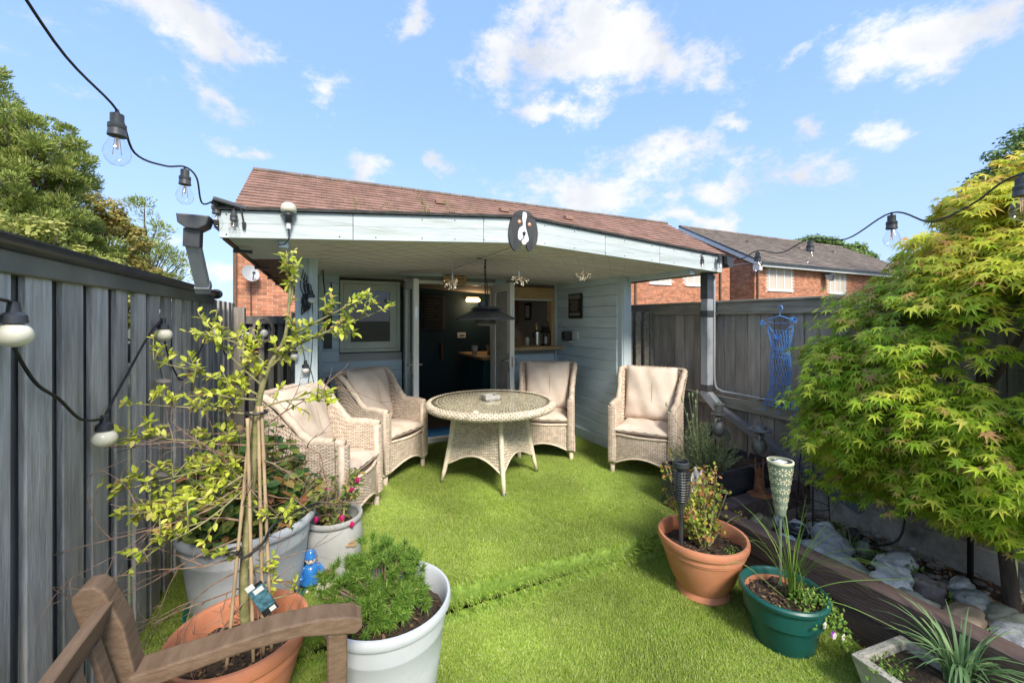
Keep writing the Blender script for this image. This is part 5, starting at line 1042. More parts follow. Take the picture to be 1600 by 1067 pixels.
# golden shrub trained on canes
gs = thing('golden_shrub', 'tall golden leaved shrub tied to bamboo canes in the near terracotta pot', 'shrub', (-.285, 1.92, .3))
stem = curve_pts([(-.26, 1.93, .28), (-.275, 1.935, .55), (-.255, 1.93, .85), (-.235, 1.93, 1.1), (-.225, 1.925, 1.25), (-.19, 1.90, 1.4), (-.13, 1.88, 1.52), (-.115, 1.87, 1.64), (-.105, 1.865, 1.76)], 5)
MB().tube(stem, [.019 - .015 * i / (len(stem) - 1) for i in range(len(stem))], 9).build('stem', 'bark_green', gs, smooth=True)
LB = [   # branches: start, mid, end, leaves
 ((-.19, 1.90, 1.40), (-.08, 1.85, 1.50), (.20, 1.70, 1.63), 110), ((-.13, 1.88, 1.52), (0, 1.8, 1.60), (.11, 1.75, 1.66), 50), ((-.12, 1.87, 1.62), (-.10, 1.87, 1.72), (-.12, 1.86, 1.82), 50), ((-.19, 1.90, 1.42), (-.28, 1.93, 1.50), (-.42, 2.0, 1.55), 75),
 ((-.22, 1.92, 1.3), (-.36, 1.95, 1.38), (-.58, 2.02, 1.44), 75), ((-.23, 1.92, 1.22), (-.40, 1.98, 1.25), (-.60, 2.05, 1.27), 70), ((-.23, 1.93, 1.15), (-.40, 2.0, 1.12), (-.66, 2.1, 1.14), 85), ((-.24, 1.93, 1.05), (-.42, 1.95, 1.02), (-.64, 1.98, .98), 95),
 ((-.25, 1.93, .98), (-.42, 1.98, .90), (-.62, 2.02, .86), 100), ((-.25, 1.93, .95), (-.38, 1.86, .86), (-.50, 1.80, .82), 70), ((-.25, 1.93, 1.0), (-.40, 1.9, .93), (-.58, 1.87, .92), 60), ((-.22, 1.92, 1.25), (-.10, 1.88, 1.28), (.05, 1.82, 1.27), 48), ((-.2, 1.91, 1.33), (-.28, 1.9, 1.42), (-.34, 1.88, 1.5), 60), ((-.22, 1.92, 1.28), (-.3, 1.9, 1.3), (-.42, 1.85, 1.34), 50),
 ((-.25, 1.93, .85), (-.18, 1.88, .82), (-.10, 1.84, .84), 26), ((-.26, 1.93, .62), (-.2, 1.9, .6), (-.15, 1.87, .63), 10), ((-.26, 1.93, .5), (-.18, 1.88, .5), (-.09, 1.85, .52), 14), ((-.265, 1.93, .7), (-.29, 1.9, .72), (-.31, 1.88, .68), 14)]
P, T, NN, S_l = [], [], [], []; tw = MB()
for a, b_, c_, n in LB:
    pts = curve_pts([a, b_, c_], 5); tw.tube(pts, [.0052 - .0035 * i / (len(pts) - 1) for i in range(len(pts))], 6)
    L_ = Vector(c_) - Vector(a)
    for _ in range(max(3, int(n / 4.3))):                            # side shoots carrying leaf clusters
        k = rnd.randint(2, len(pts) - 1); s0 = pts[k]; d = (L_.normalized() * .5 + Vector(rv(1)[0]) * .7 + Vector((0, 0, .45))).normalized(); l = rnd.uniform(.03, .12); s1 = s0 + d * l; tw.tube([s0, s1], [.003, .0016], 4)
        for j in range(rnd.randint(7, 12)):
            f = rnd.uniform(.25, 1.05); q = (d * .55 + Vector(rv(1)[0]) * .8).normalized(); P.append(tuple(s0 + d * l * f)); T.append(tuple(q)); NN.append((rnd.gauss(0, .4), rnd.gauss(-.2, .4), 1)); S_l.append(rnd.uniform(.019, .038))
tw.build('branches', 'bark_green', gs, smooth=True)
foliage('foliage', LEAF, P, T, NN, S_l, 'golden_leaf', gs, single=160)
bt = MB()                                                     # bare twigs low on the left and red twigs above
def twiggy(mb, a, d, l, depth, r=.004):
    p = [Vector(a)]; dd = Vector(d).normalized()
    for _ in range(5): dd = (dd + Vector(rv(1)[0]) * .22).normalized(); p.append(p[-1] + dd * l / 5)
    mb.tube(p, [r * (1 - .13 * i) for i in range(6)], 5, caps=False)
    if depth:
        for k in range(3): q = rnd.randint(1, 5); twiggy(mb, p[q], dd + Vector(rv(1)[0]) * .9, l * .5, depth - 1, r * .55)
for a, d, l in (((-.26, 1.93, .75), (-1, .0, -.05), .38), ((-.26, 1.93, .68), (-1, -.3, .1), .36), ((-.26, 1.93, .62), (-.8, .25, -.35), .42), ((-.26, 1.93, .55), (-1, -.4, -.2), .34), ((-.26, 1.93, .8), (-1, .2, .25), .44), ((-.26, 1.93, .5), (-.5, -.3, -.5), .3), ((-.24, 1.93, 1.1), (.8, -.5, .25), .34), ((-.24, 1.93, 1.15), (.9, -.3, .5), .36), ((-.24, 1.93, 1.05), (.6, -.5, -.1), .25), ((-.2, 1.92, .55), (.4, -.3, .2), .2), ((-.24, 1.93, 1.1), (-1, .1, .02), .5), ((-.24, 1.93, .92), (-1, -.1, -.1), .52)):
    twiggy(bt, a, d, l, 2)
for _ in range(9): twiggy(bt, (-.25, 1.93, rnd.uniform(.5, 1.25)), (rnd.uniform(-1, .5), rnd.gauss(-.2, .5), rnd.gauss(0, .3)), rnd.uniform(.25, .42), 2, .0028)
for _ in range(16): a = rnd.uniform(0, 6.28); twiggy(bt, (-.27 + .16 * math.cos(a), 1.91 + .16 * math.sin(a), .31), (rnd.gauss(0, .5), rnd.gauss(0, .5), .5), .12, 1, .0022)
bt.build('bare_twigs', 'twig', gs)
for i, (a, b_) in enumerate((((-.318, 1.85, .29), (-.245, 1.905, 1.24)), ((-.20, 1.87, .29), (-.222, 1.905, 1.26)), ((-.172, 1.87, .30), (-.21, 1.90, 1.26)), ((-.23, 1.84, .29), (-.255, 1.885, 1.22)))):
    t = thing('bamboo_cane', ['bamboo cane leaning in from the left of the golden shrub stem', 'bamboo cane just right of the golden shrub stem', 'outermost right bamboo cane behind the plant label', 'bamboo cane crossing close in front of the golden shrub stem'][i], 'cane', a, group='bamboo canes in the near terracotta pot')
    MB().tube([Vector(a).lerp(Vector(b_), k / 30) for k in range(31)], [.0062 if k % 6 else .0075 for k in range(31)], 8).build('cane', 'cane', t, smooth=True)
t = thing('plant_tie', 'black cable ties and rubber strap round the canes and stem', 'tie', (-.22, 1.9, 1.2))
MB().tube([(-.228 + .036 * math.cos(a), 1.903 + .03 * math.sin(a), 1.235) for a in [2 * math.pi * i / 16 for i in range(17)]], .006, 6).build('cable_tie', 'cord', t); MB().tube(curve_pts([(-.29, 1.87, .72), (-.26, 1.85, .70), (-.20, 1.855, .74), (-.17, 1.87, .79), (-.10, 1.95, .80), (.06, 2.1, .77)]), .0055, 6).build('strap', 'cord', t); MB().tube([(-.30 + .024 * math.cos(a), 1.875 + .024 * math.sin(a), .72) for a in [2 * math.pi * i / 14 for i in range(15)]], .005, 6).build('cable_tie', 'cord', t)
t = thing('plant_label', 'printed teal and white nursery label hanging tilted on the canes', 'plant label', (-.2, 1.82, .55)); Rt = Euler((R(8), R(-24), R(12))).to_matrix()
def lb(x0, x1, z0, z1, m, d, nm): o_ = Vector((-.195, 1.80, .555)); MB().prism([(x0, z0), (x1, z0), (x1, z1), (x0, z1)], lambda q: tuple(o_ + Rt @ Vector((q[0], 0, q[1]))), lambda q: tuple(o_ + Rt @ Vector((q[0], d, q[1])))).build(nm, m, t)
lb(-.026, .026, -.075, .075, 'cord', .001, 'card'); lb(-.025, .025, -.045, .06, 'label_teal', -.0012, 'picture'); lb(-.012, .02, .035, .055, 'label_white', -.002, 'title'); lb(.0, .02, -.07, -.052, 'label_white', -.002, 'bar_code'); lb(-.026, .0, .062, .085, 'label_white', -.0015, 'tab')
# shrub in the biggest tub (hydrangea like) 
t = thing('leafy_shrub', 'mixed dark green and reddish leafy shrub filling the biggest grey tub', 'shrub', (-.33, 2.5, .5)); P, T, NN, S_l = [], [], [], []; st = MB()
for _ in range(170):
    a = rnd.uniform(0, 6.28); q = math.sqrt(rnd.random()) * .36; h = rnd.uniform(.12, .56) * (1 - .55 * (q / .34) ** 2) + .05
    tp_ = Vector((-.33 + q * math.cos(a), 2.50 + q * math.sin(a), .53 + h)); bs = Vector((-.33 + q * .45 * math.cos(a), 2.50 + q * .45 * math.sin(a), .5)); st.tube([bs, (bs + tp_) / 2 + Vector((0, 0, .03)), tp_], [.004, .003, .0018], 5)
    for j in range(16): f = rnd.uniform(.25, 1); d = Vector(rv(1)[0]); d.z *= .5; P.append(tuple(bs.lerp(tp_, f))); T.append(tuple(d)); NN.append((rnd.gauss(0, .4), rnd.gauss(-.3, .4), 1)); S_l.append(rnd.uniform(.035, .07))
st.build('stems', 'twig', t); foliage('foliage', (LEAF[0] * [1.35, 1, 1], LEAF[1]), P, T, NN, S_l, 'shrub_leaf', t, single=90)
# fuchsia
t = thing('fuchsia', 'thin fuchsia with pink flowers and a cane in the stoneware jar', 'fuchsia', (.075, 2.6, .42)); P, T, NN, S_l = [], [], [], []; st = MB()
for k in range(24):
    a = rnd.uniform(0, 6.28); h = rnd.uniform(.12, .30) if k else .48; e = Vector((.075 + math.cos(a) * .14 * (k > 0), 2.6 + math.sin(a) * .14 * (k > 0), .42 + h)); b0 = Vector((.075 + math.cos(a) * .03, 2.6 + math.sin(a) * .03, .40)); pp = curve_pts([b0, (b0 + e) / 2 + Vector((0, 0, .05)), e], 4); st.tube(pp, .0022, 5)
    for j in range(18 if k else 34): q = rnd.choice(pp); d = Vector(rv(1)[0]); P.append(tuple(q)); T.append(tuple(d)); NN.append((0, -.4, 1)); S_l.append(rnd.uniform(.026, .046) * (1 if k else .55))
st.build('stems', 'twig', t); foliage('foliage', LEAF, P, T, NN, S_l, 'fuchsia_leaf', t, single=40)
MB().tube([(.115, 2.56, .40), (.145, 2.56, .74)], .006, 7).build('cane', 'cane', t)
for x, y, z in ((-.055, 2.52, .60), (.035, 2.50, .66), (.16, 2.53, .63), (.20, 2.60, .655), (.11, 2.46, .51), (.16, 2.47, .46), (-.02, 2.48, .52)):
    F_ = MB(); F_.ball((x, y, z), .012, 8, 6, (1, 1, 1.5))
    for k in range(4): a = k * 1.57 + .4; F_.add([(x, y, z + .008), (x + .016 * math.cos(a - .3), y + .016 * math.sin(a - .3), z), (x + .03 * math.cos(a), y + .03 * math.sin(a), z + .006), (x + .016 * math.cos(a + .3), y + .016 * math.sin(a + .3), z)], [(0, 1, 2, 3)])
    F_.build('flower', 'petal_pink', t)
# rose
t = thing('rose_bush', 'straggly rose bush with yellowing leaves in the right terracotta pot', 'rose', (2.06, 1.75, .27)); P, T, NN, S_l = [], [], [], []; st = MB(); P2, T2, S2 = [], [], []
for k in range(40):
    a = rnd.uniform(0, 6.28); sp = rnd.uniform(.04, .27); h = rnd.uniform(.2, .46); e = Vector((2.07 + math.cos(a) * sp, 1.78 + math.sin(a) * sp * .8, .28 + h)); b0 = Vector((2.06 + math.cos(a) * .03, 1.75 + math.sin(a) * .03, .26)); pp = curve_pts([b0, (b0 * .55 + e * .45) + Vector((math.cos(a) * .03, 0, .04)), e], 5); st.tube(pp, [.005 - .003 * i / (len(pp) - 1) for i in range(len(pp))], 5)
    for j in range(22): q = pp[rnd.randint(2, len(pp) - 1)] + Vector(rv(1)[0]) * .03; d = Vector(rv(1)[0]); d.z -= .2; P.append(tuple(q)); T.append(tuple(d)); NN.append((rnd.gauss(0, .5), rnd.gauss(-.4, .5), 1)); S_l.append(rnd.uniform(.018, .036))
    for j in range(5): P2.append(tuple(e + Vector(rv(1)[0]) * .014)); T2.append(tuple(rv(1)[0] + np.array([0, 0, -.3]))); S2.append(rnd.uniform(.015, .028))
st.build('stems', 'bark_green', t); foliage('foliage', (LEAF[0] * [1.3, 1, 1], LEAF[1]), P, T, NN, S_l, 'rose_leaf', t, single=80); foliage('dead_heads', LEAF, P2, T2, rv(len(P2)), S2, 'dry_leaf', t)
mb = MB(); [mb.ball((1.99 + .02 * k, 1.62 + .01 * k, .295 + .01 * k), .016, 8, 5, (1, 1, .3)) for k in range(3)]
P = [(2.09 + rnd.uniform(0, .09), 1.60 + rnd.uniform(-.02, .04), .285) for _ in range(60)]; foliage('seedlings', LEAF, P, rv(60) + [0, 0, .5], rv(60) * .4 + [0, 0, 1], [.012] * 60, 'weed_leaf', t)
# white ornament of curled petals
t = thing('white_ornament', 'glossy white ornament of curled petals standing behind the rose', 'ornament', (2.18, 1.93, .15))
MB().tube([(2.235, 1.985, .14), (2.235, 1.985, .5)], .006, 6).build('stake', 'dark_wire', t)
for k in range(15):
    a = rnd.uniform(0, 6.28); q = rnd.uniform(.0, .085); c_ = Vector((2.235 + q * math.cos(a), 1.965 + rnd.uniform(-.05, .0), .565 + q * math.sin(a) * 1.15)); Rt = Euler((rnd.uniform(-.6, .6), rnd.uniform(-.8, .8), rnd.uniform(-.8, .8))).to_matrix()
    g_ = MB(); g_.grid(lambda u, v: tuple(c_ + Rt @ Vector(((u - .5) * .06 * math.sin(math.pi * (.15 + .75 * v)), .02 * math.cos(math.pi * (u - .5)) * 1 - .014 * v, (v - .5) * .08))), 6, 6); g_.build('petal', 'ceramic_white', t, smooth=True)
# torch light in the rose pot
t = thing('solar_torch', 'black solar torch light with cage top standing in the rose pot', 'solar light', (1.865, 1.73, .28)); x, y = 1.87, 1.735
MB().tube([(x, y, .26), (x, y, .60)], .0115, 8).build('stake', 'black_plastic', t); b = MB(); b.lathe([(.036, .785), (.046, .80), (.046, .825), (.038, .83), (.036, .815)], 20, (x, y, 0)); b.lathe([(.0, .56), (.014, .56), (.026, .60), (.028, .605), (.02, .605), (0, .6)], 20, (x, y, 0))
for k in range(12): z = .612 + k * .0145; r = .0475 * math.sin(math.pi * (.25 + .48 * (k / 12))) + .003; b.tube([(x + r * math.cos(a), y + r * math.sin(a), z) for a in [2 * math.pi * i / 16 for i in range(17)]], .0028, 5, caps=False)
for k in range(6): a = k * 1.047; b.tube([(x + r_ * math.cos(a), y + r_ * math.sin(a), z_) for r_, z_ in ((.028, .60), (.042, .66), (.049, .72), (.044, .79))], .003, 5)
b.build('cage', 'black_plastic', t); MB().lathe([(0, .62), (.024, .62), (.03, .70), (.024, .78), (0, .78)], 14, (x, y, 0)).build('lamp_core', 'room_dark', t); t.location.z -= .035
# flower lantern light
t = thing('solar_lantern', 'mint metal cone solar light with cut out daisies on a pole in the green pot', 'solar light', (2.17, 1.36, .2)); x, y = 2.17, 1.362
MB().tube([(x, y, .20), (x, y, .59)], .0065, 8).build('pole', 'mint_metal', t); MB().lathe([(0, .575), (.022, .585), (.025, .60), (.044, .74), (.058, .855), (.061, .862), (.058, .868), (.053, .865), (.051, .85)], 36, (x, y, 0)).build('shade', 'mint_metal', t, smooth=True)
MB().lathe([(0, .862), (.051, .862), (.051, .856), (0, .855)], 32, (x, y, 0)).build('top_disc', 'black_plastic', t); MB().lathe([(.054, .860), (.061, .862), (.061, .872), (.054, .872)], 36, (x, y, 0)).build('rim', 'cream_cut', t); MB().box(x - .026, x + .026, y - .02, y + .02, .861, .866).build('solar_panel', 'label_white', t)
fl_ = MB()
def conept(a, z): r = .0265 + (z - .60) * .128 + .0012; return (x + r * math.cos(a), y + r * math.sin(a), z)
for row, (z, s, off) in enumerate(((.825, .024, 0), (.775, .021, .5), (.725, .018, 0), (.68, .015, .5), (.638, .011, 0))):
    for k in range(8):
        a0 = (k + off) * math.pi / 4; r = .0265 + (z - .60) * .128
        for j in range(7):
            t_ = 2 * math.pi * j / 7 + row; c_, s_ = math.cos(t_), math.sin(t_); P4 = [(c_ * .25 * s, s_ * .25 * s), (c_ * .7 * s - s_ * .2 * s, s_ * .7 * s + c_ * .2 * s), (c_ * s, s_ * s), (c_ * .7 * s + s_ * .2 * s, s_ * .7 * s - c_ * .2 * s)]; fl_.add([conept(a0 + u / r, z + v_) for u, v_ in P4], [(0, 1, 2, 3)])
fl_.build('daisy_cutouts', 'cream_cut', t, kind='stuff')
# rushes and pansies in the green pot
def blades(nm, parent, c, n, h, spread, w, m, lean=.6, singles=0, curve=1.0, seg=7, zmin=None):
    objs = []; allm = MB()
    for k in range(n):
        a = rnd.uniform(0, 6.28); b0 = Vector(c) + Vector((math.cos(a), math.sin(a), 0)) * rnd.uniform(0, spread); l = h * rnd.uniform(.6, 1.1); ln = rnd.uniform(.1, lean); pts = []
        for i in range(seg + 1):
            f = i / seg; ang = ln * (f ** 1.3) * curve * 1.9; pts.append(b0 + Vector((math.cos(a) * l * f * math.sin(ang), math.sin(a) * l * f * math.sin(ang), l * f * math.cos(ang))))
        sd_ = Vector((-math.sin(a), math.cos(a), 0)); v = []; 
        for i, p in enumerate(pts): ww = w * (1 - (i / seg) ** 2.2) + .0004; up_ = Vector((math.cos(a), math.sin(a), .3)) * ww * .35; v += [tuple(p - sd_ * ww + up_), tuple(p), tuple(p + sd_ * ww + up_)]
        f_ = [(i * 3 + j, i * 3 + j + 1, i * 3 + j + 4, i * 3 + j + 3) for i in range(seg) for j in range(2)]
        if k < singles: MB().add(v, f_).build('leaf', m, parent, smooth=True)
        else: allm.add(v, f_)
    if allm.v: allm.build(nm, m, parent, smooth=True, kind='stuff')
t = thing('rush_plant', 'tuft of long thin rush leaves spraying out of the green pot', 'rush', (2.12, 1.31, .22)); blades('rush_leaves', t, (2.13, 1.28, .215), 46, .50, .04, .0022, 'rush_green', lean=.55, singles=0)
MB().tube(curve_pts([(2.13, 1.28, .22), (2.28, 1.15, .33), (2.52, .98, .38)]), .0022, 4).tube(curve_pts([(2.13, 1.28, .22), (2.22, 1.1, .27), (2.38, .88, .2)]), .0022, 4).tube(curve_pts([(2.1, 1.3, .22), (1.95, 1.42, .36), (1.86, 1.47, .33)]), .0018, 4).build('long_leaf', 'rush_green', t)
t = thing('pansy_plant', 'trailing green pansy foliage spilling over the front of the green pot', 'pansy', (2.15, 1.22, .22)); P = []
for _ in range(520):
    a = rnd.gauss(-.9, .7); q = rnd.uniform(0, .2); P.append((2.11 + q * math.cos(a), 1.27 + q * math.sin(a), .235 + rnd.uniform(0, .035) - max(0, q - .15) * 1.2))
for _ in range(200): f = rnd.random(); P.append((2.16 + .05 * f + rnd.gauss(0, .022), 1.13 - .05 * f + rnd.gauss(0, .022), .24 - .17 * f ** 1.5 + rnd.gauss(0, .012)))
n = len(P); foliage('foliage', LEAF, P, rv(n) + [0, 0, .4], rv(n) * .5 + [0, -.2, 1], npr.uniform(.012, .024, n), 'weed_leaf', t, single=30)
for (x, y, z, m_) in ((2.125, 1.10, .165, 'petal_purple'), (2.135, 1.098, .155, 'petal_white'), (2.10, 1.12, .20, 'petal_white'), (2.17, 1.08, .15, 'petal_white')):
    F_ = MB(); [F_.ball((x + .009 * math.cos(k * 1.256), y - .004, z + .009 * math.sin(k * 1.256)), .008, 8, 5, (1, .3, 1)) for k in range(5)]; F_.build('flower', m_, t)
t = thing('spiky_plant', 'clump of broad arching strap leaves growing in the concrete trough', 'plant', (2.28, .75, .16)); blades('leaves', t, (2.30, .74, .16), 70, .30, .05, .0062, 'iris_leaf', lean=.75, singles=60)
t = thing('trough_weeds', 'low green weeds on the soil of the concrete trough', 'weeds', (2.1, .85, .17)); P = [(2.10 + rnd.gauss(0, .05), .87 + rnd.gauss(0, .03), .175 + rnd.random() * .02) for _ in range(150)]; foliage('foliage', LEAF, P, rv(150) + [0, 0, .5], rv(150) * .5 + [0, 0, 1], npr.uniform(.01, .022, 150), 'weed_leaf', t)
# black planter and lavender
t = thing('black_planter', 'black plastic trough planter behind the short sleeper holding lavender', 'planter', (2.85, 2.28, .1)); m_ = MB(); frame_rect_ = None
for b_ in ((2.42, 3.28, 2.08, 2.095), (2.42, 3.28, 2.425, 2.44), (2.42, 2.435, 2.095, 2.425), (3.265, 3.28, 2.095, 2.425)): m_.box(*b_, .12, .49)
m_.box(2.41, 3.29, 2.07, 2.10, .465, .495); m_.build('trough', 'black_plastic', t, bevel=.004); MB().box(2.43, 3.27, 2.09, 2.43, .40, .44).build('soil', 'soil', t)
t = thing('lavender', 'wispy grey green lavender bush in the black planter', 'lavender', (2.75, 2.27, .44)); P, T, S_l = [], [], []; st = MB()
for k in range(150):
    a = rnd.uniform(0, 6.28); sp = rnd.uniform(0, .30); e = Vector((2.68 + math.cos(a) * sp * 1.05, 2.26 + math.sin(a) * sp * .75, .46 + rnd.uniform(.12, .40) * (1 - (sp / .42) ** 2))); b0 = Vector((2.7 + math.cos(a) * sp * .4, 2.27 + math.sin(a) * sp * .4, .44)); st.tube([b0, (b0 + e) / 2 + Vector((0, 0, .02)), e], [.0022, .0018, .001], 4)
    for j in range(30): f = rnd.uniform(.2, 1); P.append(tuple(b0.lerp(e, f) + Vector(rv(1)[0]) * .004)); T.append(tuple(Vector(rv(1)[0]) * .8 + (e - b0).normalized())); S_l.append(rnd.uniform(.016, .034))
st.build('stems', 'bark_green', t); foliage('foliage', (LEAF[0] * [.38, 1, 1], LEAF[1]), P, T, rv(len(P)), S_l, 'lavender_leaf', t)
fs = MB()
for k in range(12): a = rnd.uniform(0, 6.28); b0 = Vector((2.6, 2.25, .55)); e = Vector((2.50 + rnd.uniform(-.14, .35), 2.25 + rnd.uniform(-.1, .1), rnd.uniform(.85, 1.08))); fs.tube([b0, (b0 + e) / 2, e], .0018, 4); fs.ball(e, .007, 6, 6, (1, 1, 2.6))
fs.build('flower_spikes', 'lavender_leaf', t)
# small plants on the cabin roof
t = thing('roof_weeds', 'row of small straggly weeds growing along the cabin roof edge', 'weeds', (.7, 2.75, 2.3)); P, T, S_l = [], [], []
for x, h in ((.22, .10), (.28, .05), (.40, .10), (.47, .04), (.62, .17), (.635, .12), (.67, .07), (.79, .12), (.83, .10), (.98, .06), (1.02, .04)):
    for j in range(int(h * 260)): f = rnd.random(); P.append((x + rnd.gauss(0, .006 + .012 * (1 - f)) - .03 * f, 2.72 + rnd.gauss(0, .01), ft(x) + .02 + f * h)); T.append(tuple(Vector(rv(1)[0]) + Vector((0, 0, .7)))); S_l.append(rnd.uniform(.009, .018))
foliage('foliage', (LEAF[0] * [.7, 1, 1], LEAF[1]), P, T, rv(len(P)), S_l, 'rush_green', t)
# figures
t = thing('gnome_figure', 'small glazed figurine in blue coat and blue helmet on the grass between pots', 'figurine', (-.045, 2.47, .15)); x, y, z = -.045, 2.47, .158
MB().lathe([(0, .035), (.052, .04), (.054, .05), (.048, .07), (.043, .10), (.034, .125), (.02, .138), (0, .14)], 28, (x, y, z)).build('coat', 'gnome_blue', t, smooth=True)
for s in (-1, 1): MB().tube(curve_pts([(x + s * .03, y, z + .125), (x + s * .052, y - .008, z + .095), (x + s * .045, y - .03, z + .068)]), [.014] * 12 + [.012], 10).build('arm', 'gnome_blue', t, smooth=True); MB().lathe([(.018, 0), (.019, .04), (0, .04)], 12, (x + s * .019, y, z)).build('leg', 'gnome_dark', t, smooth=True); MB().ball((x + s * .019, y - .014, z + .002), .016, 10, 6, (1, 1.5, .6)).build('shoe', 'glaze_white', t, smooth=True)
hd = MB().ball((x, y - .003, z + .158), .026, 16, 12, (1, .95, 1.02)).build('head', 'glaze_white', t, smooth=True)
MB().ball((x, y - .029, z + .155), .0055, 8, 6).build('nose', 'skin_pale', hd, smooth=True)
for s in (-1, 1): MB().ball((x + s * .026, y, z + .158), .007, 8, 6, (.6, 1, 1.2)).build('ear', 'skin_pale', hd, smooth=True); MB().ball((x + s * .010, y - .0265, z + .163), .0035, 8, 6).build('eye', 'paint_black', hd, smooth=True)
MB().tube([(x - .01, y - .0265, z + .143), (x, y - .0285, z + .140), (x + .01, y - .0265, z + .143)], .0012, 5).build('mouth', 'paint_black', hd)
MB().lathe([(.031, .17), (.032, .175), (.027, .18), (.025, .196), (.014, .212), (0, .216)], 24, (x, y, z)).build('helmet', 'gnome_blue', t, smooth=True)
MB().lathe([(.0, 0), (.014, .002), (.016, .014), (.009, .025), (0, .027)], 14, (x + .063, y - .02, z)).build('small_ball', 'bulb_cream', None, smooth=True); tag(bpy.data.objects['small_ball'], 'little cream pebble sized ball beside the blue figurine', 'ball')
t = thing('shell_ornament', 'pinkish white scallop shaped shell ornament in front of the stoneware jar', 'ornament', (.03, 2.38, .15)); sh_ = MB()
sh_.grid(lambda u, v: (.015 + (u - .5) * .075 * math.sin(math.pi * (.12 + .7 * v)), 2.37 - .02 * math.sin(math.pi * v) * (1 + .12 * math.cos(u * 40)), .155 + v * .085), 40, 10); sh_.build('shell', 'shell_pink', t, smooth=True); sh_ = MB()
sh_.grid(lambda u, v: (.07 + (u - .5) * .07 * math.sin(math.pi * (.12 + .7 * v)), 2.385 - .02 * math.sin(math.pi * v) * (1 + .12 * math.cos(u * 40)), .16 + v * .07), 40, 10); sh_.build('shell', 'shell_pink', t, smooth=True)
tag(plank('timber_offcut', (.22, .03, .03), (.14, 2.44, .175), 'brown_wood', None, (0, 0, .5)), 'short brown timber offcut lying at the foot of the stoneware jar', 'timber')
# ================================================================ BED: stones, obelisk, birds, lamps
def stone(label, p, s, m, seed, rz=0, flat=1.0):
    q = random.Random(seed); ph = [q.uniform(0, 6) for _ in range(9)]; me = MB().ball((0, 0, 0), 1, 30, 20)
    V = []
    for x, y, z in me.v:
        k = 1 + .10 * math.sin(3 * x + ph[0]) * math.cos(2.5 * y + ph[1]) + .08 * math.sin(4 * z + 3 * y + ph[2]) + .05 * math.sin(7 * x + 5 * z + ph[3]) + .03 * math.sin(13 * y + 9 * x + ph[4])
        from mathutils import noise as nz_; k += .16 * nz_.fractal(Vector((x, y, z)) * 1.6 + Vector((seed, 0, 0)), 1.0, 2.0, 4); f = .8; x, y, z = [math.copysign(abs(a) ** f, a) for a in (x, y, z)]; V.append((x * k * s[0], y * k * s[1], z * k * s[2]))
    me.v = V; o = me.build('stone', m, smooth=True); o.location = p; o.rotation_euler = (q.uniform(-.15, .15), q.uniform(-.15, .15), rz); tag(o, label, 'stone', 'stones in the raised bed'); return o
mat('stone_white', (.50, .52, .52), (.84, .84, .82), scale=9, stretch=(1, 3, 2), rough=.85, bump=.7, bscale=25, lo=.4, hi=.6, c3=(.30, .32, .33), c3scale=7)
mat('stone_grey', (.27, .29, .28), (.46, .48, .46), scale=8, stretch=(1, 2.5, 1), rough=.85, bump=.6, bscale=25, c3=(.45, .45, .42), c3scale=9, c3lo=.6, c3hi=.7)
mat('stone_green', (.26, .28, .23), (.38, .40, .33), scale=10, rough=.9, bump=.4, bscale=30)
mat('stone_tan', (.36, .26, .175), (.50, .38, .27), scale=6, rough=.8, bump=.3, bscale=30)
mat('stone_mauve', (.24, .195, .19), (.38, .31, .30), scale=10, stretch=(1, 2, 1), rough=.9, bump=.5, bscale=30)
mat('stone_moss', (.20, .18, .09), (.38, .34, .21), scale=10, rough=.95, bump=.7, bscale=30)
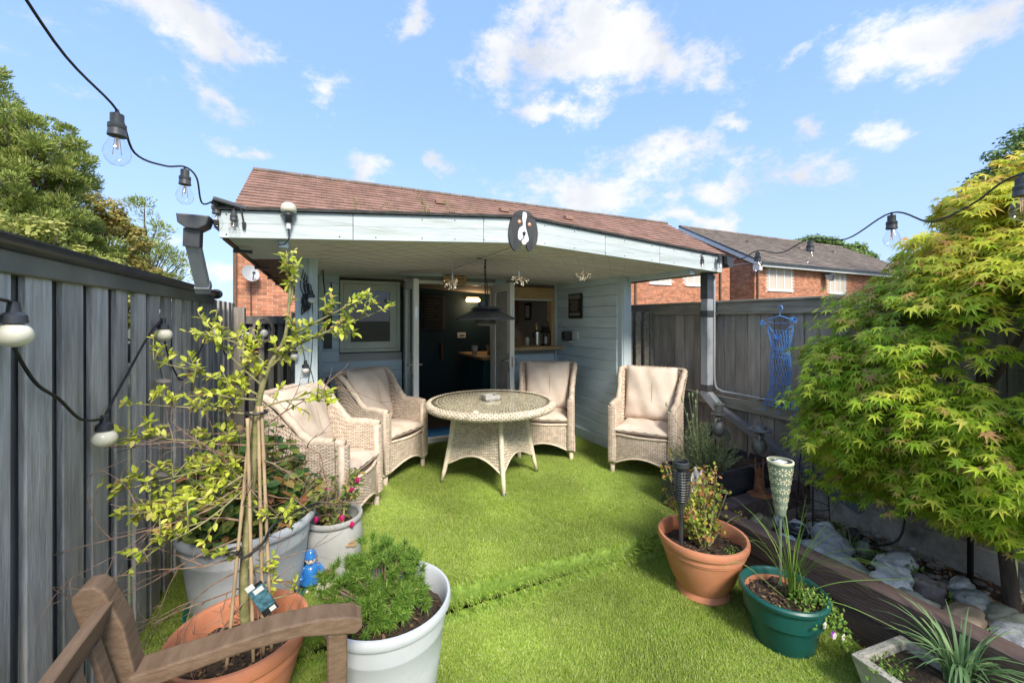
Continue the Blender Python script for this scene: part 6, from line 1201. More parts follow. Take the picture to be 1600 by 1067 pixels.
ST = [('white streaked rock in front of the concrete, right of the wire obelisk', (3.0, 1.60, .20), (.085, .06, .06), 'stone_white', .3),
 ('large pale striated rock behind the green pot rushes', (2.93, 1.52, .19), (.12, .08, .075), 'stone_grey', 1.2),
 ('white marble lump beside the dark coil at the back of the bed', (2.94, 1.72, .19), (.07, .05, .045), 'stone_white', .8),
 ('broad flat slate grey slab leaning on the inside of the sleeper', (2.70, 1.40, .19), (.10, .16, .075), 'stone_grey', .2),
 ('pale grey rounded rock under the short black post', (3.04, 1.25, .17), (.12, .06, .055), 'stone_white', -.3),
 ('white ridged rock tilting up against another in mid bed', (2.85, 1.17, .19), (.07, .07, .07), 'stone_white', .5),
 ('chunky white quartz veined rock nearest the sleeper in mid bed', (2.72, 1.13, .20), (.085, .08, .075), 'stone_white', 1.5),
 ('dusty mauve rounded boulder between white rocks', (2.94, 1.06, .165), (.075, .07, .06), 'stone_mauve', .2),
 ('pale greenish flat rock touching the sleeper', (2.66, 1.02, .19), (.07, .09, .06), 'stone_green', .1),
 ('small grey white rock against the concrete base near the maple', (3.13, 1.0, .16), (.09, .045, .04), 'stone_white', .1),
 ('blue grey rock with a white band below the maple', (2.985, .905, .17), (.085, .065, .055), 'stone_grey', -.4),
 ('large smooth tan boulder beside the sleeper', (2.72, .86, .185), (.11, .085, .07), 'stone_tan', .3),
 ('wide smooth olive grey boulder left of the tan one', (2.93, .78, .165), (.10, .08, .055), 'stone_green', .2),
 ('white crumpled quartz rock at the lower right of the bed', (2.77, .70, .20), (.08, .065, .06), 'stone_white', 2),
 ('brown rock by the maple trunk', (3.05, .70, .15), (.09, .08, .06), 'stone_tan', 1),
 ('grey white rock cut by the right edge of the photo', (2.82, .59, .19), (.07, .06, .06), 'stone_white', 1),
 ('pale rock near the return sleeper at the far end', (2.98, 1.87, .17), (.06, .045, .05), 'stone_white', .6),
 ('long mossy yellow rock just inside the far sleeper corner', (2.66, 1.80, .17), (.06, .14, .05), 'stone_moss', -.2),
 ('lumpy mossy rock against the short sleeper', (2.74, 1.88, .18), (.10, .05, .06), 'stone_moss', .3),
 ('small flat white stone on the sleeper side near the dark coil', (2.72, 1.66, .19), (.065, .04, .03), 'stone_white', .9),
 ('mossy angular rock below the rusty bird', (2.87, 1.90, .15), (.08, .05, .05), 'stone_moss', .7),
 ('round smooth green grey stone inside the wire obelisk', (3.12, 1.72, .16), (.06, .05, .035), 'stone_green', .7),
 ('small greenish rock near the black spot lamp', (3.08, 1.42, .16), (.06, .045, .04), 'stone_green', .7)]
for i, (lab, p, s, m_, rz) in enumerate(ST): stone(lab, p, s, m_, 11 + i, rz)
pb = MB()
for k in range(520):
    x, y = rnd.uniform(2.5, 3.42), rnd.uniform(.1, 1.92); r = rnd.uniform(.007, .024) if k % 6 else rnd.uniform(.026, .042); pb.ball((x, y, .105 + .05 * ((x - 2.47) - .5) + rnd.uniform(0, .03)), r, 7, 5, (1, rnd.uniform(.6, 1), rnd.uniform(.4, .8)), Euler((0, 0, rnd.uniform(0, 6))).to_matrix())
mat('pebble', (.22, .19, .16), (.46, .42, .37), scale=4, rough=.95, rnd_isl=.4, bump=.3); tag(pb.build('gravel', 'pebble', kind='stuff', smooth=True), 'small pebbles and gravel between the bed rocks', 'gravel')
P = [(rnd.uniform(2.5, 3.4), rnd.uniform(.2, 1.9), .13 + rnd.uniform(0, .03)) for _ in range(1100)]; V, F = scatter(LEAF, np.array(P), frames(rv(1100) * [1, 1, .2], rv(1100) * .3 + [0, 0, 1]), npr.uniform(.012, .032, 1100)); tag(link('leaf_litter', fast_mesh('leaf_litter', V, F, 'dry_leaf'), kind='stuff'), 'dry brown leaves scattered between the bed rocks', 'leaf litter')
mb = MB(); 
for k in range(60): x, y = rnd.uniform(2.5, 3.35), rnd.uniform(.2, 1.9); d = Vector(rv(1)[0]) * rnd.uniform(.04, .13); d.z *= .1; mb.tube([(x, y, .16), tuple(Vector((x, y, .165)) + d * .5 + Vector((0, 0, .015))), tuple(Vector((x, y, .16)) + d)], .0022, 4)
tag(mb.build('fallen_twigs', 'twig', kind='stuff'), 'thin fallen twigs lying over the bed', 'twigs')
tag(thing('bed_weeds', '', '', (2.9, 1.3, .15)), 'scattered small green weeds growing between the bed rocks', 'weeds'); t = bpy.data.objects['bed_weeds']; P = []
for x, y in ((2.95, 1.36), (3.0, 1.15), (2.98, 1.30), (3.1, 1.5), (2.8, 1.25), (2.9, .98), (3.2, 1.6), (2.6, 1.7)):
    for _ in range(32): P.append((x + rnd.gauss(0, .035), y + rnd.gauss(0, .035), .16 + rnd.random() * .06))
foliage('foliage', LEAF, P, rv(len(P)) + [0, 0, .5], rv(len(P)) * .5 + [0, 0, 1], npr.uniform(.012, .028, len(P)), 'weed_leaf', t); blades('grass_blades', t, (3.0, 1.45, .15), 22, .22, .16, .0016, 'rush_green', lean=.5)
t = thing('dark_coil', 'dark grey plastic coil reel lying at the back corner of the bed', 'coil', (2.87, 1.69, .15))
for z, r in ((.17, .05), (.20, .046), (.225, .038)): MB().tube([(2.87 + r * math.cos(a), 1.69 + r * math.sin(a), z) for a in [2 * math.pi * i / 20 for i in range(21)]], .016, 8).build('ring', 'black_plastic', t, smooth=True)
t = thing('spot_lamp', 'small black garden spot lamp among the rocks with a cable to the fence', 'spot lamp', (3.12, 1.52, .15)); MB().bar((3.10, 1.50, .17), (3.07, 1.46, .27), .05, .05).build('lamp_body', 'black_plastic', t, bevel=.01); MB().tube(curve_pts([(3.12, 1.52, .17), (3.22, 1.40, .17), (3.32, 1.34, .22), (3.38, 1.33, .36), (3.40, 1.32, .48)]), .006, 6).build('cable', 'cord', t, smooth=True); MB().bar((3.38, 1.33, .36), (3.38, 1.33, .42), .03, .03, up=(0, 1, 0)).build('connector', 'black_plastic', t)
t = thing('iron_post', 'short rusty black iron post against the concrete fence base', 'post', (3.36, 1.03, .15)); MB().tube([(3.37, 1.04, .10), (3.37, 1.04, .42)], .014, 8).tube([(3.37, 1.04, .41), (3.42, 1.04, .425)], .014, 8).build('post', 'dark_wire', t)
# obelisk
t = thing('wire_obelisk', 'slim black wire plant obelisk standing before the fence', 'obelisk', (3.16, 1.76, .15)); ox, oy = 3.15, 1.75; w_ = MB()
for k in range(4): a = k * math.pi / 2 + .5; w_.tube([(ox + .10 * math.cos(a), oy + .10 * math.sin(a), .10), (ox + .075 * math.cos(a), oy + .075 * math.sin(a), .6), (ox, oy, 1.20)], .004, 5)
for z in (.3, .5, .72, .92): r = .105 * (1.22 - z) / 1.05; w_.tube([(ox + r * math.cos(a), oy + r * math.sin(a), z) for a in [2 * math.pi * i / 16 for i in range(17)]], .003, 5)
w_.build('frame', 'dark_wire', t); MB().ball((ox, oy, 1.21), .017, 10, 8).build('finial', 'dark_wire', t, smooth=True)
mb = MB(); [twiggy(mb, (ox + rnd.uniform(-.08, .08), oy + rnd.uniform(-.08, .08), .15), (rnd.gauss(0, .3), rnd.gauss(0, .3), 1), rnd.uniform(.3, .6), 2, .0022) for _ in range(6)]; tag(mb.build('dead_climber', 'twig', kind='stuff'), 'leafless dead climber twining in the wire obelisk', 'climber')
# rusty birds
def bird(label, x, y, z0, H_, hat, faceang):
    t = thing('metal_bird', label, 'garden ornament', (x, y, z0), group='rusty metal birds'); f = Vector((math.cos(faceang), math.sin(faceang), 0)); s = H_ / .54; o = Vector((x, y, z0)); side_ = Vector((-f.y, f.x, 0))
    MB().lathe([(0, 0), (.075 * s, .0), (.08 * s, .006), (.0, .012)], 20, (x, y, z0)).build('base_plate', 'rust', t)
    for sd_ in (-1, 1): MB().tube([o + side_ * .035 * sd_ * s + Vector((0, 0, .0)), o + side_ * .022 * sd_ * s + f * -.01 + Vector((0, 0, .14 * s)), o + side_ * .025 * sd_ * s + Vector((0, 0, .27 * s))], .006 * s, 6).build('leg', 'rust', t)
    tl = MB(); c_ = o - f * .03; tl.prism([(-.035, .0), (.04, .01), (.025, .16), (.0, .22), (-.02, .16)], lambda q: tuple(c_ + side_ * q[0] * s + Vector((0, 0, q[1] * s))), lambda q: tuple(c_ - f * .012 + side_ * q[0] * s + Vector((0, 0, q[1] * s)))); tl.build('tail', 'rust', t)
    MB().ball(o + Vector((0, 0, .36 * s)), .055 * s, 18, 12, (.9, .9, 1.25)).build('body', 'grey_metal', t, smooth=True)
    for sd_ in (-1, 1):
        w_ = MB(); c_ = o + side_ * sd_ * .052 * s + Vector((0, 0, .30 * s)); [w_.bar(c_ + f * (.02 - .012 * k) * s + Vector((0, 0, .07 * s)), c_ - f * (.0 + .016 * k) * s + side_ * sd_ * .02 - Vector((0, 0, (.05 - .008 * k) * s)), .012 * s, .004, up=tuple(side_)) for k in range(5)]; w_.build('wing', 'grey_metal', t)
    hd = MB().ball(o + Vector((0, 0, .445 * s)) + f * .01, .032 * s, 16, 10, (1, 1, .9)).build('head', 'grey_metal', t, smooth=True); MB().tube([o + f * .03 * s + Vector((0, 0, .45 * s)), o + f * .06 * s + Vector((0, 0, .44 * s)), o + f * .085 * s + Vector((0, 0, .415 * s))], [.018 * s, .013 * s, .003], 10).build('beak', 'grey_metal', hd, smooth=True)
    h = MB(); hz_ = .475 * s
    if hat == 'pot': h.lathe([(0, hz_), (.055 * s, hz_), (.055 * s, hz_ + .006), (.03 * s, hz_ + .008), (.042 * s, hz_ + .08 * s), (.046 * s, hz_ + .082 * s), (.046 * s, hz_ + .09 * s), (0, hz_ + .088 * s)], 24, (x, y, z0))
    else: h.lathe([(.08 * s, hz_ - .006), (.082 * s, hz_ + .002), (.05 * s, hz_ + .012 * s), (.04 * s, hz_ + .03 * s), (.02 * s, hz_ + .036 * s), (0, hz_ + .032 * s)], 24, (x, y, z0)); h.box(x - .006, x + .006, y - .02, y + .02, z0 + hz_ + .04 * s, z0 + hz_ + .06 * s)
    h.build('hat', 'grey_metal', t, autosmooth=.7)
bird('rusty metal bird in a wide flat hat standing on the short sleeper', 2.89, 1.965, .33, .54, 'flat', R(215)); bird('grey metal bird in a flower pot hat half hidden by lavender', 2.76, 2.20, .44, .50, 'pot', R(200))
# blue wire dress
t = thing('wire_dress', 'blue wire mesh dress on a blue hanger hooked on the right fence', 'ornament', (3.40, 2.12, .85))
def dr(a, z, q=0): return (3.385 - q, 2.12 - a, z)
def hw_(z): 
    K = [(1.57, .10), (1.50, .10), (1.44, .085), (1.36, .07), (1.28, .085), (1.20, .09), (1.10, .075), (1.03, .085), (.95, .115), (.88, .135)]
    for (z1, w1), (z0, w0) in zip(K, K[1:]):
        if z0 <= z <= z1: return w0 + (w1 - w0) * (z - z0) / (z1 - z0)
    return .135
def surf(u, z): a = (u * 2 - 1); w = hw_(z); return dr(w * math.sin(a * 1.45), z, .03 * math.cos(a * 1.45) + .006)
ws = MB()
for k in range(11):
    for sgn in (-1, 1):
        pts = [surf(min(1, max(0, (k / 11 + sgn * (1.50 - z) * .95) % 1)), z) for z in np.linspace(.90, 1.52, 30)]; run = [pts[0]]
        for p, q in zip(pts, pts[1:]):
            if (Vector(p) - Vector(q)).length > .06: (ws.tube(run, .0019, 4, caps=False) if len(run) > 1 else 0); run = [q]
            else: run.append(q)
        if len(run) > 1: ws.tube(run, .0019, 4, caps=False)
ws.build('wire_mesh', 'blue_wire', t); e = MB()
for u in (0, 1): e.tube([surf(u, z) for z in np.linspace(.88, 1.56, 24)], .0035, 5)
for z in (.90, .945, 1.36, 1.30): e.tube([surf(k / 12, z) for k in range(13)], .003, 5)
e.tube([surf(0, 1.55), surf(.2, 1.54), surf(.45, 1.46), surf(.55, 1.46), surf(.8, 1.54), surf(1, 1.55)], .003, 5)
for u in (.12, .5, .88): c_ = surf(u, .87); e.tube([(c_[0], c_[1] + .02 * math.cos(a), c_[2] + .02 * math.sin(a)) for a in [math.pi + math.pi * i / 10 for i in range(11)]], .003, 5)
e.build('outline', 'blue_wire', t); h = MB(); h.tube([dr(-.105, 1.60, .015), dr(0, 1.635, .015), dr(.105, 1.60, .015)], .0045, 6).tube([dr(-.105, 1.60, .015), dr(-.06, 1.575, .015), dr(.06, 1.575, .015), dr(.105, 1.60, .015)], .0028, 6).tube(curve_pts([dr(0, 1.635, .015), dr(0, 1.665, .015), dr(.022, 1.69, .015), dr(.01, 1.715, .015), dr(-.018, 1.705, .015)]), .004, 6); h.build('hanger', 'blue_wire', t)
for a, z in ((-.125, 1.575), (.125, 1.60), (-.005, 1.46)):
    f_ = MB(); c_ = Vector(dr(a, z, .035))
    for k in range(42): d = Vector(rv(1)[0]); d.x = -abs(d.x) * .7; f_.tube([c_, c_ + d.normalized() * rnd.uniform(.022, .032)], .0016, 3)
    f_.build('pompom', 'blue_wire', t)

# ================================================================ MAPLE
mp = thing('japanese_maple', 'large yellow green Japanese maple filling the right side in front of the fence', 'tree', (3.12, .82, .12))
def treeskel(base, ends, r0, m, parent, nm='trunk'):
    b = MB()
    for i, (pts, r1) in enumerate(ends): p = curve_pts(pts, 6); b.tube(p, [r0 * r1 * (1 - .75 * k / (len(p) - 1)) for k in range(len(p))], 9)
    return b.build(nm, m, parent, smooth=True)
B0 = (3.15, .82, .08)
treeskel(B0, [([B0, (3.13, .84, .4), (3.08, .88, .8), (3.05, .9, 1.3), (3.0, .95, 1.9)], 1.0), ([(3.1, .86, .6), (2.95, 1.15, .95), (2.9, 1.5, 1.2)], .6), ([(3.1, .86, .7), (2.9, .7, 1.1), (2.8, .5, 1.6)], .6), ([(3.06, .9, 1.1), (2.9, 1.1, 1.5), (2.85, 1.3, 1.8)], .5), ([(3.05, .9, 1.2), (3.0, .7, 1.7), (2.9, .6, 2.1)], .5), ([(3.1, .86, .55), (3.0, 1.1, .75), (2.85, 1.35, .85)], .4)], .035, 'bark', mp)
P, T, NN, S_l = [], [], [], []; tw = MB(); npad = 0
CX, CY, CZ = 3.00, .90, 1.40
def inside(p): return ((p[0] - CX) / .58) ** 2 + ((p[1] - CY) / .84) ** 2 + ((p[2] - CZ) / .86) ** 2
pads = []
while len(pads) < 600:
    d = Vector(rv(1)[0]); q = rnd.uniform(.5, 1.0) ** .6; p = Vector((CX + d.x * .60 * q, CY + d.y * .90 * q, CZ + d.z * .98 * q))
    if p.z > 1.6: k = 1 - .5 * (p.z - 1.6) / .75; p.y = CY - .25 * (p.z - 1.6) + (p.y - CY) * k; 
    ye, ze = p.y * 3 / p.x, 1.6 + (p.z - 1.6) * 3 / p.x
    if ye > float(np.interp(ze, [.5, 1.0, 1.34, 1.68, 2.0, 2.24, 2.45, 2.62], [1.62, 1.72, 1.68, 1.50, 1.14, .94, .82, .5])) - .06 + (.14 if len(pads) % 17 == 0 else 0) + .06 * math.sin(p.z * 23): continue
    if p.x > FXR - .05 or p.z < .565 + .2 * (3.2 - p.x): continue
    pads.append(p)
for p in pads:
    out = Vector((p.x - CX - .0, p.y - CY, 0)); out = out.normalized() if out.length > .01 else Vector((1, 0, 0)); out = (out + Vector((-.35, -.1, 0))).normalized(); L_ = rnd.uniform(.12, .24); side_ = Vector((-out.y, out.x, 0)); base_ = p - out * L_ * .8
    tw.tube([base_, p, p + out * L_ * .5 - Vector((0, 0, .02))], [.004, .003, .0015], 4, caps=False)
    n = rnd.randint(44, 60)
    for _ in range(n):
        u, v_ = rnd.uniform(-1, 1), rnd.uniform(-.6, 1); wd = (1 - .45 * abs(v_)) * .13; q = p + side_ * u * wd + out * v_ * L_ * .75 + Vector((0, 0, rnd.gauss(0, .022) - .045 * (v_ ** 2) - .03 * u * u))
        tp_ = out * rnd.uniform(.3, 1.0) + side_ * (u * .7 + rnd.gauss(0, .35)) + Vector((0, 0, rnd.uniform(-.75, -.05))); P.append(tuple(q)); T.append(tuple(tp_)); nn = out * .55 + Vector((rnd.gauss(0, .28), rnd.gauss(0, .28), 1)); NN.append(tuple(nn)); S_l.append(rnd.uniform(.028, .062))
P = np.array(P); keep = (P[:, 0] < FXR - .03); P = P[keep]; T = np.array(T)[keep]; NN = np.array(NN)[keep]; S_l = np.array(S_l)[keep]
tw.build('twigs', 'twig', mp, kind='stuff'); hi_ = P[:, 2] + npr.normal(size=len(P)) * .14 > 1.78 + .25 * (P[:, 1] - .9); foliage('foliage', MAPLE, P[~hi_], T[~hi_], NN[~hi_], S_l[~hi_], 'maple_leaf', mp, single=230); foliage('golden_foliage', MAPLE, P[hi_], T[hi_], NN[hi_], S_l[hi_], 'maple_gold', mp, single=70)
P = [(3.35 + rnd.gauss(0, .025), 1.42 + rnd.gauss(0, .035), .47 + rnd.gauss(0, .05)) for _ in range(70)]; foliage('dry_leaves', MAPLE, P, rv(70) + [0, 0, -1], rv(70), [.03] * 70, 'dry_leaf', mp)
P = np.array([(3.0 + rnd.gauss(0, .07), 2.02 + rnd.gauss(0, .03) - .2, 1.02 + rnd.gauss(0, .02)) for _ in range(0)])

# ================================================================ HOUSES FILL_CLOUDS
def brickwall(parent, name, org, ux, length, z0, z1, out, holes=(), individual=None, mort='mortar'):
    """running-bond bricks; ux unit direction along the wall, out = outward normal"""
    ux = Vector(ux); out = Vector(out); org = Vector(org); w = thing(name, None, None); w.parent = parent; o = wl(parent); w.location = org - o
    c = MB(); c.add([tuple(org + ux * a + Vector((0, 0, b - org.z)) - out * d) for d in (0, .12) for a, b in ((0, z0), (length, z0), (length, z1), (0, z1))], [(0, 1, 2, 3), (7, 6, 5, 4), (0, 4, 5, 1), (1, 5, 6, 2), (2, 6, 7, 3), (3, 7, 4, 0)]); c.build('mortar_bed', mort, w)
    mb = MB(); H_, L_, g = .065, .215, .010; z = z0 + .005; j = 0; ind = 0; me = None
    while z + H_ <= z1 + .02:
        x = -.1125 * (j % 2)
        while x < length:
            a, b = max(x, 0), min(x + L_, length)
            if b - a > .03 and not any(a < h1 and b > h0 and z < h3 and z + H_ > h2 for h0, h1, h2, h3 in holes):
                pr = rnd.uniform(.006, .012)
                if individual and individual(a, z) and b - a > .2 and ind < 296:
                    if me is None: m1 = MB().box(-L_ / 2, L_ / 2, -.01, .01, -H_ / 2, H_ / 2); me = m1.mesh('brick', 'brick')
                    ob = link('brick', me, w, org + ux * (a + b) / 2 + Vector((0, 0, z + H_ / 2 - org.z)) + out * (pr - .01) - wl(w)); ob.rotation_euler = (0, 0, math.atan2(ux.y, ux.x)); ind += 1
                else:
                    p0 = org + ux * a; p1 = org + ux * b; q = out * pr
                    mb.add([(p0.x, p0.y, z), (p1.x, p1.y, z), (p1.x, p1.y, z + H_), (p0.x, p0.y, z + H_), (p0.x + q.x, p0.y + q.y, z), (p1.x + q.x, p1.y + q.y, z), (p1.x + q.x, p1.y + q.y, z + H_), (p0.x + q.x, p0.y + q.y, z + H_)], [(4, 5, 6, 7), (0, 1, 5, 4), (1, 2, 6, 5), (2, 3, 7, 6), (3, 0, 4, 7)])
            x += L_ + g
        z += H_ + g; j += 1
    mb.build('brickwork', 'brick', w, kind='stuff'); return w
def tiled(parent, xa, xb, y0, z0, y1, z1, m, vlen=.27, tw_=.30, nm='roof_tiles'):
    sl = math.hypot(y1 - y0, z1 - z0); n = int(sl / vlen); dy, dz = (y1 - y0) / sl, (z1 - z0) / sl; ny, nz_ = -dz, dy; mb = MB()
    for r_ in range(n + 1):
        s0, s1 = r_ * vlen, min((r_ + 1) * vlen + .03, sl); x = xa - tw_ / 2 * (r_ % 2)
        while x < xb:
            a, b = max(x, xa), min(x + tw_ - .004, xb)
            if b - a > .02:
                h0, h1 = .062 + rnd.uniform(0, .006), .03; P_ = lambda s, h, xx: (xx, y0 + dy * s + ny * h, z0 + dz * s + nz_ * h)
                mb.add([P_(s0, .034, a), P_(s0, .034, b), P_(s0, h0, a), P_(s0, h0, b), P_(s1, h1, a), P_(s1, h1, b), P_(s0 + .14, 0, a), P_(s0 + .14, 0, b)], [(0, 1, 3, 2), (2, 3, 5, 4), (0, 2, 4), (1, 5, 3), (0, 6, 7, 1)])
            x += tw_
    o = mb.build(nm, m, parent, kind='stuff'); return o
def win(parent, x0, x1, z0, z1, y, mull=(.5,), curt=True):
    w = MB(); f = .06; w.box(x0, x1, y - .03, y + .05, z0, z0 + f); w.box(x0, x1, y - .03, y + .05, z1 - f, z1); w.box(x0, x0 + f, y - .03, y + .05, z0 + f, z1 - f); w.box(x1 - f, x1, y - .03, y + .05, z0 + f, z1 - f)
    for q in mull: xm = x0 + (x1 - x0) * q; w.box(xm - .035, xm + .035, y - .028, y + .05, z0 + f, z1 - f)
    w.box(x0 - .04, x1 + .04, y - .06, y + .02, z0 - .04, z0); o = w.build('window', 'white_upvc', parent); MB().box(x0 + f, x1 - f, y + .02, y + .026, z0 + f, z1 - f).build('pane', 'dark_pane', o); MB().box(x0 + .02, x1 - .02, y + .30, y + .34, z0, z1).build('room', 'room_dark', o)
    if curt: MB().box(x0 + f, x0 + (x1 - x0) * .36, y + .10, y + .13, z0 + f, z1 - f).box(x1 - (x1 - x0) * .2, x1 - f, y + .10, y + .13, z0 + f, z1 - f).build('curtain', 'curtain', o)
h1 = thing('brick_house', 'long red brick house with red brown tiled roof directly behind the cabin', 'house', (6.5, 11.7, -.4), group='brick houses behind the garden')
HX0, HX1, HY = -1.84, 15.3, 11.68
ws_ = [(11.0, 12.0, 2.95, 4.0), (12.85, 13.75, 2.95, 4.0)]
brickwall(h1, 'front_wall', (HX0, HY, 1.0), (1, 0, 0), HX1 - HX0, 1.0, 4.1, (0, -1, 0), [(a - HX0, b - HX0, c_, d_) for a, b, c_, d_ in ws_], individual=lambda a, z: a < 2.6 and 1.9 < z < 3.6)
MB().box(HX0, HX1, HY + .15, HY + 7, -.4, 4.05).build('house_body', 'brick', h1); MB().box(HX0, HX1, HY, HY + .1, -.4, 1.0).build('lower_wall', 'brick', h1)
for a in ws_: win(h1, *a, HY - .0, (.45,))
rb = MB(); rb.prism([(HY - .12, 4.03), (15.15, 6.28), (18.9, 4.1), (15.15, 6.20)], lambda q: (HX0 - .05, *q), lambda q: (HX1 + .05, *q)); rb.build('roof_deck', 'batten', h1)
tiled(h1, HX0 - .08, HX1 + .08, HY - .18, 4.03, 15.15, 6.25, 'roof_red', vlen=.262); rd = MB()
for k in range(38): rd.tube([(HX0 - .06 + k * .455, 15.15, 6.30), (HX0 - .06 + k * .455 + .44, 15.15, 6.305)], .085, 8)
rd.build('ridge_tiles', 'roof_grey', h1, kind='stuff'); [MB().box(q, q + .07, HY - .09, HY - .02, .5, 4.0).build('drain_pipe', 'brown_wood', h1) for q in (-1.86, 10.27, 14.65)]
for x_ in (3.6, 6.0, 8.8): MB().box(x_, x_ + .34, 13.9, 14.1, 5.60, 5.72).build('roof_vent', 'roof_red', h1)
h2 = thing('brick_house', 'second red brick house with grey brown roof seen above the right fence', 'house', (23, 12.4, -.4), group='brick houses behind the garden')
AX0, AX1, AY = 17.9, 34.0, 12.4
ws2 = [(18.85, 20.6, 2.98, 4.12), (23.7, 25.1, 2.98, 4.12)]
brickwall(h2, 'front_wall', (AX0, AY, 1.8), (1, 0, 0), 12, 1.8, 4.25, (0, -1, 0), [(a - AX0, b - AX0, c_, d_) for a, b, c_, d_ in ws2])
brickwall(h2, 'gable_wall', (AX0, 20.6, 1.8), (0, -1, 0), 8.2, 1.8, 4.25, (-1, 0, 0))
gb = MB(); apy, apz = 16.6, 6.55; z = 4.26; j = 0
gb2 = MB().prism([(AY, 4.2), (20.8, 4.2), (apy, apz)], lambda q: (AX0 + .02, *q), lambda q: (AX0 + .14, *q)); gb2.build('gable_core', 'mortar', h2)
while z < apz - .08:
    f = (apz - z) / (apz - 4.25); ya, yb = apy - (apy - AY) * f, apy + (20.8 - apy) * f; y = ya + .03 + (.11 if j % 2 else 0)
    while y < yb - .2: gb.add([(AX0 + .03, y, z), (AX0 + .03, y + .215, z), (AX0 + .03, y + .215, z + .065), (AX0 + .03, y, z + .065), (AX0 + .008, y, z), (AX0 + .008, y + .215, z), (AX0 + .008, y + .215, z + .065), (AX0 + .008, y, z + .065)], [(4, 7, 6, 5), (0, 4, 5, 1), (3, 2, 6, 7), (0, 3, 7, 4), (1, 5, 6, 2)]); y += .225
    z += .075; j += 1
gb.build('gable_bricks', 'brick', h2, kind='stuff'); MB().box(AX0 + .15, AX1, AY + .15, 20.5, -.4, 4.2).build('house_body', 'brick', h2)
for a in ws2: win(h2, *a, AY, (.33, .66))
MB().prism([(AY - .3, 4.16), (apy, 6.62), (20.9, 4.2), (apy, 6.55)], lambda q: (AX0 - .1, *q), lambda q: (AX1, *q)).build('roof_deck', 'batten', h2); tiled(h2, AX0 - .12, 33.5, AY - .36, 4.17, apy, 6.64, 'roof_grey', vlen=.26)
MB().bar((AX0 - .16, AY - .40, 4.08), (AX0 - .16, apy, 6.56), .04, .20).build('barge_board', 'white_upvc', h2); MB().bar((AX0 - .17, AY - .40, 4.22), (AX0 - .17, apy, 6.70), .08, .06).build('verge_trim', 'dark_pipe', h2)
MB().box(AX0 - .1, 33.5, AY - .36, AY - .3, 4.0, 4.14).build('fascia_board', 'white_upvc', h2); MB().box(AX0 - .1, 33.5, AY - .45, AY - .36, 4.12, 4.21).build('gutter', 'dark_pipe', h2); MB().box(AX0 - .18, AX0 + .02, AY - .36, AY - .05, 3.82, 4.1).build('box_end', 'white_upvc', h2)
MB().box(18.0, 18.08, AY - .09, AY - .02, 1, 4.1).build('drain_pipe', 'brown_wood', h2); rd = MB(); [rd.tube([(AX0 - .1 + k * .455, apy, 6.68), (AX0 - .1 + k * .455 + .44, apy, 6.685)], .09, 8) for k in range(34)]; rd.build('ridge_tiles', 'roof_grey', h2, kind='stuff')
for x_ in (21.0, 25.6, 29): MB().box(x_, x_ + .34, 14.9, 15.1, 5.78, 5.9).build('roof_vent', 'roof_grey', h2)
def sat(label, p, r, faceang, m='dish_grey'):
    t = thing('satellite_dish', label, 'satellite dish', p, group='satellite dishes on the brick houses'); f = Vector((math.cos(faceang), math.sin(faceang), .35)).normalized(); x = f.cross(Vector((0, 0, 1))).normalized(); y = x.cross(f); Rt = Matrix((x, y, f)).transposed(); b = MB(); c_ = Vector(p)
    b.grid(lambda u, v: tuple(c_ + Rt @ Vector((r * v * math.cos(6.2832 * u), r * 1.08 * v * math.sin(6.2832 * u), .28 * r * v * v))), 28, 5); b.build('dish', m, t, smooth=True); a = MB(); a.tube([c_ - f * .02, c_ - f * .16 + Vector((0, .12, 0))], .02, 6); a.tube([c_ + Rt @ Vector((0, -r, .1)), c_ + f * r * 1.1 + Rt @ Vector((0, -.3 * r, 0))], .012, 6); a.ball(tuple(c_ + f * r * 1.1 + Rt @ Vector((0, -.3 * r, 0))), .035, 8, 6); a.build('arm', 'dark_pipe', t)
sat('pale grey satellite dish on the brick wall under the left cabin eave', (-1.5, 11.42, 2.68), .19, R(-60)); MB().tube([(-1.5, 11.6, 2.5), (-1.5, 11.6, 1.2)], .01, 5).build('cable', 'cord', bpy.data.objects['satellite_dish']); sat('dark grey satellite dish between the windows of the second house', (23.2, 12.15, 3.78), .26, R(-110), 'room_dark')

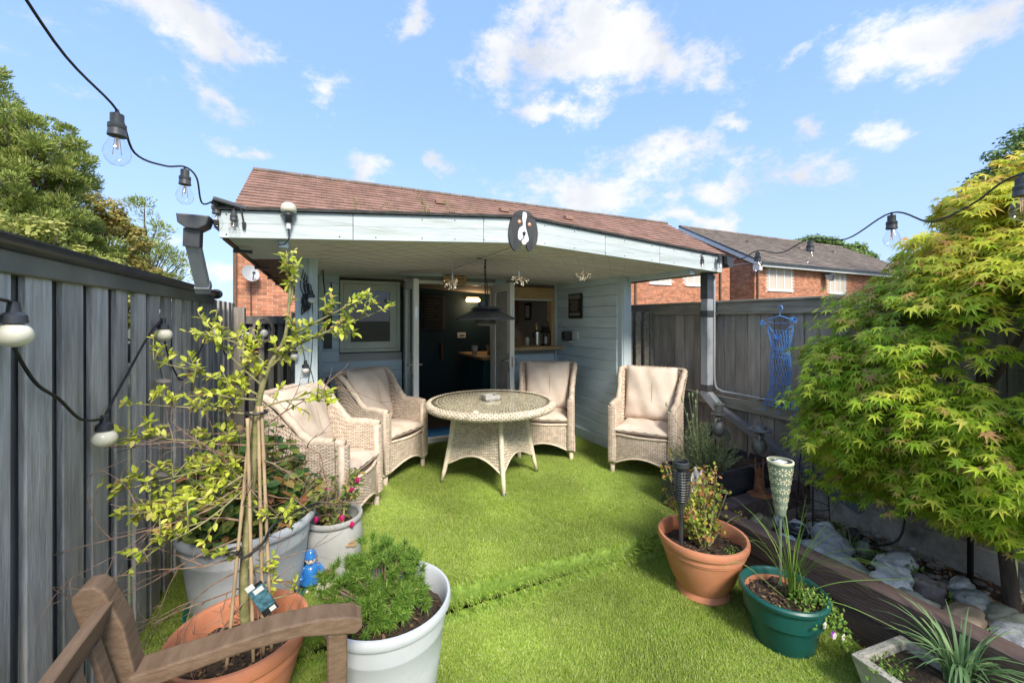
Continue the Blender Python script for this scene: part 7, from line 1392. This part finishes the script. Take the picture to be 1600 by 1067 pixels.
# ================================================================ FAR TREES
def tree(name, label, base, H_, crown, m, leaf, nclump, per, cr, seed, tips='round', trunk_r=.2, group='trees beyond the gardens'):
    q = np.random.RandomState(seed); t = thing(name, label, 'tree', base, group=group); b = Vector(base); tk = MB(); tk.tube([b, b + Vector((.1, 0, H_ * .5)), b + Vector((0, .1, H_ * .72))], [trunk_r, trunk_r * .7, trunk_r * .15], 8)
    cc = []
    for c_, r_ in crown:
        k = int(nclump * r_[0] * r_[1] / sum(c[1][0] * c[1][1] for c in crown))
        d = unit(q.normal(size=(k, 3))); rad = q.uniform(.35, 1, (k, 1)) ** .5; cc.append(np.array(base) + np.array(c_) + d * rad * np.array(r_))
    cc = np.concatenate(cc)
    for p in cc[::3]: z = max(.5, p[2] - base[2] - 1.2) * .85; tk.tube([b + Vector((0, 0, z)), Vector(p)], [trunk_r * .22, .015], 4, caps=False)
    tk.build('trunk', 'bark', t)
    n = len(cc) * per; ci = np.repeat(np.arange(len(cc)), per); d = unit(q.normal(size=(n, 3))); cs = q.uniform(.6, 1.2, len(cc))[ci][:, None]; P_ = cc[ci] + d * cs * cr * q.uniform(.5, 1, (n, 1)) * np.array([1, 1, .55]); nn = d * .8 + np.array([0, 0, .7]) + q.normal(size=(n, 3)) * .3; tp_ = np.cross(nn, q.normal(size=(n, 3)))
    if tips == 'needle': tp_ = d + np.array([0, 0, .8])
    V, F = scatter(QUAD if tips != 'needle' else (QUAD[0] * [.3, 1, 1], QUAD[1]), P_ - np.array(base), frames(tp_, nn), q.uniform(.6, 1.2, n) * leaf); link('crown', fast_mesh('crown', V, F, m), t)
    return t
tree('pine_tree', 'tall dense pine rising at the far left beyond the fence', (-6.9, 15.1, -.4), 8.3, [((-.5, 0, 5.6), (1.6, 1.7, 1.9)), ((-.1, .3, 4.0), (1.7, 1.8, 1.5)), ((-1.0, 0, 7.2), (.8, .9, 1.4)), ((.4, 0, 6.2), (.9, 1, 1.0))], 'far_pine', .11, 300, 300, .32, 3, 'needle', .25)
tree('larch_tree', 'autumn tinted open conifer to the right of the tall pine', (-6.7, 18.4, -.4), 7, [((.1, 0, 4.6), (1.2, 1.2, 1.1)), ((-.5, 0, 5.6), (1.0, 1, 1.0)), ((.5, 0, 3.4), (1.3, 1.3, .9))], 'far_autumn', .10, 150, 120, .42, 4, 'round', .2)
tree('pine_tree', 'thin dark pine with sparse branches showing at the right of the left tree group', (-6.6, 22, -.4), 8, [((-.1, 0, 5.8), (.8, .9, 1.4)), ((.3, 0, 4.4), (1.3, 1.2, 1.0))], 'far_pine', .14, 70, 100, .45, 5, 'needle', .2)
tree('yellow_tree', 'pale yellow green bushy tree just above the left fence', (-5.2, 11.6, -.4), 4, [((-.2, 0, 3.1), (1.2, 1.0, 1.0)), ((.9, 0, 2.6), (1.0, .9, .8)), ((-1.4, 0, 2.7), (1.2, 1, .9))], 'far_yellow', .085, 200, 120, .32, 6, 'round', .12)
tree('low_bush', 'low green bush peeping over the fence near the left downpipe', (-3.1, 13, -.4), 2.4, [((0, 0, 2.1), (.9, .7, .42)), ((-1.6, 0, 2.1), (.8, .7, .45))], 'far_green', .10, 50, 50, .25, 7, 'round', .08)
tree('broadleaf_tree', 'round green tree standing behind the roof of the second house', (37, 20.5, -.4), 10, [((0, 0, 6.9), (2.7, 2, 2.0)), ((1.9, -1.5, 6.6), (2.2, 1.5, 1.5))], 'far_green', .2, 300, 110, .7, 8, 'round', .3)
tree('broadleaf_tree', 'tall feathery green tree rising behind the maple at the right edge', (27, 6.2, -.4), 11, [((0, 0, 7.6), (2.2, 1.9, 2.4)), ((1.8, -1.5, 6.6), (2.2, 2.0, 2.8)), ((-.4, 1.2, 6.0), (1.5, 1.2, 1.6))], 'far_green', .14, 300, 110, .6, 9, 'round', .3)
for n_, o in list(bpy.data.objects.items()):
    if o.name.startswith('small_ball') or True: break
